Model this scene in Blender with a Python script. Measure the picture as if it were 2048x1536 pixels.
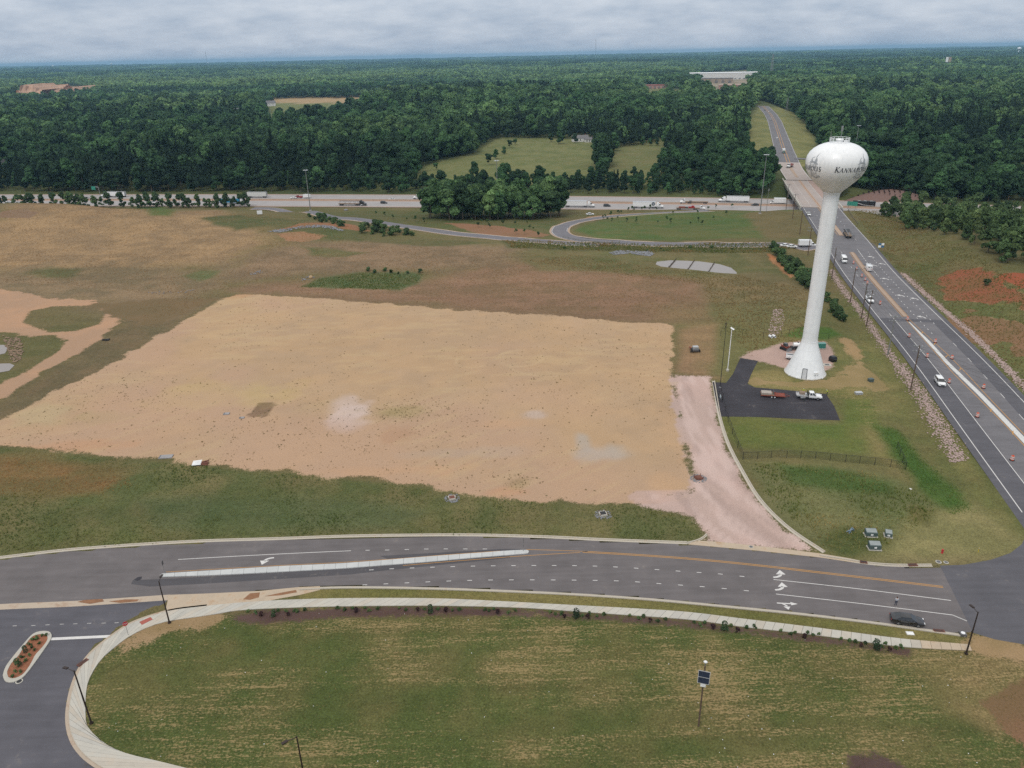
import bpy, bmesh, math, random
import numpy as np
from mathutils import Vector, Matrix, geometry

for _o in list(bpy.data.objects): bpy.data.objects.remove(_o)
SC = bpy.context.scene
COL = SC.collection
R = math.radians

# ------------------------------------------------------------------ camera, sky, sun, exposure
CAM_H, CAM_F, PITCH, ROLL = 83.0, 1500.0, R(23.7), R(1.2)
cam = bpy.data.cameras.new('camera'); camo = bpy.data.objects.new('camera', cam); COL.objects.link(camo)
cam.sensor_fit = 'HORIZONTAL'; cam.sensor_width = 36.0; cam.lens = 36.0 * CAM_F / 2048.0
cam.clip_start = 1.0; cam.clip_end = 80000.0
camo.matrix_world = (Matrix.Translation((0, 0, CAM_H)) @ Matrix.Rotation(R(90) - PITCH, 4, 'X') @ Matrix.Rotation(-ROLL, 4, 'Z'))
SC.camera = camo

SUN_EL, SUN_AZ = R(52), R(-148)     # azimuth measured from +y, clockwise
SKY_K = 0.1
world = bpy.data.worlds.new('World'); SC.world = world; world.use_nodes = True
nt = world.node_tree; nt.nodes.clear()
def wn(t, **k):
    n = nt.nodes.new(t)
    for a, v in k.items(): setattr(n, a, v)
    return n
def wmath(op, a, b=None, clamp=False):
    n = wn('ShaderNodeMath', operation=op, use_clamp=clamp)
    for i, v in enumerate((a, b)):
        if v is None: continue
        if isinstance(v, (int, float)): n.inputs[i].default_value = v
        else: nt.links.new(v, n.inputs[i])
    return n.outputs[0]
tc = wn('ShaderNodeTexCoord'); sep = wn('ShaderNodeSeparateXYZ'); nt.links.new(tc.outputs['Generated'], sep.inputs[0])
zc = wmath('MAXIMUM', sep.outputs[2], 0.0)
den = wmath('ADD', zc, 0.22)
comb = wn('ShaderNodeCombineXYZ')
nt.links.new(wmath('DIVIDE', sep.outputs[0], den), comb.inputs[0]); nt.links.new(wmath('DIVIDE', sep.outputs[1], den), comb.inputs[1])
n1 = wn('ShaderNodeTexNoise'); n1.inputs['Scale'].default_value = 3.4; n1.inputs['Detail'].default_value = 7; n1.inputs['Roughness'].default_value = 0.62
n2 = wn('ShaderNodeTexNoise'); n2.inputs['Scale'].default_value = 1.1; n2.inputs['Detail'].default_value = 3
mp = wn('ShaderNodeMapping'); mp.inputs['Scale'].default_value = (1.0, 1.0, 1.0); mp.inputs['Rotation'].default_value = (0, 0, R(12))
nt.links.new(comb.outputs[0], mp.inputs[0])
for n in (n1, n2): nt.links.new(mp.outputs[0], n.inputs['Vector'])
cl = wmath('ADD', wmath('MULTIPLY', n1.outputs[0], 0.65), wmath('MULTIPLY', n2.outputs[0], 0.35))
ramp = wn('ShaderNodeValToRGB'); nt.links.new(cl, ramp.inputs[0])
ramp.color_ramp.elements[0].position = 0.38; ramp.color_ramp.elements[0].color = (3.9, 4.7, 6.0, 1)
ramp.color_ramp.elements[1].position = 0.64; ramp.color_ramp.elements[1].color = (6.0, 6.6, 7.6, 1)
# an overcast sky is about three times brighter overhead than at the horizon
over = wn('ShaderNodeCombineXYZ')
for _i, _k in enumerate((1.75, 1.35, 0.85)): nt.links.new(wmath('ADD', 1.0, wmath('MULTIPLY', zc, _k)), over.inputs[_i])
cm = wn('ShaderNodeVectorMath', operation='MULTIPLY'); nt.links.new(ramp.outputs[0], cm.inputs[0]); nt.links.new(over.outputs[0], cm.inputs[1])
sky = wn('ShaderNodeTexSky', sky_type='NISHITA', sun_disc=False, sun_elevation=SUN_EL, sun_rotation=SUN_AZ)
sky.air_density = 1.0; sky.dust_density = 1.5; sky.altitude = 250
mixc = wn('ShaderNodeMix', data_type='RGBA'); mixc.inputs[0].default_value = 0.9
nt.links.new(sky.outputs[0], mixc.inputs[6]); nt.links.new(cm.outputs[0], mixc.inputs[7])
bg = wn('ShaderNodeBackground'); bg.inputs[1].default_value = SKY_K
nt.links.new(mixc.outputs[2], bg.inputs[0])
wo = wn('ShaderNodeOutputWorld'); nt.links.new(bg.outputs[0], wo.inputs[0])

sl = bpy.data.lights.new('sun', 'SUN'); sl.energy = 1.4; sl.angle = R(14); sl.color = (1.0, 0.95, 0.87)
so = bpy.data.objects.new('sun', sl); COL.objects.link(so)
_d = Vector((math.sin(SUN_AZ) * math.cos(SUN_EL), math.cos(SUN_AZ) * math.cos(SUN_EL), math.sin(SUN_EL)))
so.rotation_euler = (-_d).to_track_quat('-Z', 'Y').to_euler(); so.location = (0, 0, 200)
SC.view_settings.view_transform = 'Standard'; SC.view_settings.look = 'None'
SC.view_settings.gamma = 1.0; SC.view_settings.use_curve_mapping = False
SC.view_settings.exposure = 0.0
SC.render.engine = 'CYCLES'
SC.cycles.use_denoising = False
SC.cycles.max_bounces = 5; SC.cycles.diffuse_bounces = 2; SC.cycles.glossy_bounces = 2
SC.cycles.transmission_bounces = 2; SC.cycles.transparent_max_bounces = 12; SC.cycles.volume_bounces = 0
SC.cycles.use_adaptive_sampling = True; SC.cycles.adaptive_threshold = 0.008

# ------------------------------------------------------------------ survey helpers: ground heights and sight lines
def sstep(a, b, x):
    t = np.clip((np.asarray(x, float) - a) / (b - a), 0, 1); return t * t * (3 - 2 * t)
def _hash(ix, iy, seed):
    h = (ix.astype(np.int64) * 374761393 + iy.astype(np.int64) * 668265263 + seed * 1442695041) & 0x7fffffff
    h = ((h ^ (h >> 13)) * 1274126177) & 0x7fffffff
    return ((h ^ (h >> 16)) & 0xffff) / 65535.0
def vnoise(x, y, s, seed=0):
    x = np.asarray(x, float) / s; y = np.asarray(y, float) / s
    ix = np.floor(x); iy = np.floor(y); fx = x - ix; fy = y - iy
    fx = fx * fx * (3 - 2 * fx); fy = fy * fy * (3 - 2 * fy)
    a = _hash(ix, iy, seed); b = _hash(ix + 1, iy, seed); c = _hash(ix, iy + 1, seed); d = _hash(ix + 1, iy + 1, seed)
    return (a * (1 - fx) + b * fx) * (1 - fy) + (c * (1 - fx) + d * fx) * fy
def fbm(x, y, s, seed=0, o=4):
    t = 0; a = .5; n = 0
    for k in range(o):
        t = t + a * vnoise(x, y, s, seed + k * 17); n += a; a *= .5; s *= .5
    return t / n

def ray_dir(px, py):
    u = px - 1024.; v = 768. - py; c, s = math.cos(ROLL), math.sin(ROLL)
    uu = u * c + v * s; vv = -u * s + v * c
    fw = np.array([0, math.cos(PITCH), -math.sin(PITCH)]); up = np.array([0, math.sin(PITCH), math.cos(PITCH)])
    d = uu * np.array([1., 0, 0]) + vv * up + CAM_F * fw
    return d / np.linalg.norm(d)
IX = np.array([-9000, -2500, -900, -383, -187, -41, 127, 190, 306, 420, 600, 1500, 9000.])
IY = np.array([1700., 880, 640, 577, 554, 533, 502, 488, 452, 410, 330, -120, -3800.])
def inter_y(x): return np.interp(x, IX, IY)
def _rd():
    ys = [-200., 100, 140, 170, 190, 215, 240, 287, 309, 330, 386, 445, 520]
    sh = [1.5, 1.5, 1.5, 1.6, 1.8, 1.35, .4, -.8, -.6, 0., 2.5, 5.0, 5.6]
    xs = [110.8 + .2245 * (y - 140.8) + a for y, a in zip(ys, sh)]
    for px, py in ((1582, 338), (1568, 300), (1559, 272), (1549.5, 243), (1541, 228), (1527, 213)):
        d = ray_dir(px, py); t = (-3 - CAM_H) / d[2]; xs.append(d[0] * t); ys.append(d[1] * t)
    xs.append(xs[-1] + 60); ys.append(ys[-1] + 400); xs.append(xs[-1] + 400); ys.append(ys[-1] + 2000)
    Y = np.arange(-200, 4000, 5.); X = np.interp(Y, ys, xs)
    k = np.exp(-(np.arange(-6, 7) / 3.) ** 2); k /= k.sum()
    Xs = np.convolve(np.pad(X, 6, mode='edge'), k, 'valid'); Xs[:8] = X[:8]; Xs[-8:] = X[-8:]
    return Y, Xs
def road_x(y): return np.interp(y, RDY, RDXS)
RDY, RDXS = _rd()
def road_z(y): return -3.0 * sstep(320, 450, y)
def bump(x, y, cx, cy, sx, sy, h, rot=0):
    c, s = math.cos(rot), math.sin(rot); u = (x - cx) * c + (y - cy) * s; v = -(x - cx) * s + (y - cy) * c
    return h * np.exp(-(u / sx) ** 2 - (v / sy) ** 2)
def height(x, y):
    x = np.asarray(x, float); y = np.asarray(y, float)
    s = (inter_y(x) - y) * .97
    near = -10 * (1 - sstep(34, 150, s)) 
    roll_ = (fbm(x, y, 900, 5, 3) - .5) * 44 + 8 * sstep(1500, 7000, y) + 18 * sstep(6000, 16000, y)
    far = -10 + sstep(60, 900, -s) * roll_ + sstep(40, 130, -s) * 2.5
    z = np.where(s > 0, near, far)
    # left hill, swales, berms
    z = z + bump(x, y, -262, 440, 150, 42, 8.6, -.05) + bump(x, y, -330, 380, 120, 90, 3)
    z = z + bump(x, y, -95, 395, 34, 16, 2.0, -.2)
    z = z + ((fbm(x, y, 26, 9, 3) - .5) * 1.6 + (fbm(x, y, 75, 19, 2) - .5) * 5.0 * sstep(20, -60, x)) * sstep(285, 340, y) * sstep(45, 80, s)
    # loop-ramp mound
    z = z + bump(x, y, 110, 448, 70, 26, 3.2, -.12)
    d = np.abs(x - road_x(y)) * .975
    w = (1 - sstep(15, 60, d)) * np.where(s > 0, sstep(36, 52, s), sstep(36, 52, -s)) * (1 - sstep(1500, 1900, y))
    zr = road_z(y)
    z = z * (1 - w) + zr * w
    # grassy slope from the tower terrace down to the road ditch, red bank on the far side
    side = (x - road_x(y)) * .975
    nearm = 1 - sstep(330, 400, y)
    z = z - 1.7 * np.exp(-((side + 19) / 5.) ** 2) * nearm * sstep(128, 150, y)
    z = z - .8 * np.exp(-((side - 17.5) / 3.5) ** 2) * nearm * sstep(165, 185, y)
    z = z + 5.5 * sstep(22, 46, side) * (1 - sstep(52, 100, side)) * nearm * sstep(160, 200, y)
    z = z - 7 * sstep(60, 140, side) * sstep(200, 260, y) * np.where(s > 36, 1, 0) * sstep(36, 90, s)
    return z
_T = np.concatenate([np.linspace(60, 800, 741), np.geomspace(803, 30000, 900)])
def P(px, py, dz=0.0):
    """where the sight line through a point of the survey photograph meets the ground"""
    d = ray_dir(px, py)
    X = d[0] * _T; Y = d[1] * _T; Z = CAM_H + d[2] * _T
    g = Z - dz - height(X, Y)
    k = np.nonzero(g <= 0)[0]
    if len(k) == 0: t = _T[-1]
    else:
        k = max(k[0], 1); a, b = _T[k - 1], _T[k]
        t = a + (b - a) * g[k - 1] / (g[k - 1] - g[k] + 1e-9)
    x, y = d[0] * t, d[1] * t
    return Vector((x, y, float(height(x, y)) + dz))
def PZ(px, py, z=0.0):
    d = ray_dir(px, py); t = (z - CAM_H) / d[2]
    return Vector((d[0] * t, d[1] * t, z))
def to_px(p):
    v = np.array(p, float) - np.array([0, 0, CAM_H])
    fw = np.array([0, math.cos(PITCH), -math.sin(PITCH)]); up = np.array([0, math.sin(PITCH), math.cos(PITCH)])
    z = v @ fw; uu = CAM_F * v[0] / z; vv = CAM_F * (v @ up) / z; c, s = math.cos(ROLL), math.sin(ROLL)
    return 1024 + uu * c - vv * s, 768 - (uu * s + vv * c)
def H_(x, y): return float(height(x, y))
# ------------------------------------------------------------------ mesh tools
class MB:
    def __init__(s): s.v = []; s.f = []; s.m = Matrix.Identity(4)
    def add(s, vs, fs):
        k = len(s.v)
        s.v.extend([tuple(s.m @ Vector(v)) for v in vs]); s.f.extend([tuple(i + k for i in f) for f in fs]); return s
    def box(s, c, d, rz=0.0, taper=1.0):
        hx, hy, hz = d[0] / 2, d[1] / 2, d[2] / 2
        cs, sn = math.cos(rz), math.sin(rz); vs = []
        for z in (-hz, hz):
            t = taper if z > 0 else 1
            for x, y in ((-hx, -hy), (hx, -hy), (hx, hy), (-hx, hy)):
                x *= t; y *= t
                vs.append((c[0] + x * cs - y * sn, c[1] + x * sn + y * cs, c[2] + z))
        return s.add(vs, [(3, 2, 1, 0), (4, 5, 6, 7), (0, 1, 5, 4), (1, 2, 6, 5), (2, 3, 7, 6), (3, 0, 4, 7)])
    def bb(s, x0, x1, y0, y1, z0, z1): return s.box(((x0 + x1) / 2, (y0 + y1) / 2, (z0 + z1) / 2), (x1 - x0, y1 - y0, z1 - z0))
    def tube(s, a, b, r0, r1=None, n=8, cap=True):
        r1 = r0 if r1 is None else r1
        a = Vector(a); b = Vector(b); d = (b - a).normalized()
        u = d.orthogonal().normalized(); w = d.cross(u); vs = []
        for p, r in ((a, r0), (b, r1)):
            for k in range(n):
                t = 2 * math.pi * k / n; vs.append(p + u * (r * math.cos(t)) + w * (r * math.sin(t)))
        fs = [(k, (k + 1) % n, n + (k + 1) % n, n + k) for k in range(n)]
        if cap: fs += [tuple(range(n - 1, -1, -1)), tuple(range(n, 2 * n))]
        return s.add(vs, fs)
    def lathe(s, prof, n=16, c=(0, 0, 0)):
        vs = []
        for r, z in prof:
            for k in range(n):
                t = 2 * math.pi * k / n; vs.append((c[0] + r * math.cos(t), c[1] + r * math.sin(t), c[2] + z))
        fs = []
        for i in range(len(prof) - 1):
            for k in range(n):
                k2 = (k + 1) % n; fs.append((i * n + k, i * n + k2, (i + 1) * n + k2, (i + 1) * n + k))
        fs.append(tuple(range(n - 1, -1, -1))); fs.append(tuple((len(prof) - 1) * n + k for k in range(n)))
        return s.add(vs, fs)
    def loft(s, secs, closed=True, caps=True):
        n = len(secs[0]); vs = [v for q in secs for v in q]; fs = []
        for i in range(len(secs) - 1):
            for k in range(n if closed else n - 1):
                k2 = (k + 1) % n; fs.append((i * n + k, i * n + k2, (i + 1) * n + k2, (i + 1) * n + k))
        if caps and closed:
            fs.append(tuple(range(n - 1, -1, -1))); fs.append(tuple((len(secs) - 1) * n + k for k in range(n)))
        return s.add(vs, fs)
    def prism(s, poly, z0, z1):
        n = len(poly); vs = [(p[0], p[1], z0) for p in poly] + [(p[0], p[1], z1) for p in poly]
        a = sum(poly[i][0] * poly[(i + 1) % n][1] - poly[(i + 1) % n][0] * poly[i][1] for i in range(n))
        fs = [tuple(range(n - 1, -1, -1)), tuple(range(n, 2 * n))] + [(k, (k + 1) % n, n + (k + 1) % n, n + k) for k in range(n)]
        if a < 0: fs = [tuple(reversed(f)) for f in fs]
        return s.add(vs, fs)
    def xprism(s, poly, y0, y1):      # polygon in x,z extruded along y
        n = len(poly); vs = [(p[0], y0, p[1]) for p in poly] + [(p[0], y1, p[1]) for p in poly]
        a = sum(poly[i][0] * poly[(i + 1) % n][1] - poly[(i + 1) % n][0] * poly[i][1] for i in range(n))
        fs = [tuple(range(n)), tuple(range(2 * n - 1, n - 1, -1))] + [(k, n + k, n + (k + 1) % n, (k + 1) % n) for k in range(n)]
        if a < 0: fs = [tuple(reversed(f)) for f in fs]
        return s.add(vs, fs)
    def ell(s, c, r, n=10, m=6):
        prof = [(max(1e-3, math.sin(math.pi * i / m)), -math.cos(math.pi * i / m)) for i in range(m + 1)]
        vs = []
        for q, z in prof:
            for k in range(n):
                t = 2 * math.pi * k / n; vs.append((c[0] + r[0] * q * math.cos(t), c[1] + r[1] * q * math.sin(t), c[2] + r[2] * z))
        fs = [(i * n + k, i * n + (k + 1) % n, (i + 1) * n + (k + 1) % n, (i + 1) * n + k) for i in range(m) for k in range(n)]
        return s.add(vs, fs)
    def mesh(s, name, mat, smooth=False):
        me = bpy.data.meshes.new(name); me.from_pydata(s.v, [], s.f); me.update()
        if mat: me.materials.append(mat)
        if smooth: me.polygons.foreach_set('use_smooth', [True] * len(me.polygons))
        return me
    def build(s, name, mat, parent=None, smooth=False): return link(name, s.mesh(name, mat, smooth), parent)
def link(name, data, parent=None, loc=None, rz=None):
    o = bpy.data.objects.new(name, data); COL.objects.link(o); o.parent = parent
    if loc is not None: o.location = loc
    if rz is not None: o.rotation_euler[2] = rz
    return o
def auto_smooth(o, ang=40):
    me = o.data; me.polygons.foreach_set('use_smooth', [True] * len(me.polygons))
    try: me.set_sharp_from_angle(angle=R(ang))
    except Exception: pass
    return o
def tag(o, label=None, cat=None, group=None, kind=None):
    if label: o['label'] = label
    if cat: o['category'] = cat
    if group: o['group'] = group
    if kind: o['kind'] = kind
    return o
def thing(name, label, cat, loc=(0, 0, 0), rz=0.0, group=None):
    o = bpy.data.objects.new(name, None); COL.objects.link(o); o.empty_display_size = .5
    o.location = loc; o.rotation_euler[2] = rz; return tag(o, label, cat, group)
def copy_tree(o, parent=None):
    c = o.copy(); COL.objects.link(c); c.parent = parent
    for ch in o.children: copy_tree(ch, c)
    return c
ORD = ['first', 'second', 'third', 'fourth', 'fifth', 'sixth', 'seventh', 'eighth', 'ninth', 'tenth', 'eleventh', 'twelfth', 'thirteenth', 'fourteenth',
       'fifteenth', 'sixteenth', 'seventeenth', 'eighteenth', 'nineteenth', 'twentieth', 'twenty-first', 'twenty-second', 'twenty-third', 'twenty-fourth',
       'twenty-fifth', 'twenty-sixth', 'twenty-seventh', 'twenty-eighth', 'twenty-ninth', 'thirtieth', 'thirty-first', 'thirty-second', 'thirty-third',
       'thirty-fourth', 'thirty-fifth', 'thirty-sixth', 'thirty-seventh', 'thirty-eighth', 'thirty-ninth', 'fortieth']

# ------------------------------------------------------------------ materials
def srgb(r, g, b, k=1.0):
    return tuple(((c / 255. / 12.92) if c / 255. <= .04045 else ((c / 255. + .055) / 1.055) ** 2.4) * k for c in (r, g, b))
class NT:
    def __init__(s, name):
        s.mat = bpy.data.materials.new(name); s.mat.use_nodes = True; s.t = s.mat.node_tree; s.t.nodes.clear()
        s.out = s.n('ShaderNodeOutputMaterial'); s.b = s.n('ShaderNodeBsdfPrincipled'); s.l(s.b.outputs[0], s.out.inputs[0])
    def n(s, t, **k):
        n = s.t.nodes.new(t)
        for a, v in k.items(): setattr(n, a, v)
        return n
    def l(s, a, b): s.t.links.new(a, b)
    def put(s, v, i):
        if hasattr(v, 'is_linked') or hasattr(v, 'links'): s.l(v, i)
        else:
            try: i.default_value = v
            except Exception: i.default_value = (*v, 1)
    def math(s, op, a, b=None, clamp=False):
        n = s.n('ShaderNodeMath', operation=op, use_clamp=clamp); s.put(a, n.inputs[0])
        if b is not None: s.put(b, n.inputs[1])
        return n.outputs[0]
    def mix(s, f, a, b, mode='MIX'):
        n = s.n('ShaderNodeMix', data_type='RGBA', blend_type=mode); s.put(f, n.inputs[0]); s.put(a, n.inputs[6]); s.put(b, n.inputs[7]); return n.outputs[2]
    def pos(s, scale=(1, 1, 1), rz=0.0, obj=False):
        g = s.n('ShaderNodeTexCoord').outputs['Object'] if obj else s.n('ShaderNodeNewGeometry').outputs['Position']
        m = s.n('ShaderNodeMapping'); m.inputs['Scale'].default_value = scale; m.inputs['Rotation'].default_value = (0, 0, rz); s.l(g, m.inputs[0]); return m.outputs[0]
    def noise(s, vec, scale, detail=4, rough=.6):
        n = s.n('ShaderNodeTexNoise'); n.inputs['Scale'].default_value = scale; n.inputs['Detail'].default_value = detail; n.inputs['Roughness'].default_value = rough
        s.l(vec, n.inputs['Vector']); return n.outputs[0]
    def rng(s, v, a, b, c, d, smooth=False):
        n = s.n('ShaderNodeMapRange'); n.interpolation_type = 'SMOOTHSTEP' if smooth else 'LINEAR'
        s.put(v, n.inputs[0]); n.inputs[1].default_value = a; n.inputs[2].default_value = b; n.inputs[3].default_value = c; n.inputs[4].default_value = d; return n.outputs[0]
    def attr(s, name, kind='GEOMETRY'):
        n = s.n('ShaderNodeAttribute'); n.attribute_name = name; n.attribute_type = kind; return n
    def bump(s, h, strength, dist):
        n = s.n('ShaderNodeBump'); n.inputs['Strength'].default_value = strength; n.inputs['Distance'].default_value = dist; s.l(h, n.inputs['Height']); s.l(n.outputs[0], s.b.inputs['Normal'])
    def grey(s, v):
        n = s.n('ShaderNodeCombineColor'); [s.l(v, n.inputs[i]) for i in range(3)]; return n.outputs[0]
_mc = {}
def mat(name, rgb, rough=.6, metal=0.0, var=.16, scale=1.5, bump=0.0, spec=.4, coat=0.0, obj=True, grime=None):
    if name in _mc: return _mc[name]
    t = NT(name); v = t.pos(obj=obj); n = t.noise(v, scale, 5); n2 = t.noise(v, scale * 7.3, 3)
    k = t.math('ADD', t.rng(n, .25, .75, 1 - var, 1 + var), t.rng(n2, .3, .7, -var * .4, var * .4))
    c = t.mix(1.0, (*rgb, 1), t.grey(k), 'MULTIPLY')
    if grime: c = t.mix(t.rng(n, .5, .75, 0, grime[1]), c, (*grime[0], 1))
    t.put(c, t.b.inputs['Base Color']); t.b.inputs['Metallic'].default_value = metal
    t.put(t.rng(n2, .2, .8, max(.02, rough - .08), min(1, rough + .08)), t.b.inputs['Roughness']); t.b.inputs['Specular IOR Level'].default_value = spec
    t.b.inputs['Coat Weight'].default_value = coat
    if bump: t.bump(n2, bump, .05)
    _mc[name] = t.mat; return t.mat
# ------------------------------------------------------------------ the ground sheet
KL = 1 / 1.34
def D(r, g, b): return np.array(srgb(r, g, b, KL))
def wpoly(px): return np.array([(lambda p: (p.x, p.y))(P(a, b)) for a, b in px])
def sdist(X, Y, poly, margin=6.0, closed=True):
    """signed distance to a polygon, positive inside (flat arrays)"""
    out = np.full(X.shape, -1e3); lo = poly.min(0) - margin; hi = poly.max(0) + margin
    k = np.nonzero((X > lo[0]) & (X < hi[0]) & (Y > lo[1]) & (Y < hi[1]))[0]
    if len(k) == 0: return out
    x = X[k]; y = Y[k]; d2 = np.full(x.shape, 1e12); ins = np.zeros(x.shape, bool); n = len(poly)
    for i in range(n if closed else n - 1):
        a = poly[i]; b = poly[(i + 1) % n]; e = b - a; L = max(1e-9, e @ e)
        t = np.clip(((x - a[0]) * e[0] + (y - a[1]) * e[1]) / L, 0, 1)
        d2 = np.minimum(d2, (x - a[0] - t * e[0]) ** 2 + (y - a[1] - t * e[1]) ** 2)
        if closed and a[1] != b[1]:
            c = ((a[1] > y) != (b[1] > y)) & (x < (b[0] - a[0]) * (y - a[1]) / (b[1] - a[1]) + a[0]); ins ^= c
    d = np.sqrt(d2); out[k] = np.where(ins, d, -d) if closed else -d
    return out

PAD = [(475, 588), (560, 592), (640, 597), (780, 608), (900, 618), (1020, 626), (1120, 633), (1250, 643), (1350, 650), (1348, 700), (1345, 745), (1352, 790), (1360, 830), (1366, 870), (1374, 905), (1385, 940),
       (1398, 975), (1380, 992), (1300, 1003), (1200, 1008), (1100, 1003), (1000, 995), (950, 985), (860, 972), (780, 962), (640, 948), (520, 940), (430, 934), (330, 920), (240, 912), (150, 905), (70, 897), (0, 890), (-80, 880), (-80, 862),
       (0, 838), (80, 800), (200, 742), (300, 682), (390, 627), (440, 600)]
GRAVEL = [(1348, 750), (1424, 752), (1428, 800), (1434, 838), (1450, 888), (1478, 945), (1515, 1003), (1570, 1058), (1640, 1105), (1560, 1099), (1440, 1085), (1405, 1082), (1416, 1072), (1400, 1050), (1385, 1035), (1340, 1022), (1290, 1012), (1270, 992),
          (1340, 985), (1382, 985), (1390, 960), (1376, 905), (1362, 840), (1352, 790)]
TWGRAVEL = [(1481, 716), (1500, 703), (1530, 697), (1560, 686), (1600, 682), (1650, 683), (1659, 692), (1668, 712), (1664, 735), (1640, 745), (1600, 752), (1570, 737), (1540, 728), (1515, 722)]
ASPH_LOT = [(1425, 764), (1452, 766), (1466, 748), (1474, 730), (1481, 716), (1516, 722), (1508, 737), (1501, 752), (1495, 768), (1510, 775), (1560, 779), (1652, 788), (1668, 812), (1680, 841), (1600, 838), (1520, 834), (1440, 833), (1432, 800)]
VERGE = [(-90, 886), (0, 893), (150, 908), (330, 924), (520, 943), (640, 951), (780, 966), (950, 990), (1100, 1006), (1290, 1010), (1385, 1036), (1412, 1074), (1395, 1086), (1200, 1080), (960, 1071), (700, 1073), (400, 1083), (130, 1100), (0, 1114), (-90, 1126)]
MULCH = [(462, 1232), (520, 1222), (600, 1219), (700, 1215), (860, 1214), (1040, 1219), (1160, 1227), (1380, 1243), (1485, 1257), (1640, 1274), (1795, 1296), (1825, 1302), (1812, 1312), (1740, 1297), (1640, 1284), (1530, 1272), (1450, 1262), (1340, 1250), (1200, 1240), (1040, 1232), (860, 1231), (700, 1234), (600, 1242), (500, 1248), (468, 1244)]
MULCH2 = [(1700, 1514), (1740, 1506), (1775, 1513), (1808, 1536), (1815, 1570), (1705, 1570), (1697, 1535)]
TRACK = [(-60, 574), (0, 576), (60, 590), (120, 598), (190, 600), (235, 612), (247, 628), (235, 650), (200, 680), (150, 710), (100, 738), (40, 772), (0, 800), (-60, 830), (-60, 790), (0, 770), (60, 738), (120, 700), (140, 680), (110, 672), (0, 665), (-60, 662)]
TRACK_HOLE = [(45, 645), (60, 622), (110, 612), (190, 611), (212, 625), (200, 648), (150, 662), (100, 665)]
CLAY_R1 = [(1870, 548), (1930, 533), (1975, 545), (2048, 590), (2090, 620), (2090, 650), (2040, 610), (1960, 605), (1895, 600)]
CLAY_R2 = [(1998, 555), (2010, 544), (2060, 545), (2100, 550), (2100, 590), (2048, 578), (2010, 568)]
DIRT_R = [(1870, 660), (1930, 622), (2048, 650), (2090, 660), (2090, 730), (2000, 690), (1930, 690), (1890, 680)]
PLOT = [(505, 830), (524, 808), (544, 810), (526, 831)]
# name, outline, two colours, wander of the edge in metres
OVER = [
    ('pad', PAD, D(194, 163, 129), D(188, 160, 130), 2.6),
    ('gravel', GRAVEL, D(206, 178, 168), D(194, 170, 160), 1.2),
    ('tower_gravel', TWGRAVEL, D(196, 168, 156), D(182, 156, 146), .5),
    ('track', TRACK, D(192, 154, 124), D(180, 148, 122), 3.0),
    ('clay_right', CLAY_R1, D(150, 92, 68), D(132, 98, 68), 6),
    ('clay_right2', CLAY_R2, D(160, 92, 66), D(150, 86, 60), 3),
    ('dirt_right', DIRT_R, D(142, 110, 84), D(126, 104, 74), 7),
    ('mulch', MULCH, D(102, 82, 76), D(92, 72, 68), .3),
    ('mulch2', MULCH2, D(98, 80, 76), D(90, 72, 68), .3),
    ('clay_cut', [(545, 462), (600, 447), (690, 447), (740, 462), (690, 458), (640, 452), (590, 456)], D(152, 108, 80), D(144, 112, 84), 2.5),
    ('clay_bowl', [(555, 468), (600, 462), (650, 470), (640, 478), (600, 484), (570, 482)], D(164, 124, 94), D(152, 122, 92), 3),
    ('clay_ramp', [(885, 445), (930, 447), (1000, 452), (1060, 460), (1095, 470), (1080, 475), (1010, 474), (960, 468), (930, 458)], D(150, 112, 88), D(142, 110, 84), 2.0),
    ('loop_shoulder', [(1290, 425), (1180, 433), (1125, 445), (1102, 460), (1112, 474), (1150, 480), (1112, 466), (1120, 456), (1150, 444), (1200, 436)], D(165, 130, 100), D(160, 128, 98), .8),
    ('orange_path', [(1535, 506), (1545, 510), (1570, 530), (1588, 552), (1580, 556), (1560, 538), (1540, 520)], D(178, 120, 80), D(168, 125, 90), 1.0),
    ('tower_dirt', [(1680, 676), (1700, 678), (1725, 700), (1735, 720), (1710, 720), (1690, 700)], D(172, 144, 106), D(160, 138, 100), 2.5),
    ('tower_track', [(1655, 752), (1690, 745), (1720, 720), (1745, 750), (1775, 782), (1760, 790), (1720, 775), (1690, 778), (1600, 774), (1520, 768), (1500, 760), (1505, 750), (1550, 760), (1600, 768)], D(170, 146, 108), D(150, 132, 92), 4),
    ('corner_dirt', [(1930, 1288), (1945, 1268), (1990, 1276), (2060, 1290), (2100, 1300), (2100, 1340), (2000, 1320), (1950, 1310)], D(172, 144, 110), D(152, 130, 94), 2.5),
    ('lamp_dirt', [(225, 1290), (250, 1268), (300, 1246), (380, 1230), (455, 1228), (470, 1240), (400, 1250), (345, 1262), (330, 1290), (260, 1310), (235, 1320)], D(168, 142, 110), D(146, 124, 88), 3.5),
    ('edge_dirt', [(1990, 1420), (2048, 1380), (2100, 1370), (2100, 1560), (2060, 1560), (2010, 1480)], D(138, 106, 82), D(124, 102, 74), 4),
    ('hill_scar', [(0, 424), (40, 418), (80, 424), (60, 436), (0, 436)], D(138, 112, 92), D(140, 118, 96), 1.5),
    ('median_dirt', [(180, 612), (200, 600), (240, 606), (330, 596), (430, 600), (380, 625), (330, 640), (300, 650), (260, 640)], D(128, 108, 80), D(120, 104, 76), 4.0),
    ('plot', PLOT, D(104, 84, 58), D(96, 82, 54), .15),
]
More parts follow.
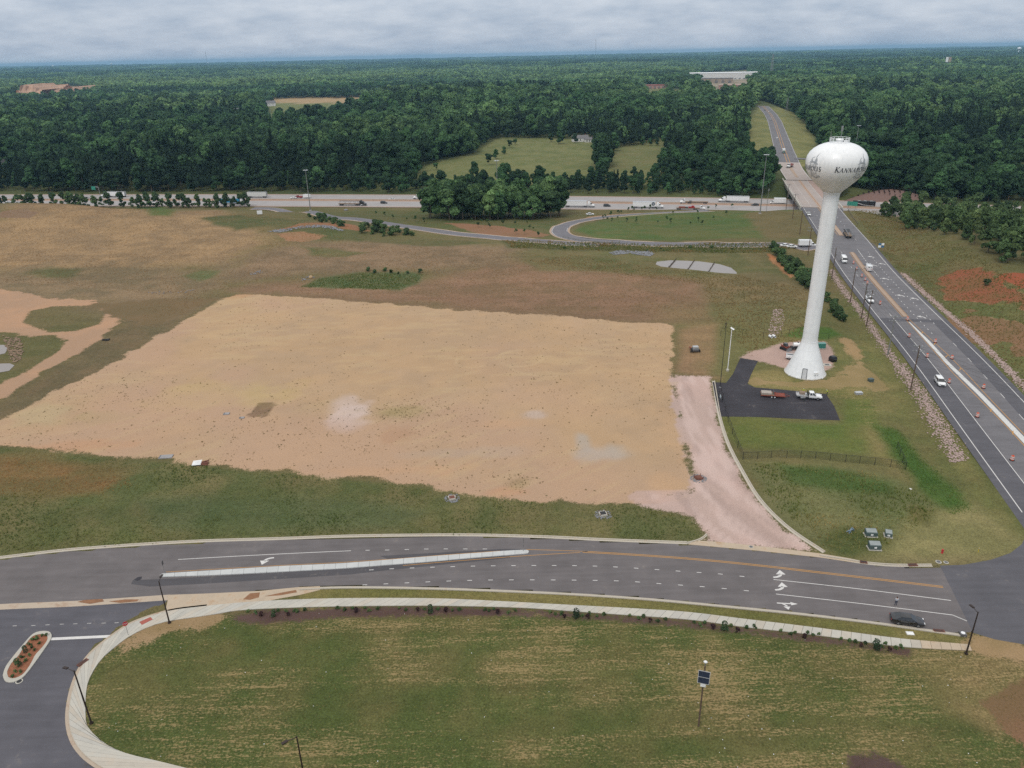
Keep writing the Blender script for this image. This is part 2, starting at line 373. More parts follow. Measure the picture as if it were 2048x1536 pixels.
# outline, two colours, softness in metres
UNDER = [
    ([(-200, 440), (0, 428), (150, 407), (330, 425), (430, 420), (520, 450), (575, 488), (520, 500), (440, 530), (300, 540), (0, 545), (-200, 560)], D(166, 134, 92), D(144, 118, 84), 24),
    ([(-200, 545), (0, 540), (300, 535), (480, 540), (470, 570), (380, 610), (260, 640), (100, 610), (-200, 575)], D(142, 118, 86), D(122, 106, 76), 22),
    ([(-200, 830), (0, 805), (150, 715), (250, 640), (400, 600), (470, 580), (380, 640), (200, 750), (0, 850), (-200, 880)], D(130, 108, 76), D(112, 100, 68), 9),
    ([(440, 575), (600, 560), (850, 560), (1000, 520), (1200, 540), (1420, 560), (1440, 640), (1360, 655), (1200, 645), (900, 622), (620, 600), (470, 592)], D(148, 114, 86), D(132, 106, 76), 14),
    ([(560, 490), (700, 480), (900, 480), (1050, 495), (1000, 530), (860, 545), (640, 545), (500, 560), (430, 545)], D(144, 118, 88), D(126, 106, 78), 16),
    ([(600, 492), (680, 500), (740, 505), (690, 514), (620, 510)], D(92, 100, 54), D(116, 108, 66), 5),
    ([(595, 575), (640, 556), (720, 545), (830, 543), (850, 550), (835, 568), (800, 580), (700, 578)], D(88, 104, 62), D(104, 106, 68), 3),
    ([(365, 552), (400, 540), (440, 542), (430, 556), (400, 562)], D(100, 108, 62), D(108, 106, 66), 3),
    ([(60, 545), (100, 535), (150, 540), (140, 555), (80, 556)], D(104, 104, 62), D(98, 96, 58), 6),
    ([(250, 407), (330, 410), (350, 420), (340, 432), (300, 430), (270, 415)], D(84, 106, 48), D(104, 108, 56), 4),
    ([(395, 436), (480, 430), (600, 440), (700, 455), (760, 470), (720, 482), (640, 478), (540, 455), (470, 460)], D(100, 98, 58), D(86, 94, 52), 5),
    ([(680, 460), (760, 470), (860, 478), (1000, 486), (900, 492), (740, 482)], D(92, 96, 54), D(108, 100, 62), 4),
    ([(650, 425), (760, 420), (1100, 428), (1120, 445), (1100, 478), (1000, 476), (900, 462), (760, 445), (640, 432)], D(88, 98, 52), D(104, 100, 58), 5),
    ([(1050, 520), (1150, 510), (1250, 515), (1310, 535), (1400, 545), (1300, 550), (1200, 542), (1080, 540)], D(96, 100, 56), D(120, 108, 68), 5),
    ([(1040, 505), (1250, 505), (1500, 500), (1560, 540), (1500, 575), (1350, 550), (1300, 520), (1150, 512)], D(122, 112, 70), D(104, 104, 60), 7),
    ([(1400, 555), (1520, 545), (1625, 575), (1620, 680), (1480, 690), (1440, 650)], D(136, 116, 78), D(116, 106, 68), 6),
    ([(1460, 610), (1560, 590), (1600, 640), (1500, 660)], D(110, 104, 68), D(122, 110, 74), 5),
    ([(1350, 655), (1440, 645), (1440, 760), (1350, 745)], D(156, 118, 88), D(144, 114, 82), 5),
    ([(1140, 460), (1200, 440), (1300, 425), (1560, 420), (1600, 440), (1610, 475), (1400, 480), (1200, 480)], D(84, 106, 50), D(104, 108, 56), 5),
    ([(1480, 425), (1600, 425), (1620, 470), (1540, 478)], D(112, 102, 62), D(120, 106, 66), 6),
    ([(1000, 482), (1300, 490), (1500, 484), (1600, 495), (1560, 505), (1250, 503), (1020, 496)], D(80, 86, 50), D(100, 96, 60), 3),
    ([(1560, 700), (1520, 695), (1575, 655), (1680, 655), (1760, 690), (1790, 760), (1840, 860), (1760, 840), (1700, 770)], D(112, 108, 62), D(132, 116, 72), 5),
    ([(1570, 672), (1600, 652), (1660, 655), (1690, 672), (1650, 680)], D(82, 106, 42), D(92, 108, 50), 2),
    ([(1440, 640), (1480, 640), (1540, 690), (1480, 715), (1460, 750), (1430, 750)], D(116, 108, 66), D(126, 112, 72), 4),
    ([(1490, 745), (1560, 735), (1600, 765), (1720, 765), (1740, 800), (1660, 790), (1500, 772)], D(150, 128, 82), D(116, 110, 58), 3),
    ([(1440, 838), (1680, 845), (1690, 800), (1740, 800), (1770, 870), (1760, 910), (1640, 898), (1480, 895), (1450, 870)], D(98, 108, 50), D(112, 110, 56), 3),
    ([(1720, 850), (1780, 860), (1830, 940), (1780, 945), (1730, 900)], D(138, 118, 74), D(122, 112, 66), 4),
    ([(1470, 900), (1800, 935), (1840, 960), (1700, 945), (1500, 925), (1480, 930)], D(130, 112, 74), D(112, 104, 64), 3),
    ([(1500, 935), (1560, 925), (1700, 935), (1800, 960), (1880, 1010), (1850, 1060), (1790, 1100), (1650, 1095), (1560, 1035)], D(104, 106, 66), D(122, 114, 76), 4),
    ([(1560, 930), (1660, 935), (1780, 965), (1790, 990), (1690, 985), (1580, 965)], D(76, 96, 46), D(90, 102, 56), 3),
    ([(1690, 1055), (1740, 1065), (1790, 1090), (1760, 1115), (1680, 1110), (1640, 1085)], D(80, 88, 48), D(98, 98, 56), 2),
    ([(1745, 850), (1800, 860), (1850, 920), (1955, 1025), (1900, 1030), (1830, 975), (1790, 930)], D(72, 98, 42), D(88, 104, 48), 3),
    ([(1860, 850), (1900, 860), (1980, 1000), (2050, 1085), (2000, 1050), (1960, 1000)], D(104, 106, 58), D(124, 112, 68), 2),
    ([(1840, 1030), (1950, 1010), (2040, 1080), (2030, 1112), (1900, 1130), (1730, 1120), (1790, 1100)], D(154, 134, 92), D(132, 120, 78), 4),
    ([(1820, 1010), (1870, 1020), (1850, 1050), (1820, 1040)], D(118, 100, 60), D(106, 98, 58), 2),
    ([(1760, 470), (1850, 520), (2048, 640), (2090, 660), (2090, 840), (1990, 740), (1860, 610), (1780, 540)], D(112, 106, 64), D(94, 100, 54), 5),
    ([(1690, 415), (1760, 420), (1900, 480), (2048, 560), (2090, 580), (2090, 600), (1900, 530), (1800, 520), (1740, 480)], D(118, 108, 66), D(104, 104, 58), 5),
    (VERGE, D(94, 102, 56), D(120, 112, 68), 2),
    ([(-90, 900), (80, 915), (240, 940), (270, 965), (200, 990), (60, 985), (-90, 980)], D(140, 106, 62), D(116, 102, 58), 7),
    ([(280, 1000), (480, 990), (700, 1000), (850, 1025), (800, 1050), (560, 1060), (320, 1060)], D(84, 98, 56), D(98, 104, 64), 5),
    ([(-90, 1075), (200, 1060), (420, 1075), (0, 1110), (-90, 1122)], D(98, 106, 56), D(112, 110, 64), 2.5),
    ([(150, 1700), (165, 1470), (160, 1380), (190, 1320), (250, 1272), (340, 1236), (700, 1210), (1100, 1220), (1500, 1256), (1940, 1300), (2150, 1340), (2300, 1700)], D(84, 96, 44), D(108, 104, 56), 1.5),
    ([(600, 1172), (850, 1175), (1300, 1196), (1930, 1268), (1930, 1290), (1380, 1228), (860, 1197), (600, 1205)], D(112, 112, 54), D(134, 122, 68), .8),
    ([(1850, 1310), (2100, 1310), (2100, 1400), (2000, 1480), (1900, 1420)], D(142, 120, 76), D(122, 112, 64), 4),
    # meadows and fields beyond the interstate
    ([(830, 345), (870, 322), (950, 305), (985, 275), (1190, 275), (1200, 345), (1100, 372), (900, 372)], D(126, 126, 74), D(108, 116, 62), 10),
    ([(1185, 372), (1195, 285), (1335, 277), (1330, 345), (1300, 372)], D(124, 120, 72), D(112, 118, 66), 10),
    ([(528, 196), (700, 193), (760, 193), (760, 204), (700, 206), (530, 206)], D(182, 150, 104), D(170, 144, 102), 10),
    ([(530, 206), (700, 206), (700, 222), (540, 235)], D(112, 122, 66), D(124, 128, 74), 10),
    ([(1275, 170), (1330, 178), (1375, 180), (1360, 196), (1280, 192)], D(112, 118, 66), D(124, 122, 72), 10),
    ([(1520, 210), (1545, 215), (1600, 222), (1640, 300), (1660, 330), (1600, 335), (1560, 330), (1490, 330), (1495, 240)], D(140, 136, 78), D(116, 120, 66), 6),
    ([(20, 178), (200, 172), (200, 196), (20, 200)], D(190, 140, 104), D(170, 130, 98), 10),
    ([(1380, 150), (1510, 140), (1530, 180), (1400, 185)], D(168, 150, 130), D(130, 125, 95), 10),
]
LAWN = [(150, 1700), (165, 1470), (160, 1380), (190, 1320), (250, 1272), (340, 1236), (700, 1210), (1100, 1220), (1500, 1256), (1940, 1300), (2150, 1340), (2300, 1700)]
STRIP = [(600, 1172), (850, 1175), (1300, 1196), (1930, 1268), (1930, 1290), (1380, 1228), (860, 1197), (600, 1205)]
ROAD_NEAR = [(-160, 1137), (0, 1118), (130, 1103), (260, 1093), (400, 1085), (560, 1080), (700, 1075), (850, 1073), (960, 1073), (1100, 1077), (1200, 1082), (1330, 1087), (1400, 1090), (1520, 1101), (1640, 1114), (1700, 1123), (1733, 1128), (1790, 1133), (1885, 1133),
             (1950, 1263), (1928, 1269), (1850, 1258), (1750, 1244), (1600, 1226), (1450, 1211), (1300, 1197), (1150, 1187), (1000, 1180), (850, 1175), (700, 1173), (600, 1176), (480, 1186), (340, 1194), (150, 1208), (0, 1215), (-160, 1224)]
ROAD_SIDE = [(-160, 1224), (0, 1215), (150, 1208), (340, 1194), (338, 1206), (290, 1222), (240, 1254), (196, 1288), (166, 1322), (146, 1368), (136, 1420), (138, 1462), (160, 1502), (212, 1540), (300, 1580), (300, 1640), (-200, 1640), (-200, 1300)]
ROAD_NEW = [(1884, 1133), (1930, 1132), (1985, 1122), (2025, 1108), (2048, 1090), (2054, 1070), (2130, 1180), (2200, 1290), (2060, 1288), (1990, 1276), (1949, 1264)]

# elliptical patches of differing soil on the pad: px centre, px radii, colour, weight
PADSPOT = [(700, 830, 50, 32, D(214, 194, 186), .8), (690, 805, 34, 16, D(206, 186, 176), .55), (812, 824, 75, 17, D(148, 138, 88), .6), (800, 870, 40, 26, D(172, 132, 96), .6), (1205, 912, 62, 20, D(186, 178, 168), .8), (1165, 885, 16, 18, D(184, 176, 166), .7), (1075, 829, 30, 9, D(196, 180, 170), .7),
           (1010, 985, 70, 12, D(206, 152, 108), .6), (150, 895, 160, 16, D(200, 150, 108), .6), (1330, 960, 50, 26, D(204, 166, 128), .4), (1040, 965, 32, 16, D(134, 122, 70), .55), (450, 790, 160, 30, D(196, 174, 120), .5),
           (90, 830, 60, 22, D(186, 168, 134), .6), (200, 835, 70, 14, D(172, 158, 112), .45), (780, 940, 240, 14, D(204, 164, 122), .55), (950, 905, 160, 14, D(182, 168, 152), .5), (460, 592, 50, 8, D(186, 136, 98), .5), (1010, 850, 70, 10, D(204, 164, 122), .4), (1340, 850, 26, 60, D(202, 166, 130), .4)]
def ground():
    def axis(segs):
        a = [segs[0][0]]
        for lo, hi, st in segs:
            n = max(1, int(round((hi - lo) / st))); a += list(lo + (hi - lo) * (np.arange(n) + 1) / n)
        return a
    def grow(v, st, lim, q=1.055):
        o = []
        while abs(v) < lim: v += st; st *= q; o.append(v)
        return o
    xs = axis([(-340, -150, 1.7), (-150, 150, .8), (150, 340, 1.7)])
    xs = sorted(grow(-340, -2.4, 22000) + xs + grow(340, 2.4, 22000))
    ys = [-6000, -2000, -600, -200, -60, -20, 0, 20, 36, 46] + axis([(52, 62, 2), (62, 290, .72), (290, 640, 1.4)])
    ys = ys + grow(640, 2., 30000)
    xs = np.array(xs); ys = np.array(ys); nx, ny = len(xs), len(ys)
    X, Y = [a.ravel() for a in np.meshgrid(xs, ys)]
    Z = height(X, Y)
    # seats for asphalt and pond
    for pl in (ROAD_NEAR, ROAD_SIDE, ROAD_NEW, ASPH_LOT):
        Z -= .3 * sstep(.5, 1.3, sdist(X, Y, wpoly(pl)))
    dr = 11.0 - np.abs(X - road_x(Y)) * .975
    Z -= .35 * sstep(.2, 2.0, dr) * (Y > 150) * (Y < 1600)
    di = 26 - np.abs(inter_y(X) - Y) * .97
    Z -= .4 * sstep(.2, 3.0, di)
    for rp in RAMPS:
        Z -= .3 * sstep(-1.2, 1.0, sdist(X, Y, rp['line'], 12, closed=False) + rp['w'])
    Z -= 1.4 * sstep(-1, 4, sdist(X, Y, POND_W, 8))
    # ---- colours
    f1 = fbm(X, Y, 14, 1); f2 = fbm(X, Y, 5, 2, 3); f3 = fbm(X, Y, 60, 3, 3); f4 = fbm(X / 5, Y, 3.0, 4, 3)
    def two(a, b, t): return a[None, :] * (1 - t[:, None]) + b[None, :] * t[:, None]
    n1 = sstep(.3, .7, f1 * .6 + f2 * .4)
    U = two(D(118, 106, 66), D(104, 102, 58), n1)
    farm = Y > inter_y(X) + 26
    fc = two(D(74, 86, 46), D(92, 98, 54), sstep(.35, .65, f3)); U[farm] = fc[farm]
    for px, a, b, soft in UNDER:
        d = sdist(X, Y, wpoly(px), soft * 1.6) + (f1 - .5) * soft * 1.3 + (f2 - .5) * soft * .7
        w = sstep(-soft * .6, soft * .6, d)
        k = w > 0
        t = sstep(.32, .68, f1 * .5 + f2 * .5)
        U[k] = U[k] * (1 - w[k, None]) + two(a, b, t)[k] * w[k, None]
    U *= (.86 + .28 * f4)[:, None]; U = U * .84 + U.mean(1)[:, None] * .16; bf = (sstep(265, 285, Y) * sstep(430, 400, Y) * sstep(75, 50, X))[:, None]; U = U * (1 + .09 * bf); tg = (sstep(42, 60, X) * sstep(270, 240, Y) * sstep(104, 112, Y))[:, None]; U = U * (1 - tg) + U * np.array([.99, 1.1, .95]) * tg
    O = np.zeros_like(U); O[:] = D(190, 160, 125); osd = np.full(X.shape, -50.)
    for nm, px, a, b, edge in OVER:
        d = sdist(X, Y, wpoly(px), 6) + (f2 - .5) * edge * 1.6 + (vnoise(X, Y, 3.2, 8) - .5) * edge * .6
        if nm == 'track': d = np.minimum(d, -sdist(X, Y, wpoly(TRACK_HOLE), 40))
        k = d > -1.2; t = sstep(.3, .7, f1 * .5 + f2 * .5); O[k] = two(a, b, t)[k]; osd = np.maximum(osd, d)
    pad = sdist(X, Y, wpoly(PAD), 4) > -1
    f5 = fbm(X / 4.5, Y, 2.2, 31, 4); f6 = fbm(X, Y, 34, 33, 3)
    for cx, cy, rx, ry, c, wt in PADSPOT:
        p = P(cx, cy); q = P(cx + rx, cy); s = P(cx, cy - ry)
        r = np.sqrt(((X - p.x) / abs(q.x - p.x)) ** 2 + ((Y - p.y) / abs(s.y - p.y)) ** 2) + (f2 - .5) * 1.3
        w = (1 - sstep(.35, 1.15, r)) * wt * pad; O = O * (1 - w[:, None]) + c[None, :] * w[:, None]
    mo = 1 + (fbm(X, Y, 22, 35, 4) - .5) * .16 + (fbm(X, Y, 3.2, 36, 3) - .5) * .12; pk = sstep(.5, .72, fbm(X, Y, 40, 37, 3)) * .5 * pad; O = O * np.where(pad, mo, 1)[:, None]; O = O * (1 - pk[:, None]) + D(192, 158, 136)[None, :] * pk[:, None]
    f7 = fbm((X * .62 - Y * .78) , (X * .78 + Y * .62) / 6, 1.6, 38, 3); s7 = sstep(.58, .68, f7) * sstep(.48, .6, fbm(X, Y, 26, 39, 3)) * pad * .16; O = O * (1 - s7[:, None]) + D(208, 184, 142)[None, :] * s7[:, None]
    st = sstep(.56, .66, f5) * sstep(.52, .64, f6) * pad * .3
    O = O * (1 - st[:, None]) + D(206, 180, 140)[None, :] * st[:, None]
    for cx, cy, rx in ((945, 722, 34), (948, 720, 29), (1040, 716, 44), (1044, 714, 38), (1100, 718, 90), (1310, 765, 40)):   # tyre circles
        p = P(cx, cy); rr = P(cx + rx, cy).x - p.x
        r = np.hypot(X - p.x, Y - p.y); w = (1 - sstep(.2, .7, np.abs(r - rr))) * sstep(.45, .65, vnoise(X, Y, 9, cx)) * .3 * pad
        O = O * (1 - w[:, None]) + D(212, 186, 148)[None, :] * w[:, None]
    # wheel tracks along the gravel drive
    gp = wpoly(GRAVEL); gd = sdist(X, Y, gp, 4)
    gu = X - np.interp(Y, [108, 120, 140, 160, 185], [52, 46, 41, 40, 42.])
    w = (gd > 0) * sstep(.45, .7, fbm(gu * 1.6, Y / 4, 3, 41, 4)) * .5; O = O * (1 - w[:, None]) + D(222, 198, 190)[None, :] * w[:, None]
    w = (gd > 0) * sstep(.5, .7, fbm(gu * 1.4 + 40, Y / 5, 3, 43, 4)) * .45; O = O * (1 - w[:, None]) + D(166, 144, 136)[None, :] * w[:, None]
    # mown straw on the lawns
    lawn = sdist(X, Y, wpoly(LAWN), 3) > 0
    gb = [(520, 1300, 150, 30), (920, 1305, 70, 14), (860, 1390, 220, 22), (700, 1430, 120, 16), (300, 1350, 100, 40), (1150, 1440, 200, 18), (480, 1270, 60, 8), (1250, 1350, 60, 10), (900, 1340, 50, 12), (1500, 1490, 200, 18), (1600, 1440, 80, 12), (1900, 1400, 30, 50)]
    gr = np.zeros_like(X)
    for cx, cy, rx, ry in gb:
        p = P(cx, cy); q = P(cx + rx, cy); s2 = P(cx, cy - ry)
        gr = np.maximum(gr, np.exp(-((X - p.x) / (q.x - p.x)) ** 2 - ((Y - p.y) / (s2.y - p.y)) ** 2))
    straw = lawn * np.clip(.60 + (f1 - .5) * .30 + (f3 - .5) * .15 - gr * .20, 0, .86)
    strip = sdist(X, Y, wpoly(STRIP), 3) > 0
    straw = np.where(strip, .42, straw)
    tw = sdist(X, Y, wpoly([(1490, 740), (1600, 765), (1700, 740), (1700, 690), (1780, 780), (1740, 870), (1700, 800), (1500, 775)]), 3) > 0
    straw = np.where(tw, .55, straw)
    me = bpy.data.meshes.new('ground')
    i = np.arange(nx - 1)[None, :] + nx * np.arange(ny - 1)[:, None]
    F = np.stack([i, i + 1, i + nx + 1, i + nx], -1).reshape(-1, 4)
    me.vertices.add(len(X)); me.vertices.foreach_set('co', np.stack([X, Y, Z], 1).ravel().astype(np.float32))
    me.loops.add(F.size); me.loops.foreach_set('vertex_index', F.ravel().astype(np.int32))
    me.polygons.add(len(F)); me.polygons.foreach_set('loop_start', (np.arange(len(F)) * 4).astype(np.int32)); me.polygons.foreach_set('loop_total', np.full(len(F), 4, np.int32))
    me.update(calc_edges=True); me.polygons.foreach_set('use_smooth', np.ones(len(F), bool))
    for nm, arr in (('under', U), ('over', O)):
        a = me.attributes.new(nm, 'FLOAT_COLOR', 'POINT'); a.data.foreach_set('color', np.concatenate([arr, np.ones((len(arr), 1))], 1).ravel().astype(np.float32))
    for nm, arr in (('osd', osd), ('straw', straw)):
        a = me.attributes.new(nm, 'FLOAT', 'POINT'); a.data.foreach_set('value', arr.astype(np.float32))
    t = NT('ground_soil_and_grass'); v = t.pos()
    fine = t.noise(v, 3.2, 5, .65); mid = t.noise(v, .8, 4, .6); tiny = t.noise(v, 11, 2, .7)
    strv = t.pos((1.3, 4.6, 1), R(-7)); stn = t.noise(strv, 1.0, 4, .65); stn2 = t.math('ADD', t.math('MULTIPLY', t.noise(t.pos((.25, 2.2, 1), R(-5)), 1.0, 3, .6), .5), t.math('MULTIPLY', t.noise(t.pos((.035, .75, 1), R(-6)), 1.0, 3, .6), .5))
    under = t.attr('under').outputs['Color']; ov = t.attr('over').outputs['Color']; sd = t.attr('osd').outputs['Fac']; sw = t.attr('straw').outputs['Fac']
    ub = t.mix(1.0, under, t.grey(t.math('ADD', t.math('ADD', t.rng(fine, .25, .75, .58, 1.42), t.rng(tiny, .25, .75, -.2, .2)), t.rng(mid, .3, .7, -.16, .16))), 'MULTIPLY')
    s1 = t.math('ADD', t.math('MULTIPLY', stn, .35), t.math('ADD', t.math('MULTIPLY', stn2, .37), t.math('MULTIPLY', fine, .28)))
    thr = t.rng(sw, 0, 1, .80, .33)
    sm = t.math('MULTIPLY', t.rng(t.math('SUBTRACT', s1, thr), -.035, .045, 0, 1, True), t.rng(sw, .02, .12, 0, .7))
    strawc = t.mix(tiny, (*D(132, 110, 74), 1), (*D(206, 180, 134), 1))
    ub = t.mix(sm, ub, strawc)
    ob = t.mix(1.0, ov, t.grey(t.math('ADD', t.rng(fine, .25, .75, .8, 1.2), t.rng(tiny, .25, .75, -.15, .15))), 'MULTIPLY')
    em = t.rng(t.math('ADD', sd, t.math('ADD', t.rng(mid, .2, .8, -.9, .9), t.rng(fine, .2, .8, -.8, .8))), -.6, .6, 0, 1, True)
    t.put(t.mix(em, ub, ob), t.b.inputs['Base Color']); t.b.inputs['Roughness'].default_value = .95; t.b.inputs['Specular IOR Level'].default_value = .1
    t.bump(t.math('ADD', t.math('MULTIPLY', fine, .6), t.math('MULTIPLY', tiny, .4)), .55, .25)
    me.materials.append(t.mat)
    return tag(link('ground', me), 'graded earth, dry grass fields and mown lawn reaching to the horizon', kind='structure')

# ramps of the interchange: centre lines
def ramp_line(px): return np.array([(lambda p: (p.x, p.y))(P(a, b)) for a, b in px])
RAMPS = [dict(line=ramp_line([(505, 417), (560, 421), (640, 430), (720, 440), (800, 452), (880, 463), (960, 472), (1040, 479), (1100, 484), (1200, 489)]), w=3.6),
         dict(line=ramp_line([(1420, 421), (1300, 427), (1220, 433), (1165, 441), (1132, 450), (1119, 461), (1128, 471), (1160, 478), (1210, 483), (1280, 487), (1380, 489), (1480, 490), (1575, 490), (1640, 492)]), w=4.2)]
POND = [(1306, 526), (1309, 519), (1340, 517), (1400, 521), (1440, 526), (1466, 533), (1480, 543), (1478, 547), (1440, 545), (1380, 538), (1320, 532)]
POND_W = wpoly(POND)
GROUND = ground()
# ------------------------------------------------------------------ roads, kerbs, pavements
def asphalt(name, rgb, patch=.14, worn=.0):
    t = NT(name); v = t.pos(); a = t.noise(v, .16, 5, .6); b = t.noise(v, 9, 3, .7); c = t.noise(t.pos((.08, .9, 1), R(-8)), 1.0, 4, .6); e = t.noise(v, 1.1, 4, .7)
    k = t.math('ADD', t.math('ADD', t.rng(a, .3, .7, 1 - patch, 1 + patch), t.rng(b, .3, .7, -.09, .09)), t.rng(c, .3, .7, -.10, .10))
    col = t.mix(1.0, (*rgb, 1), t.grey(k), 'MULTIPLY')
    col = t.mix(t.rng(t.math('MULTIPLY', e, a), .33, .45, 0, .36 + worn), col, (*D(150, 140, 130), 1))
    t.put(col, t.b.inputs['Base Color']); t.b.inputs['Roughness'].default_value = .85; t.b.inputs['Specular IOR Level'].default_value = .25
    t.bump(b, .25, .03); return t.mat
A_OLD = asphalt('weathered_asphalt', D(114, 109, 110)); A_NEW = asphalt('fresh_asphalt', D(98, 97, 103), .1); A_LOT = asphalt('lot_asphalt', D(64, 62, 68), .18)
A_MAIN = asphalt('main_road_asphalt', D(120, 118, 122), .12); A_RAMP = asphalt('ramp_asphalt', D(122, 120, 126), .1)
def concrete(name, rgb, stain=.25, scale=.5, stainc=D(176, 140, 104)):
    t = NT(name); v = t.pos(); a = t.noise(v, scale, 5, .65); b = t.noise(v, 8, 3, .7); oi = t.n('ShaderNodeObjectInfo')
    k = t.math('ADD', t.math('ADD', t.rng(a, .3, .7, .9, 1.08), t.rng(b, .3, .7, -.05, .05)), t.rng(oi.outputs['Random'], 0, 1, -.05, .05))
    col = t.mix(1.0, (*rgb, 1), t.grey(k), 'MULTIPLY'); col = t.mix(t.rng(a, .55, .72, 0, stain), col, (*stainc, 1))
    t.put(col, t.b.inputs['Base Color']); t.b.inputs['Roughness'].default_value = .85; t.bump(b, .2, .02); return t.mat
C_WALK = concrete('pavement_concrete', D(198, 194, 184), .2); C_KERB = concrete('kerb_concrete', D(196, 188, 174), .55, 1.2); C_ISLAND = concrete('island_concrete', D(204, 206, 206), .06)
C_GUTTER = concrete('gutter_concrete', D(190, 174, 156), .8, .35, D(150, 108, 78)); C_HWY = concrete('highway_concrete', D(182, 177, 176), .12, .08); C_DECK = concrete('bridge_deck_concrete', D(178, 166, 160), .2, .1)
C_TAN = concrete('median_concrete', D(182, 158, 138), .3); C_STAIN = concrete('stained_concrete', D(196, 178, 156), .8, .6)
def paint(name, rgb, wear=.35):
    t = NT(name); v = t.pos(); a = t.noise(v, 2.2, 5, .75)
    col = t.mix(t.rng(a, .5, .72, 0, wear), (*rgb, 1), (*D(112, 110, 112), 1)); t.put(col, t.b.inputs['Base Color']); t.b.inputs['Roughness'].default_value = .7; return t.mat
M_WHITE = paint('white_road_paint', D(226, 224, 222)); M_YELLOW = paint('yellow_road_paint', D(205, 150, 70)); M_DUST = paint('white_dust_strip', D(222, 222, 220), .5); M_DUSTY = paint('faded_white_paint', D(196, 194, 192), .75)

def spline(pts, step=1.0):
    p = np.array([(q[0], q[1]) for q in pts], float); out = []
    for i in range(len(p) - 1):
        a, b, c, d = p[max(i - 1, 0)], p[i], p[i + 1], p[min(i + 2, len(p) - 1)]
        n = max(2, int(np.linalg.norm(c - b) / step))
        for t in np.arange(n) / n:
            out.append(.5 * (2 * b + (c - a) * t + (2 * a - 5 * b + 4 * c - d) * t * t + (3 * b - a - 3 * c + d) * t ** 3))
    out.append(p[-1]); out = np.array(out)
    L = np.concatenate([[0], np.cumsum(np.linalg.norm(np.diff(out, axis=0), axis=1))]); n = max(2, int(round(L[-1] / step)) + 1)
    s = np.linspace(0, L[-1], n); return np.stack([np.interp(s, L, out[:, 0]), np.interp(s, L, out[:, 1])], 1)
def normals(l):
    d = np.gradient(l, axis=0); d /= np.maximum(1e-9, np.linalg.norm(d, axis=1))[:, None]; return np.stack([-d[:, 1], d[:, 0]], 1)   # left of travel
def ribbon(name, line, u0, u1, m, z=0.0, parent=None, thick=0.0, drape=False):
    """strip along a line between two left-offsets; z above the ground datum (or draped)"""
    n = normals(line); a = line + n * u0; b = line + n * u1
    za = height(a[:, 0], a[:, 1]) + z if drape else np.full(len(a), z); zb = height(b[:, 0], b[:, 1]) + z if drape else np.full(len(b), z)
    if drape: zc = np.maximum(za, zb); za = zb = zc if drape == 'flat' else za; 
    mb = MB(); N = len(a)
    vs = [(*a[i], za[i]) for i in range(N)] + [(*b[i], zb[i]) for i in range(N)]
    fs = [(i, i + 1, N + i + 1, N + i) for i in range(N - 1)]
    if u1 < u0: fs = [tuple(reversed(f)) for f in fs]
    if thick:
        vs += [(*a[i], za[i] - thick) for i in range(N)] + [(*b[i], zb[i] - thick) for i in range(N)]
        e = []
        for i in range(N - 1): e += [(2 * N + i, 2 * N + i + 1, i + 1, i), (N + i, N + i + 1, 3 * N + i + 1, 3 * N + i)]
        e += [(2 * N, 0, N, 3 * N), (N - 1, 3 * N - 1, 4 * N - 1, 2 * N - 1)]
        if u1 < u0: e = [tuple(reversed(f)) for f in e]
        fs += e
    mb.add(vs, fs); return mb.build(name, m, parent)
def sheet(name, px, m, z=0.0, parent=None, thick=0.0, world_pts=None):
    w = world_pts if world_pts is not None else [PZ(a, b) for a, b in px]
    mb = MB()
    if thick: mb.prism([(p[0], p[1]) for p in w], z - thick, z)
    else:
        pl = [(p[0], p[1]) for p in w]; a = sum(pl[i][0] * pl[(i + 1) % len(pl)][1] - pl[(i + 1) % len(pl)][0] * pl[i][1] for i in range(len(pl)))
        if a < 0: pl = pl[::-1]
        tri = geometry.tessellate_polygon([[Vector((*p, 0)) for p in pl]]); mb.add([(*p, z) for p in pl], [tuple(t) if (pl[t[1]][0] - pl[t[0]][0]) * (pl[t[2]][1] - pl[t[0]][1]) - (pl[t[2]][0] - pl[t[0]][0]) * (pl[t[1]][1] - pl[t[0]][1]) > 0 else (t[0], t[2], t[1]) for t in tri])
    return mb.build(name, m, parent)
def W(px): return np.array([(lambda p: (p.x, p.y))(PZ(a, b)) for a, b in px])
def struct(o, label=None): return tag(o, label, kind='structure')

def grown(px, d):
    w = W(px); n = len(w); a = sum(w[i][0] * w[(i + 1) % n][1] - w[(i + 1) % n][0] * w[i][1] for i in range(n)); o = []
    for i in range(n):
        e0 = w[i] - w[i - 1]; e1 = w[(i + 1) % n] - w[i]; nn = np.array([e0[1], -e0[0]]) / max(1e-6, np.linalg.norm(e0)) + np.array([e1[1], -e1[0]]) / max(1e-6, np.linalg.norm(e1)); nn /= max(.3, np.linalg.norm(nn)); o.append(w[i] + nn * d * (1 if a > 0 else -1))
    return o
road = struct(sheet('road', None, A_OLD, 0.0, world_pts=grown(ROAD_NEAR, .3)), 'grey two-way road with turn lanes crossing the foreground')
side = struct(sheet('side_street', None, asphalt('side_street_asphalt', D(97, 96, 103)), -.004, world_pts=grown(ROAD_SIDE, .7)), 'grey asphalt side street at the lower left')
junction = struct(sheet('road_junction', None, A_NEW, 0.004, world_pts=grown(ROAD_NEW, .35)), 'freshly laid dark asphalt at the junction')
lot = struct(sheet('parking_lot', None, A_LOT, 0.03, world_pts=[PZ(a, b) for a, b in ASPH_LOT], thick=.12), 'small black asphalt lot beside the water tower')
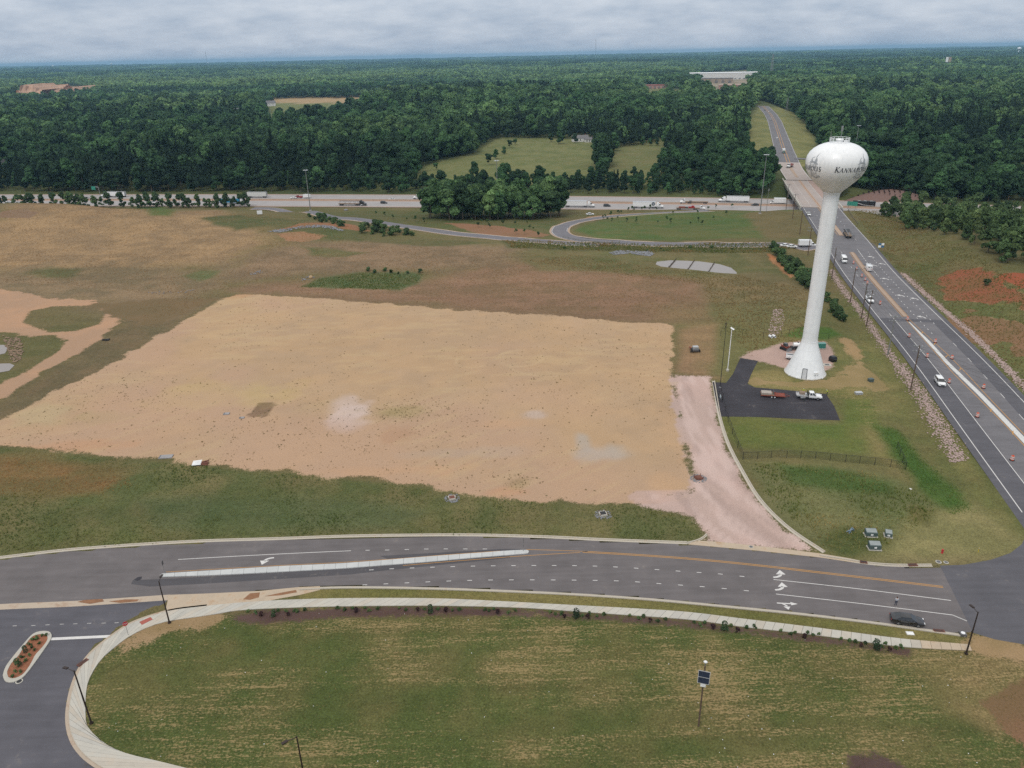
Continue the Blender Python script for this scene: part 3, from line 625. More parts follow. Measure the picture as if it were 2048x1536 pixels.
sheet('sealed_strip', [(262, 1168), (266, 1160), (330, 1158), (700, 1137), (860, 1124), (960, 1116), (1020, 1111), (1020, 1116), (900, 1128), (760, 1142), (700, 1149), (400, 1168), (300, 1173)], asphalt('sealed_asphalt', D(88, 86, 90), .05), .004, road)
sheet('dark_patch', [(268, 1159), (276, 1154), (284, 1153), (283, 1158), (275, 1162)], A_LOT, .008, road)
sheet('sealed_strip', [(760, 1112), (900, 1104), (1000, 1098), (1040, 1098), (1040, 1101), (1000, 1104), (880, 1112), (780, 1120)], _mat if False else bpy.data.materials['sealed_asphalt'], .004, road)

# --- painted lines of the near road
def line_px(name, px, w, m, z=.008, parent=None): return ribbon(name, spline(W(px), 1.5), -w / 2, w / 2, m, z, parent)
def dashes_px(px, parent, spacing=3.66, ln=.95, w=.14, name='lane_dash', m=None):
    l = spline(W(px), .2); k = int(spacing / .2); e = max(2, int(ln / .2) + 1)
    for i in range(0, len(l) - e, k): ribbon(name, l[i:i + e], -w / 2, w / 2, m or M_WHITE, .008, parent)
line_px('lane_line', [(356, 1119), (480, 1112), (600, 1106), (702, 1101.5)], .14, M_WHITE, parent=road)
dashes_px([(731, 1100.5), (780, 1100), (860, 1098), (985, 1098)], road)
line_px('yellow_line', [(332, 1144), (560, 1131), (680, 1125), (800, 1117), (900, 1109), (1000, 1102)], .11, M_YELLOW, parent=road)
line_px('yellow_line', [(806, 1131), (900, 1123), (1022, 1113.5), (1090, 1109), (1160, 1105)], .11, M_YELLOW, parent=road)
line_px('yellow_line', [(1052, 1099), (1110, 1100.5), (1175, 1103)], .11, M_YELLOW, parent=road)
for o in (-.17, .17):
    l = spline(W([(1165, 1103.5), (1260, 1109), (1380, 1117.5), (1500, 1129), (1640, 1145), (1760, 1159), (1886, 1174)]), 1.5); ribbon('yellow_line', l, o - .07, o + .07, M_YELLOW, .008, road)
dashes_px([(738, 1140), (786, 1137.5), (863, 1134.5), (960, 1132), (1100, 1131), (1200, 1132.5), (1290, 1137.5), (1375, 1143.5), (1440, 1148), (1530, 1158)], road)
line_px('lane_line', [(1547, 1159), (1720, 1178), (1902, 1201)], .14, M_WHITE, parent=road)
dashes_px([(725, 1170), (808, 1166), (900, 1162), (985, 1160), (1120, 1160), (1240, 1162), (1330, 1168), (1425, 1175), (1530, 1185)], road)
line_px('lane_line', [(1552, 1188), (1720, 1207), (1905, 1230)], .14, M_WHITE, parent=road)
line_px('lane_line', [(1905, 1230), (1920, 1234), (1934, 1242)], .22, M_DUSTY, parent=road)
line_px('stop_line', [(101, 1278), (221, 1272.5)], .6, M_WHITE, parent=side)
for zx, zy in ((86, 705), (195, 703), (278, 699), (362, 695), (441, 693), (522, 690), (607, 689), (683, 687)):
    line_px('lane_dash', [(zx / 2.926 - 4.2, 1011 + zy / 2.926), (zx / 2.926 + 4.2, 1011 + zy / 2.926 - .4)], .13, M_DUSTY, parent=side)
def arrow(px, py, rz, kind, parent, s=1.0, z=.008, base=None):
    """road arrow, travel along +x, turning to +y"""
    b = base or PZ(px, py); mb = MB(); pts = []
    def add(poly): 
        n = len(poly); mb.add([(p[0] * s, p[1] * s, 0) for p in poly], [tuple(range(n))])
    if kind == 'turn':
        c = []
        for i in range(7):
            t = i / 6 * 1.4; c.append((-1.35 + 1.5 * math.sin(t), -.95 + 1.15 * (1 - math.cos(t))))
        for i in range(6):
            w0 = .17 + .015 * i; a, b2 = Vector(c[i]), Vector(c[i + 1]); d = (b2 - a).normalized(); n = Vector((-d.y, d.x)) * w0
            add([a - n, b2 - n, b2 + n, a + n])
        e = Vector(c[-1]); add([(e.x - .85, e.y - .1), (e.x + .8, e.y - .1), (e.x + .1, e.y + 1.1)])
    else:
        add([(-1.6, -.12), (.6, -.12), (.6, .12), (-1.6, .12)]); add([(.6, -.4), (1.7, 0), (.6, .4)])
        if kind == 'through_right':
            add([(-.9, -.12), (-.2, -.7), (0, -.55), (-.5, -.1)]); add([(-.75, -.75), (.35, -.75), (-.1, -1.5)])
    o = mb.build('turn_arrow', M_WHITE, parent); o.location = (b.x, b.y, b.z + z); o.rotation_euler[2] = rz; return o
arrow(1560, 1148, R(-5), 'turn', road, 1.0); arrow(1564, 1173, R(-5), 'turn', road, 1.0); arrow(1574, 1207, R(-6), 'through_right', road, 1.0); arrow(530, 1122, R(178), 'turn', road, 1.0)

# --- kerbs (gutter pan and raised lip), each run one object
def kerb(name, px, side_, label, gut=.5, m=None):
    l = spline(W(px), 1.0); root = struct(ribbon(name, l, 0, side_ * gut, m or C_KERB, .02, thick=.2), label)
    ribbon('kerb_lip', l, side_ * gut, side_ * (gut + .22), m or C_KERB, .17, root, thick=.4); return root
kerb('kerb', [(-160, 1137), (0, 1118), (130, 1103), (260, 1093), (400, 1085), (560, 1080), (700, 1075), (850, 1073), (960, 1073), (1100, 1077), (1200, 1082), (1330, 1087), (1375, 1088.5)], 1, 'concrete kerb between the road and the tall grass')
kerb('kerb', [(1375, 1088), (1395, 1083), (1408, 1077), (1416, 1070)], 1, 'short curved kerb return beside the gravel drive', .2)
kerb('kerb', [(1640, 1115), (1700, 1124), (1733, 1129), (1790, 1133.5), (1866, 1133.5)], 1, 'kerb in front of the electrical cabinets', .45)
kerb('kerb', [(600, 1175.5), (700, 1172.5), (850, 1174.5), (1000, 1179.5), (1150, 1186.5), (1300, 1196.5), (1450, 1210.5), (1600, 1225.5), (1750, 1243.5), (1850, 1257.5), (1928, 1268.5)], -1, 'concrete kerb along the near side of the road', .45)
kerb('kerb', [(1424, 762), (1430, 800), (1437, 838), (1453, 888), (1481, 943), (1517, 1001), (1572, 1056), (1645, 1106)], 1, 'white kerb along the right side of the gravel drive', .55)
struct(sheet('drive_apron', [(1392, 1081), (1440, 1084), (1560, 1097), (1640, 1107), (1700, 1117), (1745, 1127), (1700, 1124), (1640, 1115), (1520, 1102), (1400, 1091), (1376, 1089)], C_STAIN, .03, thick=.2), 'flush concrete strip where the gravel drive meets the road')
struct(ribbon('valley_gutter', spline(W([(-160, 1224), (0, 1214), (150, 1207.5), (250, 1201), (338, 1195)]), 1.0), -.7, .75, C_GUTTER, .012, thick=.1), 'mud-stained concrete gutter across the mouth of the side street')
struct(sheet('corner_apron', [(336, 1199), (334, 1190), (420, 1187), (520, 1182), (596, 1174.5), (640, 1172.5), (640, 1180), (600, 1190), (560, 1197), (500, 1210), (430, 1219), (360, 1228), (331, 1220)], C_STAIN, .03, thick=.1), 'stained concrete corner between road and pavement')
for pts in ([(155, 1204), (170, 1200), (205, 1198), (208, 1203), (180, 1208)], [(218, 1203), (250, 1199), (278, 1199), (274, 1203), (240, 1206)], [(486, 1199), (500, 1187), (520, 1185), (518, 1195), (500, 1200)], [(528, 1193), (560, 1186), (592, 1180), (594, 1185), (560, 1191)]):
    sheet('mud_stain', pts, mat('drying_mud', tuple(D(146, 106, 78)), .9, var=.25, obj=False), .034, road)

# --- pavement made of single slabs
OUTER = [(212, 1540), (186, 1524), (164, 1505), (147, 1480), (139, 1452), (138, 1421), (145, 1380), (157, 1346), (174, 1317), (192, 1298), (226, 1271), (260, 1248.5), (294, 1235), (345, 1221), (413, 1212.6), (480, 1206), (580, 1200), (700, 1197), (870, 1197.5), (1000, 1203), (1130, 1210), (1260, 1217), (1378, 1225), (1485, 1238), (1642, 1257), (1799, 1277.5), (1939, 1289.5)]
INNER = [(385, 1540), (325, 1525), (273, 1513), (239, 1503), (212, 1489.5), (188, 1472), (174, 1452), (171, 1421), (173, 1380), (181, 1353), (202, 1320), (226, 1298), (260, 1272.5), (304, 1252), (342, 1242), (424, 1230), (480, 1221), (580, 1216), (700, 1213), (870, 1212), (1042, 1216), (1158, 1224), (1260, 1231), (1380, 1240), (1485, 1254), (1642, 1272), (1799, 1293.5), (1944, 1302)]
walk = struct(thing('sidewalk', 'pale concrete sidewalk of single slabs curving round the lawn corner', None))
def slabs(a, b, n, root, m, z0, z1, name='slab', gap=.016, odd=None):
    sa = np.linspace(0, 1, len(a)); sb = np.linspace(0, 1, len(b))
    A = np.stack([np.interp(np.linspace(0, 1, n + 1), sa, a[:, i]) for i in range(2)], 1); B = np.stack([np.interp(np.linspace(0, 1, n + 1), sb, b[:, i]) for i in range(2)], 1)
    for i in range(n):
        q = [A[i] * (1 - gap) + A[i + 1] * gap, A[i + 1] * (1 - gap) + A[i] * gap, B[i + 1] * (1 - gap) + B[i] * gap, B[i] * (1 - gap) + B[i + 1] * gap]
        MB().prism(q, z0, z1 + .012 * random.random()).build(name, (odd(i, n) if odd else None) or m, root)
random.seed(3)
oa = spline(W(OUTER), .3); oi_ = spline(W(INNER), .3)
C_SLABS = [C_WALK, concrete('pavement_concrete_warm', D(198, 190, 177), .25), concrete('pavement_concrete_grey', D(192, 189, 181), .15)]
slabs(oa, oi_, 118, walk, C_WALK, -.05, .1, odd=lambda i, n: C_STAIN if i > n - 6 else C_SLABS[random.choice([0, 0, 0, 0, 1, 2])])
ribbon('kerb_edge', spline(W(OUTER[:15]), 1.0), 0, .45, C_GUTTER, .03, walk, thick=.2)
ribbon('kerb_edge', spline(W(OUTER[:15]), 1.0), -.06, 0, C_KERB, .12, walk, thick=.3)
sheet('ramp_mat', [(279, 1245), (301, 1235), (306, 1240), (284, 1251)], mat('red_tactile_mat', tuple(D(172, 96, 84)), .8, obj=False), .125, walk)
# median island
IT = [(326, 1148), (440, 1141), (560, 1133.5), (680, 1128), (765, 1121.5), (851, 1114.5), (940, 1108), (1022, 1102), (1052, 1101)]
IB = [(326, 1154.5), (440, 1150.5), (560, 1144.5), (680, 1138), (765, 1131.5), (851, 1125), (940, 1117), (1022, 1110.5), (1052, 1108)]
island = struct(thing('traffic_island', 'narrow white concrete traffic island in the road', None))
slabs(spline(W(IT), .3), spline(W(IB), .3), 32, island, C_ISLAND, -.05, .15, gap=.009)
def nose(a, b, root):
    a, b = np.array(a), np.array(b); c = (a + b) / 2; r = np.linalg.norm(a - b) / 2; t0 = math.atan2(*(a - c)[::-1])
    MB().prism([(c[0] + r * math.cos(t0 + k * math.pi / 8), c[1] + r * math.sin(t0 + k * math.pi / 8)) for k in range(9)], -.05, .155).build('island_nose', C_ISLAND, root)
nose(W([IT[0]])[0], W([IB[0]])[0], island); nose(W([IB[-1]])[0], W([IT[-1]])[0], island)
# planted island in the side street
PI_O = [(6, 1352), (12, 1334), (30, 1310), (50, 1286), (66, 1269), (82, 1263.5), (98, 1264), (104, 1272), (98, 1286), (76, 1318), (56, 1345), (42, 1359), (24, 1366), (10, 1363)]
pisl = struct(thing('planted_island', 'rounded planted island with kerb in the side street', None))
wo_ = W(PI_O); cc = wo_.mean(0)
sm = spline(np.concatenate([wo_, wo_[:1]]), .5)[:-1]
inn = np.array([p + (cc - p) / np.linalg.norm(cc - p) * .75 for p in sm])
N_ = len(sm); mb = MB(); mb.add([(*p, .15) for p in sm] + [(*p, .17) for p in inn] + [(*p, -.1) for p in sm], [(i, (i + 1) % N_, N_ + (i + 1) % N_, N_ + i) for i in range(N_)] + [(2 * N_ + i, 2 * N_ + (i + 1) % N_, (i + 1) % N_, i) for i in range(N_)])
if sum(sm[i][0] * sm[(i + 1) % N_][1] - sm[(i + 1) % N_][0] * sm[i][1] for i in range(N_)) < 0: mb.f = [tuple(reversed(f)) for f in mb.f]
mb.build('kerb_ring', C_WALK, pisl); MB().prism([tuple(p) for p in inn], 0, .14).build('pine_straw_bed', mat('pine_straw', tuple(D(150, 98, 72)), .95, var=.35, scale=3, bump=.4, obj=False), pisl)

# --- the five-lane main road, bridge and interstate
def rl(y0, y1, step=4.0):
    y = np.arange(y0, y1 + .01, step); return np.stack([road_x(y), y], 1)
def rstrip(name, y0, y1, u0, u1, m, dz, parent=None, thick=0., step=4.):   # u to the right of the centre line
    l = rl(y0, y1, step); n = -normals(l); a = l + n * u0; b = l + n * u1; z = road_z(l[:, 1]) + dz; N = len(l); mb = MB()
    vs = [(*a[i], z[i]) for i in range(N)] + [(*b[i], z[i]) for i in range(N)]; fs = [(i, N + i, N + i + 1, i + 1) for i in range(N - 1)]
    if thick:
        vs += [(*a[i], z[i] - thick) for i in range(N)] + [(*b[i], z[i] - thick) for i in range(N)]
        fs += [(i, i + 1, 2 * N + i + 1, 2 * N + i) for i in range(N - 1)] + [(N + i + 1, N + i, 3 * N + i, 3 * N + i + 1) for i in range(N - 1)] + [(0, 2 * N, 3 * N, N), (N - 1, 2 * N - 1, 4 * N - 1, 3 * N - 1)]
    mb.add(vs, fs); return mb.build(name, m, parent)
BR0, BR1 = 446., 548.
main = struct(rstrip('main_road', 88, BR0, -11.4, 11.6, A_NEW, .012), 'five-lane main road running past the water tower to the bridge')
far_road = struct(rstrip('main_road', BR1, 1330, -8.8, 8.8, A_MAIN, .03), 'main road continuing straight beyond the bridge')
rstrip('old_pavement', 105, 236, -4.9, 6.2, A_MAIN, .016, main); rstrip('old_pavement', 236, BR0, -9.6, 10.6, A_MAIN, .016, main)
rstrip('edge_line', 120, 330, -9.75, -9.55, M_WHITE, .024, main); rstrip('edge_line', 120, 334, 9.9, 10.1, M_WHITE, .024, main)
rstrip('edge_line', 352, BR0, -9.75, -9.55, M_WHITE, .024, main); rstrip('edge_line', 334, BR0, 10.1, 10.3, M_WHITE, .024, main)
rstrip('lane_line', 120, 236, -5.2, -5.02, M_WHITE, .024, main)
def rdash(u, y0, y1, sp, ln, w=.15, par=None, m=None):
    y = y0
    while y < y1: rstrip('lane_dash', y, y + ln, u - w / 2, u + w / 2, m or M_WHITE, .024, par or main, step=ln); y += sp
rdash(-5.1, 238, 330, 12.2, 3.0); rdash(2.6, 222, 334, 3.66, 1.0, .2); rdash(6.3, 232, 330, 3.66, 1.0, .2); rdash(5.2, 352, 440, 12.2, 3); rdash(-5.0, 356, 440, 12.2, 3); rdash(6.2, 126, 222, 12.2, 3.)
rstrip('lane_line', 290, 330, 2.5, 2.68, M_WHITE, .024, main)
# painted and concrete medians
rstrip('raised_median', 238, 328, -1.4, -.1, C_TAN, .15, main, thick=.3); rstrip('raised_median', 362, BR0, -1.0, .9, C_TAN, .15, main, thick=.3)
for a, b in ((238, 328), (362, BR0)):
    rstrip('yellow_line', a, b, -1.75, -1.6, M_YELLOW, .024, main); rstrip('yellow_line', a, b, .95 if a > 300 else .15, 1.1 if a > 300 else .3, M_YELLOW, .024, main)
def taper(name, pts, m, dz, parent):     # (y, u0, u1) rows
    rows = sorted(pts); mb = MB(); vs = []
    for y, a, b in rows: vs += [(float(road_x(y)) + a, y, float(road_z(y)) + dz), (float(road_x(y)) + b, y, float(road_z(y)) + dz)]
    mb.add(vs, [(2 * i, 2 * i + 1, 2 * i + 3, 2 * i + 2) for i in range(len(rows) - 1)]); return mb.build(name, m, parent)
taper('white_median_strip', [(233, -1.3, -1.0), (215, -1.3, -.2), (197, -1.2, .0), (176, .3, 1.6), (156, 1.3, 2.7), (135, 2.2, 3.9), (115, 3.0, 4.8)], M_DUST, .022, main)
taper('yellow_line', [(236, -.4, -.25), (227, .0, .15), (203, 1.5, 1.68), (189, 2.0, 2.18), (176, 2.3, 2.48), (150, 3.4, 3.58), (115, 5.2, 5.4)], M_YELLOW, .025, main)
taper('yellow_line', [(236, -1.6, -1.45), (210, -1.7, -1.55), (190, -1.6, -1.4), (172, -.2, 0), (158, .8, 1.), (135, 1.6, 1.8), (115, 2.3, 2.5)], M_YELLOW, .025, main)
for y, a, b in ((222, -.6, .3), (212, -.1, 1.0), (202, .1, 1.5), (192, .7, 1.9), (166, -.1, .9), (154, .7, 1.6), (143, 1.2, 2.1)):
    taper('yellow_bar', [(y - .25, a, a + .02), (y, a, a + .3), (y + 1.4, b - .3, b), (y + 1.65, b - .02, b)], M_YELLOW, .027, main)
for u, y, k in ((4.3, 238, 'turn'), (4.2, 262, 'turn'), (8, 258, 'turn'), (4.3, 284, 'turn'), (4.4, 304, 'turn'), (8.2, 306, 'turn'), (6, 318, 'turn'), (-3.4, 372, 'turn'), (-7.2, 385, 'turn'), (-3.4, 402, 'straight')):
    arrow(0, 0, R(77 if u > 0 else 257), k, main, 1.15, base=Vector((float(road_x(y)) + u, y, float(road_z(y)) + .018)))
# bridge
bridge = thing('road_bridge', 'concrete road bridge carrying the main road over the interstate', 'bridge')
rstrip('deck', BR0, BR1, -11.6, 12.0, C_DECK, .02, bridge, thick=1.0)
for u in (-11.6, 11.4): rstrip('parapet', BR0 - 4, BR1 + 4, u, u + .6, C_WALK, 1.0, bridge, thick=2.3)
rstrip('girder', BR0, BR1, -10.5, -9.6, C_HWY, -.98, bridge, thick=1.3); rstrip('girder', BR0, BR1, 9.9, 10.8, C_HWY, -.98, bridge, thick=1.3)
rstrip('median_strip', BR0, BR1, -1.0, .9, C_TAN, .06, bridge); rstrip('median_line', BR0, BR1, -.1, .12, mat('rust_joint', tuple(D(140, 84, 66)), .8), .07, bridge)
rstrip('gutter_stripe', BR0, BR1, 5.5, 9.5, concrete('deck_stain', D(176, 152, 142), .3, .1), .03, bridge)
for u in (-9.6, 10.4, -5, 5): rstrip('lane_line', BR0, BR1, u, u + .12, M_WHITE, .04, bridge)
for yy in (466, 492, 520):
    for u in (-9, -3, 3, 9): MB().tube((float(road_x(yy)) + u, yy - u * .25, -10.5), (float(road_x(yy)) + u, yy - u * .25, -5.0), .55, n=10).build('pier', C_HWY, bridge)
    MB().box((float(road_x(yy)), yy, -4.7), (22, 1.2, 1.0), R(-14)).build('pier_cap', C_HWY, bridge)
for yy in (BR0 - 1, BR1 + 1): MB().box((float(road_x(yy)) + .2, yy, -6), (23, 1.5, 5.4), R(-13)).build('abutment', C_HWY, bridge)
rstrip('old_pavement', BR1, 640, -8.7, 8.7, C_DECK, .04, far_road)
for u in (-8.4, 8.2): rstrip('edge_line', BR1, 1320, u, u + .25, M_WHITE, .05, far_road, step=10)
rstrip('raised_median', 560, 620, -1., 1., C_TAN, .15, far_road, thick=.2); rstrip('yellow_line', 640, 1320, -1.3, -.9, M_YELLOW, .05, far_road, step=10); rstrip('yellow_line', 640, 1320, .9, 1.3, M_YELLOW, .05, far_road, step=10)
rdash(-5, 640, 1000, 12.2, 3.6, .25, far_road); rdash(5, 640, 1000, 12.2, 3.6, .25, far_road)
# interstate
def istrip(name, x0, x1, s0, s1, m, z, parent=None, step=12.):
    x = np.arange(x0, x1 + .1, step); l = np.stack([x, inter_y(x)], 1); k = np.exp(-(np.arange(-5, 6) / 2.5) ** 2); k /= k.sum()
    yy = np.convolve(np.pad(l[:, 1], 5, mode='reflect', reflect_type='odd'), k, 'valid'); l = np.stack([x, yy], 1)
    n = normals(l); a = l + n * s0; b = l + n * s1; N = len(l); mb = MB()
    mb.add([(*p, z) for p in a] + [(*p, z) for p in b], [(i, i + 1, N + i + 1, N + i) for i in range(N - 1)]); return mb.build(name, m, parent)
inter = struct(istrip('interstate', -900, 640, -25, 25, C_HWY, -9.93), 'pale concrete interstate crossing the middle distance')
istrip('median_shoulder', -900, 640, -2.6, 3.4, concrete('median_shoulder', D(172, 142, 126), .3, .1), -9.92, inter); istrip('outer_shoulder', -900, 640, 21.6, 25, concrete('outer_shoulder', D(172, 150, 138), .3, .1), -9.92, inter)
istrip('outer_shoulder', -900, 640, -25, -21.8, bpy.data.materials['outer_shoulder'], -9.92, inter)
for s in (-21.6, -2.9, 3.7, 21.4): istrip('edge_line', -900, 640, s, s + .25, M_WHITE if abs(s) > 10 else M_YELLOW, -9.915, inter)
mb_w = asphalt('tyre_lane', D(160, 157, 158), .1)
for s in (-19.5, -15, -10.5, -6, 6.2, 10.6, 15.2, 19.4): istrip('wheel_lane', -900, 640, s - 1.0, s + 1.0, mb_w, -9.918, inter)
# barrier along the median of the interstate
MBW = MB(); 
bar = thing('median_barrier', 'low concrete barrier along the middle of the interstate', 'barrier')
x = np.arange(-900, 641, 12.); yy = inter_y(x) + .4
for i in range(len(x) - 1):
    if abs((x[i] + x[i + 1]) / 2) > 460: continue
    a = Vector((x[i] + .05, yy[i], -9.92)); b = Vector((x[i + 1] - .05, yy[i + 1], -9.92)); d = (b - a).normalized(); n = Vector((-d.y, d.x, 0))
    MB().loft([[p + n * .35, p - n * .35, p - n * .1 + Vector((0, 0, .85)), p + n * .1 + Vector((0, 0, .85))] for p in (a, b)]).build('barrier_length', C_TAN, bar)
# ramps
for k, rp in enumerate(RAMPS):
    l = spline(rp['line'], 2.5); w = rp['w']
    ro = struct(ribbon('ramp', l, -w, w, A_RAMP, .06, drape=True), ['grey slip ramp descending beside the dry field', 'grey loop ramp curling round the green mound'][k])
    for u in (-w + .25, w - .45): ribbon('edge_line', l, u, u + .22, M_WHITE, .075, ro, drape=True)
    ribbon('shoulder', l, w, w + 1.0, C_TAN, .03, ro, drape=True); ribbon('shoulder', l, -w - 1.0, -w, C_TAN, .03, ro, drape=True)
RP3 = [spline(np.array([(p.x, p.y) for p in (PZ(a, b, -5) for a, b in q)]), 4) for q in ([(1590, 322), (1640, 325), (1700, 328), (1780, 330)], [(1930, 342), (1985, 336), (2060, 334)])]
for l in RP3: struct(ribbon('ramp', l, -4, 4, A_RAMP, .25, drape=True), 'slip ramp half hidden by the woods beyond the bridge')
# stormwater pond with baffles
pond = struct(sheet('pond', None, None, -.55, world_pts=[Vector((*p, 0)) for p in (POND_W + (POND_W - POND_W.mean(0)) * .06)]), 'grey stormwater pond below the berm')
t = NT('pond_water'); t.b.inputs['Base Color'].default_value = (*D(150, 140, 132), 1); t.b.inputs['Roughness'].default_value = .12; t.b.inputs['Specular IOR Level'].default_value = .5
t.bump(t.noise(t.pos((1, .5, 1)), .8, 3), .12, .05); pond.data.materials.clear(); pond.data.materials.append(t.mat)
# ------------------------------------------------------------------ trees
rng = np.random.default_rng(11)
def foliage(name, dark, mid, light, trans=.35):
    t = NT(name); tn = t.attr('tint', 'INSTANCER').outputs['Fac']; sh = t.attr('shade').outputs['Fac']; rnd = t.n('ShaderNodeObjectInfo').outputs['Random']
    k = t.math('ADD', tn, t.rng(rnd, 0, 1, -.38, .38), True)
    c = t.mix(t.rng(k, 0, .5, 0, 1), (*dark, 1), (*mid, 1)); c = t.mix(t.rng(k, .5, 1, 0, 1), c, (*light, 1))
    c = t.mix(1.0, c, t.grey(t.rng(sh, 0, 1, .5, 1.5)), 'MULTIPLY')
    hs = t.n('ShaderNodeHueSaturation'); t.put(t.rng(rnd, 0, 1, .485, .52), hs.inputs['Hue']); hs.inputs['Saturation'].default_value = .95; t.l(c, hs.inputs['Color']); c = hs.outputs[0]
    t.put(c, t.b.inputs['Base Color']); t.b.inputs['Roughness'].default_value = .7; t.b.inputs['Specular IOR Level'].default_value = .2
    tr = t.n('ShaderNodeBsdfTranslucent'); t.l(c, tr.inputs[0]); mx = t.n('ShaderNodeMixShader'); mx.inputs[0].default_value = trans
    t.l(t.b.outputs[0], mx.inputs[1]); t.l(tr.outputs[0], mx.inputs[2]); t.l(mx.outputs[0], t.out.inputs[0]); return t.mat
F_LEAF = foliage('broadleaf_foliage', (.030, .072, .030), (.078, .158, .054), (.205, .305, .104))
F_PINE = foliage('pine_foliage', (.018, .040, .020), (.034, .066, .030), (.07, .115, .044))
F_SHRUB = foliage('shrub_foliage', (.045, .088, .032), (.085, .145, .048), (.17, .22, .075))
F_PURPLE = foliage('purple_foliage', (.035, .018, .020), (.050, .024, .026), (.075, .035, .034))
BARK = mat('bark', tuple(srgb(96, 84, 72)), .9, var=.3, scale=4)
def leaves(pos, nrm, size, m, name):
    """one small bent card for each leaf spray"""
    n = len(pos); nrm = nrm / np.linalg.norm(nrm, axis=1)[:, None]
    a = np.cross(nrm, rng.normal(size=(n, 3))); a /= np.linalg.norm(a, axis=1)[:, None]; b = np.cross(nrm, a); s = size[:, None]
    asp = rng.uniform(.55, 1.0, (n, 1))
    v = np.stack([pos - a * s * .5 - b * s * .5 * asp, pos + a * s * .5 - b * s * .42 * asp - nrm * s * .15, pos + a * s * .42 + b * s * .5 * asp, pos - a * s * .5 + b * s * .42 * asp - nrm * s * .15], 1).reshape(-1, 3)
    F = np.arange(4 * n).reshape(-1, 4); me = bpy.data.meshes.new(name)
    me.vertices.add(4 * n); me.vertices.foreach_set('co', v.ravel().astype(np.float32)); me.loops.add(4 * n); me.loops.foreach_set('vertex_index', F.ravel().astype(np.int32))
    me.polygons.add(n); me.polygons.foreach_set('loop_start', (np.arange(n) * 4).astype(np.int32)); me.polygons.foreach_set('loop_total', np.full(n, 4, np.int32)); me.update(calc_edges=True)
    return me
def crown_pts(h, r, nlobe, nleaf, base=.3, top=.95, pine=False):
    L = []
    for i in range(nlobe):
        if pine:
            f = (i + .5) / nlobe; z = h * (base + (1 - base) * f); rr = r * (1.05 - f) * rng.uniform(.7, 1.1); an = rng.uniform(0, 6.28); L.append((rr * .45 * math.cos(an), rr * .45 * math.sin(an), z, max(.5, rr * .62)))
        else:
            f = rng.uniform(0, 1); z = h * (base + (top - base) * f); env = r * math.sqrt(max(.08, 1 - (2 * f - .85) ** 2 * .85)); an = i * 2.4 + rng.uniform(-.5, .5); d = env * rng.uniform(.25, .78); lr = r * rng.uniform(.26, .46)
            L.append((d * math.cos(an), d * math.sin(an), min(z, h - lr * .75), lr))
    if not pine: L.append((0, 0, h * .72, r * .55))
    L = np.array(L); w = L[:, 3] ** 2; k = rng.choice(len(L), nleaf * 2, p=w / w.sum()); dr = rng.normal(size=(nleaf * 2, 3)); dr /= np.linalg.norm(dr, axis=1)[:, None]; dr[:, 2] = np.where(rng.random(nleaf * 2) < .35, np.abs(dr[:, 2]), dr[:, 2])
    sq = np.array([1, 1, .8]); p = L[k, :3] + dr * L[k, 3:4] * sq * rng.uniform(.72, 1.08, (nleaf * 2, 1))
    ins = np.zeros(len(p), bool)
    for j in range(len(L)): ins |= (np.linalg.norm((p - L[j, :3]) / sq, axis=1) < L[j, 3] * .68) & (k != j)
    p = p[~ins][:nleaf]; dr = dr[~ins][:nleaf]; kk = k[~ins][:nleaf]
    lob = rng.uniform(0, 1, len(L)); return p, dr, lob[kk], L
def crown(name, h, r, nlobe, nleaf, size, m, base=.3, pine=False):
    p, d, lob, L = crown_pts(h, r, nlobe, nleaf, base, pine=pine)
    me = leaves(p, d * .8 + rng.normal(size=p.shape) * .45 + np.array([0, 0, .25]), rng.uniform(.7, 1.3, len(p)) * size, m, name)
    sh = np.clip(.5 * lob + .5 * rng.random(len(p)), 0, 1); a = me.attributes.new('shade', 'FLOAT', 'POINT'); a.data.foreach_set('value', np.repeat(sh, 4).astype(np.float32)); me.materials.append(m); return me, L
def trunk(name, h, r0, L, nl=5):
    mb = MB(); mb.tube((0, 0, -.4), (0, 0, h * .45), r0, r0 * .7, 7); mb.tube((0, 0, h * .45), (0, 0, h * .85), r0 * .7, r0 * .2, 6)
    for l in L[:nl]: mb.tube((0, 0, min(l[2] * .75, h * .5)), (l[0] * .8, l[1] * .8, l[2]), r0 * .4, r0 * .1, 5)
    return mb.mesh(name, BARK)
HI = []      # full-size prototypes: (crown, trunk, kind)
for i in range(9):
    h = 19.0; r = rng.uniform(5.6, 7.0)
    if i < 7: c, L = crown('crown', h, r, int(rng.integers(11, 17)), 1700, 1.1, F_LEAF, base=.22)
    else: c, L = crown('crown', h, 4.2, 13, 1400, .95, F_PINE, base=.3, pine=True)
    HI.append((c, trunk('trunk', h, .28, L), 'leaf' if i < 7 else 'pine'))
YOUNG = []
for i in range(5):
    c, L = crown('crown', 9.0, rng.uniform(2.5, 3.2), 9, 800, .62, F_SHRUB, base=.12); YOUNG.append((c, trunk('trunk', 9.0, .13, L), 'leaf'))
BUSH = []
for i in range(5):
    c, L = crown('foliage', 3.0, 1.9, 7, 420, .42, F_SHRUB, base=.1); BUSH.append((c, trunk('stem', 3.0, .06, L, 4), 'leaf'))
def proto_obj(name, me, coll):
    o = bpy.data.objects.new(name, me); coll.objects.link(o); return o
FOREST_COL = bpy.data.collections.new('forest_prototypes')
for i in range(9): proto_obj('p%02d' % i, HI[i][0], FOREST_COL)                         # 0-8 single crowns
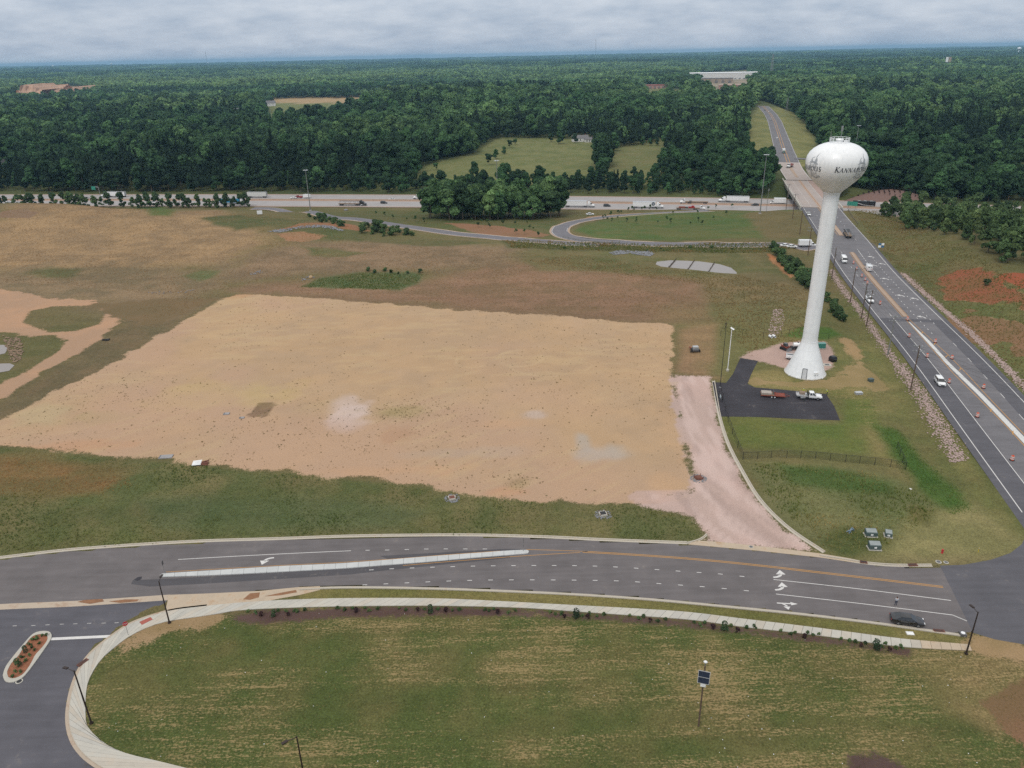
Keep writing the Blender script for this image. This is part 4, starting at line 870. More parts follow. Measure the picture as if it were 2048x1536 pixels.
for i in range(4):                                                                      # 9-12 coarse singles
    c, L = crown('crown_coarse', 21., rng.uniform(7.2, 9.0), 12, 520, 1.9, F_LEAF if i < 3 else F_PINE, base=.25, pine=(i == 3)); proto_obj('p%02d' % (9 + i), c, FOREST_COL)
def patch(name, side, ntree, nleaf, size, hmin, hmax, rr):
    P_, D_, S_ = [], [], []
    for k in range(ntree):
        g = int(math.sqrt(ntree)); x = (k % g + .5 + rng.uniform(-.5, .5)) / g * side - side / 2; y = (k // g + .5 + rng.uniform(-.5, .5)) / g * side - side / 2
        p, d, lob, L = crown_pts(rng.uniform(hmin, hmax), rr * rng.uniform(.75, 1.25), 5, nleaf, .35); P_.append(p + np.array([x, y, 0])); D_.append(d); S_.append(np.clip(lob * .3 + rng.uniform(0, .75), 0, 1))
    p = np.concatenate(P_); d = np.concatenate(D_); s = np.concatenate(S_)
    me = leaves(p, d + rng.normal(size=p.shape) * .4 + np.array([0, 0, .3]), rng.uniform(.7, 1.3, len(p)) * size, None, name)
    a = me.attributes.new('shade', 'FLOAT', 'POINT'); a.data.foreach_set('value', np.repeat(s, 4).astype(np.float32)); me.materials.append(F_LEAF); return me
for i in range(4): proto_obj('p%02d' % (13 + i), patch('wood_patch', 48, 9, 210, 2.9, 14, 26, 9.0), FOREST_COL)       # 13-16
for i in range(3): proto_obj('p%02d' % (17 + i), patch('wood_patch_far', 150, 81, 40, 7.0, 12, 27, 11.5), FOREST_COL)  # 17-19
for i in range(5): proto_obj('p%02d' % (20 + i), YOUNG[i][0], FOREST_COL)
for i in range(5): proto_obj('p%02d' % (25 + i), BUSH[i][0], FOREST_COL)

# ---- where the woods stand
def Wp(px, z=-8): return np.array([(lambda p: (p.x, p.y))(PZ(a, b, z)) for a, b in px])
def dense(px, step=8):      # outline with extra points so straight photo edges stay straight on the ground
    o = []
    for i in range(len(px)):
        a, b = px[i], px[(i + 1) % len(px)]
        for k in range(step): o.append((a[0] + (b[0] - a[0]) * k / step, a[1] + (b[1] - a[1]) * k / step))
    return o
CLEAR = [  # open ground beyond the interstate (near edges reach under the tree tops that hide them)
    [(820, 362), (850, 330), (950, 306), (985, 276), (1105, 276), (1190, 280), (1200, 300), (1192, 345), (1180, 362), (1010, 366), (830, 366)],
    [(1210, 362), (1216, 330), (1234, 296), (1335, 280), (1332, 330), (1300, 358)],
    [(528, 196), (700, 194), (762, 194), (762, 210), (700, 236), (600, 250), (530, 258)],
    [(1275, 172), (1330, 178), (1378, 182), (1360, 206), (1280, 206)],
    [(1385, 147), (1500, 140), (1520, 180), (1490, 202), (1440, 206), (1395, 198)],
    [(1490, 240), (1520, 205), (1580, 215), (1640, 300), (1700, 340), (1690, 370), (1600, 350), (1540, 348), (1486, 336)],
    [(20, 178), (105, 175), (200, 176), (200, 190), (120, 200), (30, 205)],
    [(1690, 318), (1800, 322), (1800, 352), (1690, 352)], [(1900, 336), (2080, 325), (2080, 362), (1900, 365)],
    [(1700, 386), (1740, 380), (1790, 378), (1850, 390), (1840, 408), (1690, 412)],
    [(1940, 205), (1970, 200), (1975, 215), (1945, 222)], [(455, 226), (500, 226), (500, 246), (455, 246)], [(872, 178), (905, 178), (905, 200), (872, 200)],
    [(0, 318), (22, 318), (22, 345), (0, 345)], [(1140, 272), (1180, 272), (1180, 290), (1140, 290)],
]
CLEARW = [Wp(dense(c)) for c in CLEAR]
def in_clear(x, y):
    k = np.zeros(x.shape, bool)
    for c in CLEARW: k |= sdist(x, y, c, 2) > 0
    k |= (np.abs(x - road_x(y)) < 17) & (y < 1340)
    return k
def scatter(y0, y1, sp, kx=.80):
    xs, ys = [], []; y = y0
    while y < y1:
        w = kx * y + 30; n = int(2 * w / sp); xs.append(np.linspace(-w, w, n) + rng.uniform(-.5, .5, n) * sp); ys.append(np.full(n, y) + rng.uniform(-.5, .5, n) * sp); y += sp
    x = np.concatenate(xs); y = np.concatenate(ys); s = (inter_y(x) - y) * .97; keep = (s < -33) & ~in_clear(x, y); return x[keep], y[keep]
def stand_and_sun_tint(x, y):
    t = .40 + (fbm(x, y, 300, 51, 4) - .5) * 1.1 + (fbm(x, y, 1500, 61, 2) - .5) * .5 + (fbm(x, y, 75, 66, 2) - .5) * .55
    t += .42 * sstep(2300, 2900, y) * (1 - sstep(4200, 6500, y)) * (1 - sstep(.12, .42, x / y)) + .1 * sstep(6500, 9000, y)  # paler band: sunlight on the far canopy, painted into the leaf tint
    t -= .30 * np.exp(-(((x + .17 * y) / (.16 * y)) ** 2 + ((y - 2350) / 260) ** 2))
    t += .38 * np.exp(-(((x / y - .30) / .07) ** 2 + ((y - 1250) / 220) ** 2))  # paler spot: sun through a cloud gap, put into the leaf tint
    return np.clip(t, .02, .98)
TR = []    # x, y, sx, sz, rot, idx, tint
def put(x, y, sxy, sz, idx, tint): TR.append(np.stack([x, y, sxy, sz, rng.uniform(0, 6.28, len(x)), idx.astype(float), tint], 1))
x, y = scatter(490, 1000, 7.8); n = len(x); s = np.clip(rng.normal(.98, .27, n), .5, 1.6); s *= .72 + .36 * sstep(.3, .7, fbm(x, y, 60, 71, 2)); s *= 1 - .34 * ((x > -110) & (x < 150) & (y < inter_y(x) + 110)); stt = stand_and_sun_tint(x, y); pine = fbm(x, y, 160, 81, 2) > .57
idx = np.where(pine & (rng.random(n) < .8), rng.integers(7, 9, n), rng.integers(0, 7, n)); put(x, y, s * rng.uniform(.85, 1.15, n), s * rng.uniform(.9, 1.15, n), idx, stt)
NEAR_N = len(x)
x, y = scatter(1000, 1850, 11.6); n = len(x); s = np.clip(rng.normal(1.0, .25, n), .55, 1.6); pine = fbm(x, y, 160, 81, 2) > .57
put(x, y, s, s * rng.uniform(.85, 1.15, n) * (.8 + .35 * fbm(x, y, 120, 72, 2)), np.where(pine & (rng.random(n) < .8), 12, rng.integers(9, 12, n)), stand_and_sun_tint(x, y))
x, y = scatter(1850, 5200, 38.); n = len(x); put(x, y, np.full(n, 1.0), rng.uniform(.75, 1.2, n), rng.integers(13, 17, n), np.clip(stand_and_sun_tint(x, y) + rng.uniform(-.1, .1, n), 0, 1))
x, y = scatter(5200, 19000, 128., .78); n = len(x); put(x, y, np.full(n, 1.0), rng.uniform(.7, 1.25, n), rng.integers(17, 20, n), np.clip(stand_and_sun_tint(x, y) + rng.uniform(-.12, .12, n), 0, 1))
ALLT = np.concatenate(TR); ALLZ = height(ALLT[:, 0], ALLT[:, 1]) - .3
# ---- woods on the near side of the interstate (all single trees): px outline, spacing, height scale, prototypes, tint
def in_px(poly, sp, jit=.45):
    w = wpoly(dense(poly, 4)); lo, hi = w.min(0), w.max(0); gx, gy = np.meshgrid(np.arange(lo[0], hi[0], sp), np.arange(lo[1], hi[1], sp)); x = gx.ravel() + rng.uniform(-jit, jit, gx.size) * sp; y = gy.ravel() + rng.uniform(-jit, jit, gx.size) * sp
    k = (sdist(x, y, w, 1) > 0) & (np.abs(x - road_x(y)) > 16); return x[k], y[k]
SINGLE = []   # (proto list, index, x, y, sxy, sz, tint, name, label, group)
def wood(poly, sp, protos, s0, s1, tint, name, label, group, base=17.):
    x, y = in_px(poly, sp)
    for a, b in zip(x, y): 
        s = rng.uniform(s0, s1); SINGLE.append((protos, int(rng.integers(0, 7 if protos is HI else len(protos))), a, b, s * rng.uniform(.85, 1.15), s, float(np.clip(tint + rng.uniform(-.2, .2), 0, 1)), name, label, group))
wood([(840, 436), (880, 425), (960, 427), (1060, 428), (1120, 424), (1140, 430), (1100, 438), (1010, 441), (900, 441)], 8.2, HI, .8, 1.3, .5, 'broadleaf_tree', 'tall broadleaf tree in the copse between the interstate and the ramps', 'copse beside the interstate')
wood([(1752, 425), (1850, 418), (2060, 428), (2100, 470), (2100, 560), (2030, 545), (1960, 500), (1880, 470), (1800, 458)], 8.6, YOUNG, .8, 1.5, .52, 'young_tree', 'dense young green tree on the slope right of the main road', 'young woods right of the main road')
for _x in list(range(-30, 200, 11)) + list(range(200, 500, 8)):
    if 205 < _x < 262 and _x % 3: continue
    _p = PZ(_x + rng.uniform(-6, 6), rng.uniform(411, 416), -9.6); _s = rng.uniform(.6, 1.3); SINGLE.append((YOUNG, int(rng.integers(0, 5)), _p.x, _p.y, _s * .95, _s, float(rng.uniform(.15, .5)), 'young_tree', 'small dark tree in the row between the dry hill and the interstate', 'trees behind the dry hill'))
wood([(1530, 490), (1545, 490), (1600, 530), (1640, 575), (1625, 585), (1590, 560), (1550, 515)], 3.6, BUSH, .9, 1.5, .25, 'bush', 'dark green bush in the hedgerow left of the tower shaft', 'hedgerow left of the tower shaft')
wood([(1648, 600), (1662, 598), (1690, 640), (1688, 660), (1670, 640)], 3.4, BUSH, .7, 1.2, .3, 'bush', 'green bush on the slope right of the tower shaft', 'bushes right of the tower shaft')
wood([(600, 432), (640, 430), (680, 446), (690, 458), (650, 448)], 4.5, BUSH, .6, 1.2, .35, 'bush', 'bush beside the grey ditch stones above the dry field', 'bushes above the dry field')
wood([(718, 456), (760, 450), (810, 462), (830, 474), (770, 474), (722, 470)], 4.2, BUSH, .7, 1.3, .4, 'bush', 'bush in the thicket below the slip ramp', 'thicket below the slip ramp')
wood([(1040, 492), (1300, 498), (1490, 492), (1500, 500), (1300, 505), (1050, 500)], 9, BUSH, .25, .5, .3, 'bush', 'low weedy bush on the berm in front of the loop ramp', 'weeds on the berm')
wood([(720, 545), (750, 540), (790, 541), (850, 545), (855, 551), (800, 549), (740, 550)], 4, BUSH, .4, .75, .25, 'bush', 'low dark bush behind the green patch in the field', 'bushes behind the green patch')
wood([(1960, 555), (2050, 600), (2100, 620), (2100, 640), (2030, 600), (1950, 570)], 7, BUSH, .5, .9, .35, 'bush', 'bush on the red clay bank', 'bushes on the clay bank')
wood([(640, 352), (700, 350), (1090, 372), (1090, 390), (700, 385), (640, 385)], 400, HI, .5, .6, .4, 'broadleaf_tree', 'unused', 'unused')
SINGLE = [s for s in SINGLE if s[8] != 'unused']
for px, py, sc, tn in ((872, 340, .38, .2), (1020, 296, .5, .15), (1008, 308, .42, .2), (992, 318, .52, .15), (978, 330, .6, .2), (1030, 290, .4, .2), (1120, 288, .75, .25), (1150, 286, .6, .2), (1102, 284, .6, .3), (1190, 296, .6, .1), (1196, 306, .62, .12), (1202, 316, .65, .15), (1190, 286, .55, .12), (1212, 326, .7, .3), (1248, 290, .42, .1), (1262, 290, .45, .1), (1300, 291, .45, .12), (1314, 291, .4, .1), (1285, 290, .5, .4), (1216, 288, .4, .2)):
    p = P(px, py); SINGLE.append((HI, int(rng.integers(0, 7)), p.x, p.y, sc * 1.15, sc, tn, 'broadleaf_tree', 'broadleaf tree standing on the green meadow beyond the interstate', 'trees on the meadow'))
# the treeline along the far side of the interstate: the frontmost trees, one by one
d0 = (inter_y(ALLT[:NEAR_N, 0]) - ALLT[:NEAR_N, 1]) * .97
front = np.nonzero((d0 > -52) & (np.abs(ALLT[:NEAR_N, 0] / ALLT[:NEAR_N, 1]) < .71))[0]; front = front[np.argsort(-d0[front])]
budget = 190; front = front[:budget]
for i in front:
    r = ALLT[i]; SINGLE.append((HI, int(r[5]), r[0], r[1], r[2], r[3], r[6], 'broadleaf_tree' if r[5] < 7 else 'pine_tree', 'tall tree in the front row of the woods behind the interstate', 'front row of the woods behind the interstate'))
keep = np.ones(len(ALLT), bool); keep[front] = False
for protos, k, x, y, sxy, sz, tn, nm, lb, gr in SINGLE:
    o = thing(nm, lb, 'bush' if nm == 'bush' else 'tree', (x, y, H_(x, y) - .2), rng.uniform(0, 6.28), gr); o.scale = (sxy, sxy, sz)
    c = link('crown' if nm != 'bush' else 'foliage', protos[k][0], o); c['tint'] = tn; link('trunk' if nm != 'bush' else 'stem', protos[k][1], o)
def gn_instances(name, T, Z, coll, label):
    me = bpy.data.meshes.new(name); n = len(T); me.vertices.add(n); me.vertices.foreach_set('co', np.stack([T[:, 0], T[:, 1], Z], 1).ravel().astype(np.float32))
    for nm, ty, v in (('scl', 'FLOAT_VECTOR', np.stack([T[:, 2], T[:, 2], T[:, 3]], 1)), ('rot', 'FLOAT', T[:, 4]), ('idx', 'INT', T[:, 5]), ('tint', 'FLOAT', T[:, 6])):
        a = me.attributes.new(nm, ty, 'POINT'); a.data.foreach_set('vector' if ty == 'FLOAT_VECTOR' else 'value', v.ravel().astype(np.int32 if ty == 'INT' else np.float32))
    o = link(name, me); g = bpy.data.node_groups.new(name, 'GeometryNodeTree'); g.interface.new_socket('Geometry', in_out='INPUT', socket_type='NodeSocketGeometry'); g.interface.new_socket('Geometry', in_out='OUTPUT', socket_type='NodeSocketGeometry')
    N = g.nodes.new; i = N('NodeGroupInput'); u = N('NodeGroupOutput'); ci = N('GeometryNodeCollectionInfo'); ci.inputs['Collection'].default_value = coll; ci.inputs['Separate Children'].default_value = True; ci.inputs['Reset Children'].default_value = True
    ip = N('GeometryNodeInstanceOnPoints'); ip.inputs['Pick Instance'].default_value = True; L = g.links.new
    mp_ = N('GeometryNodeMeshToPoints'); L(i.outputs[0], mp_.inputs[0]); L(mp_.outputs[0], ip.inputs['Points']); L(ci.outputs[0], ip.inputs['Instance'])
    def na(nm, ty): q = N('GeometryNodeInputNamedAttribute'); q.data_type = ty; q.inputs[0].default_value = nm; return q.outputs[0]
    L(na('idx', 'INT'), ip.inputs['Instance Index']); cx = N('ShaderNodeCombineXYZ'); L(na('rot', 'FLOAT'), cx.inputs[2]); er = N('FunctionNodeEulerToRotation'); L(cx.outputs[0], er.inputs[0]); L(er.outputs[0], ip.inputs['Rotation']); L(na('scl', 'FLOAT_VECTOR'), ip.inputs['Scale']); L(ip.outputs[0], u.inputs[0])
    md = o.modifiers.new('scatter', 'NODES'); md.node_group = g; return tag(o, label, 'forest', kind='stuff')
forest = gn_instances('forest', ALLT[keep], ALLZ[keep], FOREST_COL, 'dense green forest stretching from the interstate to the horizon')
print('TREES', len(SINGLE), len(ALLT))

# ------------------------------------------------------------------ haze
hz = MB().bb(-24000, 24000, -7000, 31000, -90, 128).build('haze', None); tag(hz, 'thin blue summer haze over the countryside', kind='stuff')
t = bpy.data.materials.new('haze_air'); t.use_nodes = True; t.node_tree.nodes.clear(); ov = t.node_tree.nodes.new('ShaderNodeOutputMaterial'); pv = t.node_tree.nodes.new('ShaderNodeVolumePrincipled')
pv.inputs['Color'].default_value = (.34, .62, .88, 1); pv.inputs['Density'].default_value = 6.3e-5; pv.inputs['Anisotropy'].default_value = .1; t.node_tree.links.new(pv.outputs[0], ov.inputs['Volume']); hz.data.materials.append(t)
# ------------------------------------------------------------------ water tower
TWB = PZ(1610, 745)
TWP = [(5.55, -.3), (5.55, .12), (5.35, .2), (4.75, 1.9), (4.1, 3.7), (3.4, 5.6), (2.75, 7.4), (2.25, 8.8), (2.08, 9.6), (2.0, 10.6), (1.95, 30), (1.92, 47.6), (1.94, 48.8), (2.05, 49.3), (2.3, 49.75)]
TKP = [(2.3, 49.75), (3.062, 50.5), (4.362, 51.7), (5.568, 52.95), (6.264, 53.85), (6.821, 54.85), (7.146, 55.8), (7.285, 56.7), (7.266, 57.5), (7.053, 58.4), (6.589, 59.3), (5.846, 60.1), (4.826, 60.8), (3.712, 61.3), (2.598, 61.6), (1.114, 61.75), (0.046, 61.8)]
def tower_paint(name, rgb, seams):
    t = NT(name); v = t.pos(obj=True); a = t.noise(v, .35, 5, .6); b = t.noise(t.pos((1, 1, .08), obj=True), 2.2, 4, .65)
    k = t.math('ADD', t.rng(a, .3, .7, .96, 1.03), t.rng(b, .4, .7, .02, -.09)); c = t.mix(1.0, (*rgb, 1), t.grey(k), 'MULTIPLY')
    if seams:
        sx = t.n('ShaderNodeSeparateXYZ'); t.l(v, sx.inputs[0]); w = t.math('FRACT', t.math('MULTIPLY', sx.outputs[2], 1 / seams)); c = t.mix(t.rng(w, .965, .985, 0, .2), c, (*D(150, 150, 150), 1))
    t.put(c, t.b.inputs['Base Color']); t.b.inputs['Roughness'].default_value = .38; t.b.inputs['Coat Weight'].default_value = .15; return t.mat
TW_WHITE = tower_paint('tower_white_paint', (.74, .76, .78), 2.45); TW_TANK = tower_paint('tank_white_paint', (.76, .775, .79), 0)
tower = thing('water_tower', 'tall white water tower with a bulbous lettered tank and flared base', 'water tower', TWB)
auto_smooth(MB().lathe(TWP, 64).build('shaft', TW_WHITE, tower), 35); tank = auto_smooth(MB().lathe(TKP, 72).build('tank', TW_TANK, tower), 60)
def ring(name, r, z, w, m, parent, n=48):
    auto_smooth(MB().lathe([(r - .01, z - w), (r + w * .6, z - w * .5), (r + w * .6, z + w * .5), (r - .01, z + w)], n).build(name, m, parent))
for z, r in ((47.6, 1.92), (48.8, 1.95), (49.5, 2.17), (9.6, 2.09)): ring('weld_ring', r, z, .06, TW_WHITE, tower)
ring('base_plate', 5.5, .1, .12, C_WALK, tower)
rail = MB().lathe([(2.36, 61.45), (2.36, 61.66), (2.1, 61.66)], 32).build('roof_platform', TW_WHITE, tower)
for k in range(14):
    a = 2 * math.pi * k / 14; MB().tube((2.3 * math.cos(a), 2.3 * math.sin(a), 61.5), (2.3 * math.cos(a), 2.3 * math.sin(a), 62.75), .05, n=6).build('rail_post', TW_WHITE, tower)
for z in (61.95, 62.35, 62.75):
    mb = MB()
    for k in range(28):
        a, b = 2 * math.pi * k / 28, 2 * math.pi * (k + 1) / 28; mb.tube((2.3 * math.cos(a), 2.3 * math.sin(a), z), (2.3 * math.cos(b), 2.3 * math.sin(b), z), .045, n=5)
    mb.build('guard_rail', TW_WHITE, tower)
MB().lathe([(.75, 61.7), (.75, 62.2), (.95, 62.25), (.8, 62.5), (.3, 62.62), (.02, 62.65)], 20).build('roof_vent', TW_TANK, tower)
MB().bb(.9, 1.8, -.5, .5, 61.6, 62.1).build('roof_hatch', TW_TANK, tower)
mb = MB(); mb.tube((-1.9, 1.1, 61.5), (-1.9, 1.1, 64.2), .05, n=6); mb.build('antenna', mat('galvanised', tuple(D(168, 170, 170)), .45, .6), tower)
mb = MB(); mb.tube((1.2, 2.3, 61.6), (1.2, 2.3, 65.0), .07, n=6); mb.bb(1.0, 1.4, 2.15, 2.45, 64.0, 65.3); mb.build('antenna', mat('galvanised', (0, 0, 0)), tower)
PHI0 = math.atan2(-TWB.y, -TWB.x)
def tank_r(z): return float(np.interp(z, [p[1] for p in TKP], [p[0] for p in TKP]))
_arc = [0.0]
for _i in range(1, len(TKP)): _arc.append(_arc[-1] + math.hypot(TKP[_i][0] - TKP[_i - 1][0], TKP[_i][1] - TKP[_i - 1][1]))
_ARC56 = float(np.interp(56.0, [p[1] for p in TKP], _arc))
def on_tank(u, v, d0, off):
    """u metres round the girth from bearing d0, v metres up the plate from z 56"""
    s = _ARC56 + v; z = float(np.interp(s, _arc, [p[1] for p in TKP])); r = float(np.interp(s, _arc, [p[0] for p in TKP])); r2 = r + off; a = PHI0 + d0 + u / 7.8
    return (r2 * math.cos(a), r2 * math.sin(a), z + off * .2)
def strokes(polys, d0, off, m, name):
    mb = MB()
    for pl in polys:
        # cut into short pieces so that the paint follows the plate
        n = len(pl); bm_v = [on_tank(p[0], p[1], d0, off) for p in pl]; mb.add(bm_v, [tuple(range(n))])
    return mb.build(name, m, tank)
def seg(a, b, w0, w1=None, n=4):
    w1 = w0 if w1 is None else w1; a = Vector(a); b = Vector(b); d = (b - a).normalized(); q = Vector((-d.y, d.x)); o = []
    for i in range(n):
        p0, p1 = a.lerp(b, i / n), a.lerp(b, (i + 1) / n); x0 = (w0 + (w1 - w0) * i / n) / 2; x1 = (w0 + (w1 - w0) * (i + 1) / n) / 2
        o.append([tuple(p0 - q * x0), tuple(p1 - q * x1), tuple(p1 + q * x1), tuple(p0 + q * x0)])
    return o
def arcs(c, rx, ry, t0, t1, w, n=14, thick=lambda t: 1.0):
    o = []; P0 = [(c[0] + rx * math.cos(t0 + (t1 - t0) * i / n), c[1] + ry * math.sin(t0 + (t1 - t0) * i / n)) for i in range(n + 1)]
    for i in range(n): o += seg(P0[i], P0[i + 1], w * thick(t0 + (t1 - t0) * i / n), w * thick(t0 + (t1 - t0) * (i + 1) / n), 1)
    return o
TH, TK_ = .075, .165     # hairline and stem
def serif(x, y, w=.3): return seg((x - w / 2, y), (x + w / 2, y), .055, n=1)
def glyph(ch):
    if ch == 'K': return .82, seg((.15, 0), (.15, 1), TK_) + serif(.15, 0) + serif(.15, 1) + seg((.16, .45), (.68, 1), TH) + seg((.25, .55), (.8, 0), TK_) + serif(.66, 1, .24) + serif(.82, 0, .24)
    if ch == 'A': return .86, seg((.06, 0), (.42, 1.02), TH) + seg((.4, 1.02), (.78, 0), TK_) + seg((.2, .36), (.63, .36), .07) + serif(.06, 0, .26) + serif(.8, 0, .26)
    if ch == 'N': return .88, seg((.12, 0), (.12, 1), TH) + seg((.1, 1), (.74, 0), TK_) + seg((.76, 0), (.76, 1), TH) + serif(.12, 0, .26) + serif(.1, 1, .22) + serif(.76, 1, .26)
    if ch == 'P': return .68, seg((.14, 0), (.14, 1), TK_) + serif(.14, 0) + serif(.1, 1, .2) + arcs((.26, .74), .34, .26, -1.5, 1.6, .14)
    if ch == 'O': return .98, arcs((.48, .5), .42, .5, 0, 6.284, .17, 22, lambda t: .45 + .55 * abs(math.cos(t - .3)))
    if ch == 'L': return .66, seg((.14, 0), (.14, 1), TK_) + serif(.14, 1) + seg((.1, .03), (.6, .03), TH) + seg((.6, .03), (.62, .24), .07, n=1)
    if ch == 'I': return .36, seg((.16, 0), (.16, 1), TK_) + serif(.16, 0) + serif(.16, 1)
    if ch == 'S': return .62, arcs((.3, .75), .22, .24, .4, 3.9, .15) + arcs((.28, .26), .25, .26, .9, -2.8, .17) + seg((.12, .6), (.44, .42), .19)
def shear(pl, x0, y0, sx, sy): return [[(x0 + (p[0] * sx + p[1] * .2 * sy), y0 + p[1] * sy) for p in q] for q in pl]
M_LET = mat('dark_lettering', tuple(D(62, 66, 76)), .5, var=.06); M_EMB = mat('grey_emblem', tuple(D(172, 178, 184)), .5, var=.08)
def emblem():
    e = []
    for dv in (0, .34): e += seg((-1.75 + dv * .6, -2.1 + dv), (.15, -2.85 + dv), .13) + seg((.15, -2.85 + dv), (2.0 - dv * .6, -2.15 + dv), .19)
    e += seg((-1.75, -2.1), (-.2, -1.72), .1) + seg((2.0, -2.15), (.6, -1.75), .1)
    for u, w, v0, v1 in ((-1.15, .2, -1.7, 1.0), (-.78, .1, .05, .95), (-.72, .1, -1.6, -.8), (-.2, .16, -1.9, -.9), (-.1, .16, .1, 1.05), (.3, .2, -.1, 1.05), (.28, .14, -1.9, -1.1), (.72, .14, -1.6, -.9), (.8, .22, -.1, .95), (1.15, .12, -1.4, .8)): e += seg((u, v0), (u, v1), w)
    e += seg((-1.5, 1.18), (-.2, 1.42), .14) + seg((-.2, 1.42), (1.5, .98), .24) + seg((-1.4, 1.42), (-.2, 1.62), .08) + seg((-.2, 1.62), (1.3, 1.3), .1)
    e += [[(-1.0, 1.55), (-.35, 1.6), (-.55, 2.15)], [(.25, 1.6), (1.05, 1.45), (.95, 2.05), (.62, 2.45)]]
    e += arcs((.1, 1.55), 1.15, 1.15, 3.0, 1.75, .12, 8) + arcs((.1, 1.55), 1.05, 1.2, 1.0, .1, .1, 6)
    e += seg((.55, 2.5), (.62, 2.95), .16) + seg((.62, 2.95), (.95, 3.45), .16, .1) + seg((.95, 3.45), (1.0, 3.95), .1, .03); return e
for d0 in (-45.5, 53.5, 143.5, -135.5):
    strokes(emblem(), R(d0), .05, M_EMB, 'emblem'); x = -7.45; L_ = []
    for i, ch in enumerate('KANNAPOLIS'):
        k = 1.32 if i == 0 else 1.08; w, g = glyph(ch); L_ += shear(g, x, -.66, k * .96, k); x += w * k * .96 + .2
    strokes(L_, R(d0), .075, M_LET, 'lettering')
# door, ladder hoop and vent boxes on the flare
def flare(a, z, off): 
    r = float(np.interp(z, [p[1] for p in TWP], [p[0] for p in TWP])) + off; return Vector((r * math.cos(PHI0 + a), r * math.sin(PHI0 + a), z))
dr = MB(); q = [flare(R(-7), .25, .06), flare(R(5), .25, .06), flare(R(5), 2.7, .06), flare(R(-7), 2.7, .06)]; dr.add(q + [p * .97 for p in q], [(0, 1, 2, 3), (4, 5, 1, 0), (5, 6, 2, 1), (6, 7, 3, 2), (7, 4, 0, 3)]); door = dr.build('door', mat('door_grey_paint', tuple(D(205, 207, 210)), .45), tower)
mb = MB(); fr = [flare(R(-8), .2, .1), flare(R(-8), 2.85, .1), flare(R(6), 2.85, .1), flare(R(6), .2, .1)]
for a, b in zip(fr, fr[1:]): mb.tube(a, b, .08, n=5)
mb.build('door_frame', mat('dark_steel', tuple(D(96, 100, 104)), .5, .3), door)
o = MB().box((0, 0, 0), (.7, 1.1, .7)).build('overflow_box', TW_WHITE, tower); o.location = flare(R(34), 1.7, .1); o.rotation_euler[2] = PHI0 + R(34)
MB().tube(flare(R(34), 1.4, .3), flare(R(34), .2, .3), .12, n=8).build('overflow_pipe', TW_WHITE, tower)
for a in (-45, -20, 20, 55): o = MB().bb(-.12, .12, -.12, .12, 0, .25).build('anchor_lug', TW_WHITE, tower); o.location = flare(R(a), .1, .12)
# ------------------------------------------------------------------ vehicles (local +x is forward, origin on the ground)
def cpaint(name, rgb, rough=.28): return mat('paint_' + name, tuple(rgb), rough, var=.05, coat=.6, spec=.5)
V_WHITE = cpaint('white', (.74, .75, .76)); V_BLACK = cpaint('black', (.010, .010, .013), .1); V_RED = cpaint('red', D(168, 40, 40)); V_GREY = cpaint('grey', D(120, 124, 130)); V_DARK = cpaint('dark', (.03, .032, .036)); V_BLUE = cpaint('blue', D(70, 160, 205)); V_GREEN = cpaint('green', D(70, 110, 96)); V_TEAL = cpaint('teal', D(46, 140, 126)); V_SILVER = cpaint('silver', D(190, 193, 196))
V_GLASS = mat('vehicle_glass', (.015, .018, .022), .08, var=.02, spec=.8); V_TYRE = mat('tyre_rubber', (.018, .018, .02), .85); V_RIM = mat('alloy_rim', tuple(D(170, 172, 176)), .35, .7); V_TRIM = mat('black_trim', (.02, .02, .022), .6); V_STEEL = mat('truck_steel', tuple(D(120, 120, 122)), .5, .5); V_LAMP = mat('lamp_lens', tuple(D(235, 236, 238)), .15); V_TAIL = mat('tail_lens', tuple(D(170, 24, 28)), .25); V_AMBER = mat('amber_lens', tuple(D(220, 130, 40)), .3); V_WOOD = mat('deck_planks', tuple(D(150, 130, 112)), .85, var=.3, scale=3); V_RUST = mat('rusty_steel', tuple(D(140, 72, 58)), .8, var=.3, scale=2)
def sec(x, w, z0, z1, k=.9, b=.12):
    h = z1 - z0; return [(x, -w * .86, z0), (x, -w, z0 + b), (x, -w, z0 + h * .62), (x, -w * k, z1 - b * .3), (x, -w * k * .8, z1), (x, w * k * .8, z1), (x, w * k, z1 - b * .3), (x, w, z0 + h * .62), (x, w, z0 + b), (x, w * .86, z0)]
def body(st, name, m, root, ang=50): return auto_smooth(MB().loft([sec(*s) for s in st]).build(name, m, root), ang)
def wheel(root, x, y, r, w, rim=None):
    s = 1 if y > 0 else -1; mb = MB(); n = 14
    pr = [(r * .62, -w / 2), (r * .95, -w / 2), (r, -w * .35), (r, w * .35), (r * .95, w / 2), (r * .62, w / 2)]; vs = []
    for q, d in pr:
        for k in range(n): a = 2 * math.pi * k / n; vs.append((x + q * math.cos(a), y + d, r + q * math.sin(a)))
    mb.add(vs, [(i * n + k, i * n + (k + 1) % n, (i + 1) * n + (k + 1) % n, (i + 1) * n + k) for i in range(5) for k in range(n)] + [tuple(range(n)), tuple(5 * n + k for k in range(n - 1, -1, -1))])
    t = mb.build('wheel', V_TYRE, root); MB().tube((x, y + s * w * .3, r), (x, y + s * (w * .52), r), r * .62, r * .55, 12).build('rim', rim or V_RIM, t); return t
def lamps(root, xf, xr, wf, wr, zf, zr, s=.2):
    for y in (-1, 1):
        MB().box((xf, y * (wf - .2), zf), (.12, .36, s * .8)).build('headlight', V_LAMP, root); MB().box((xr, y * (wr - .16), zr), (.1, .28, s)).build('tail_light', V_TAIL, root)
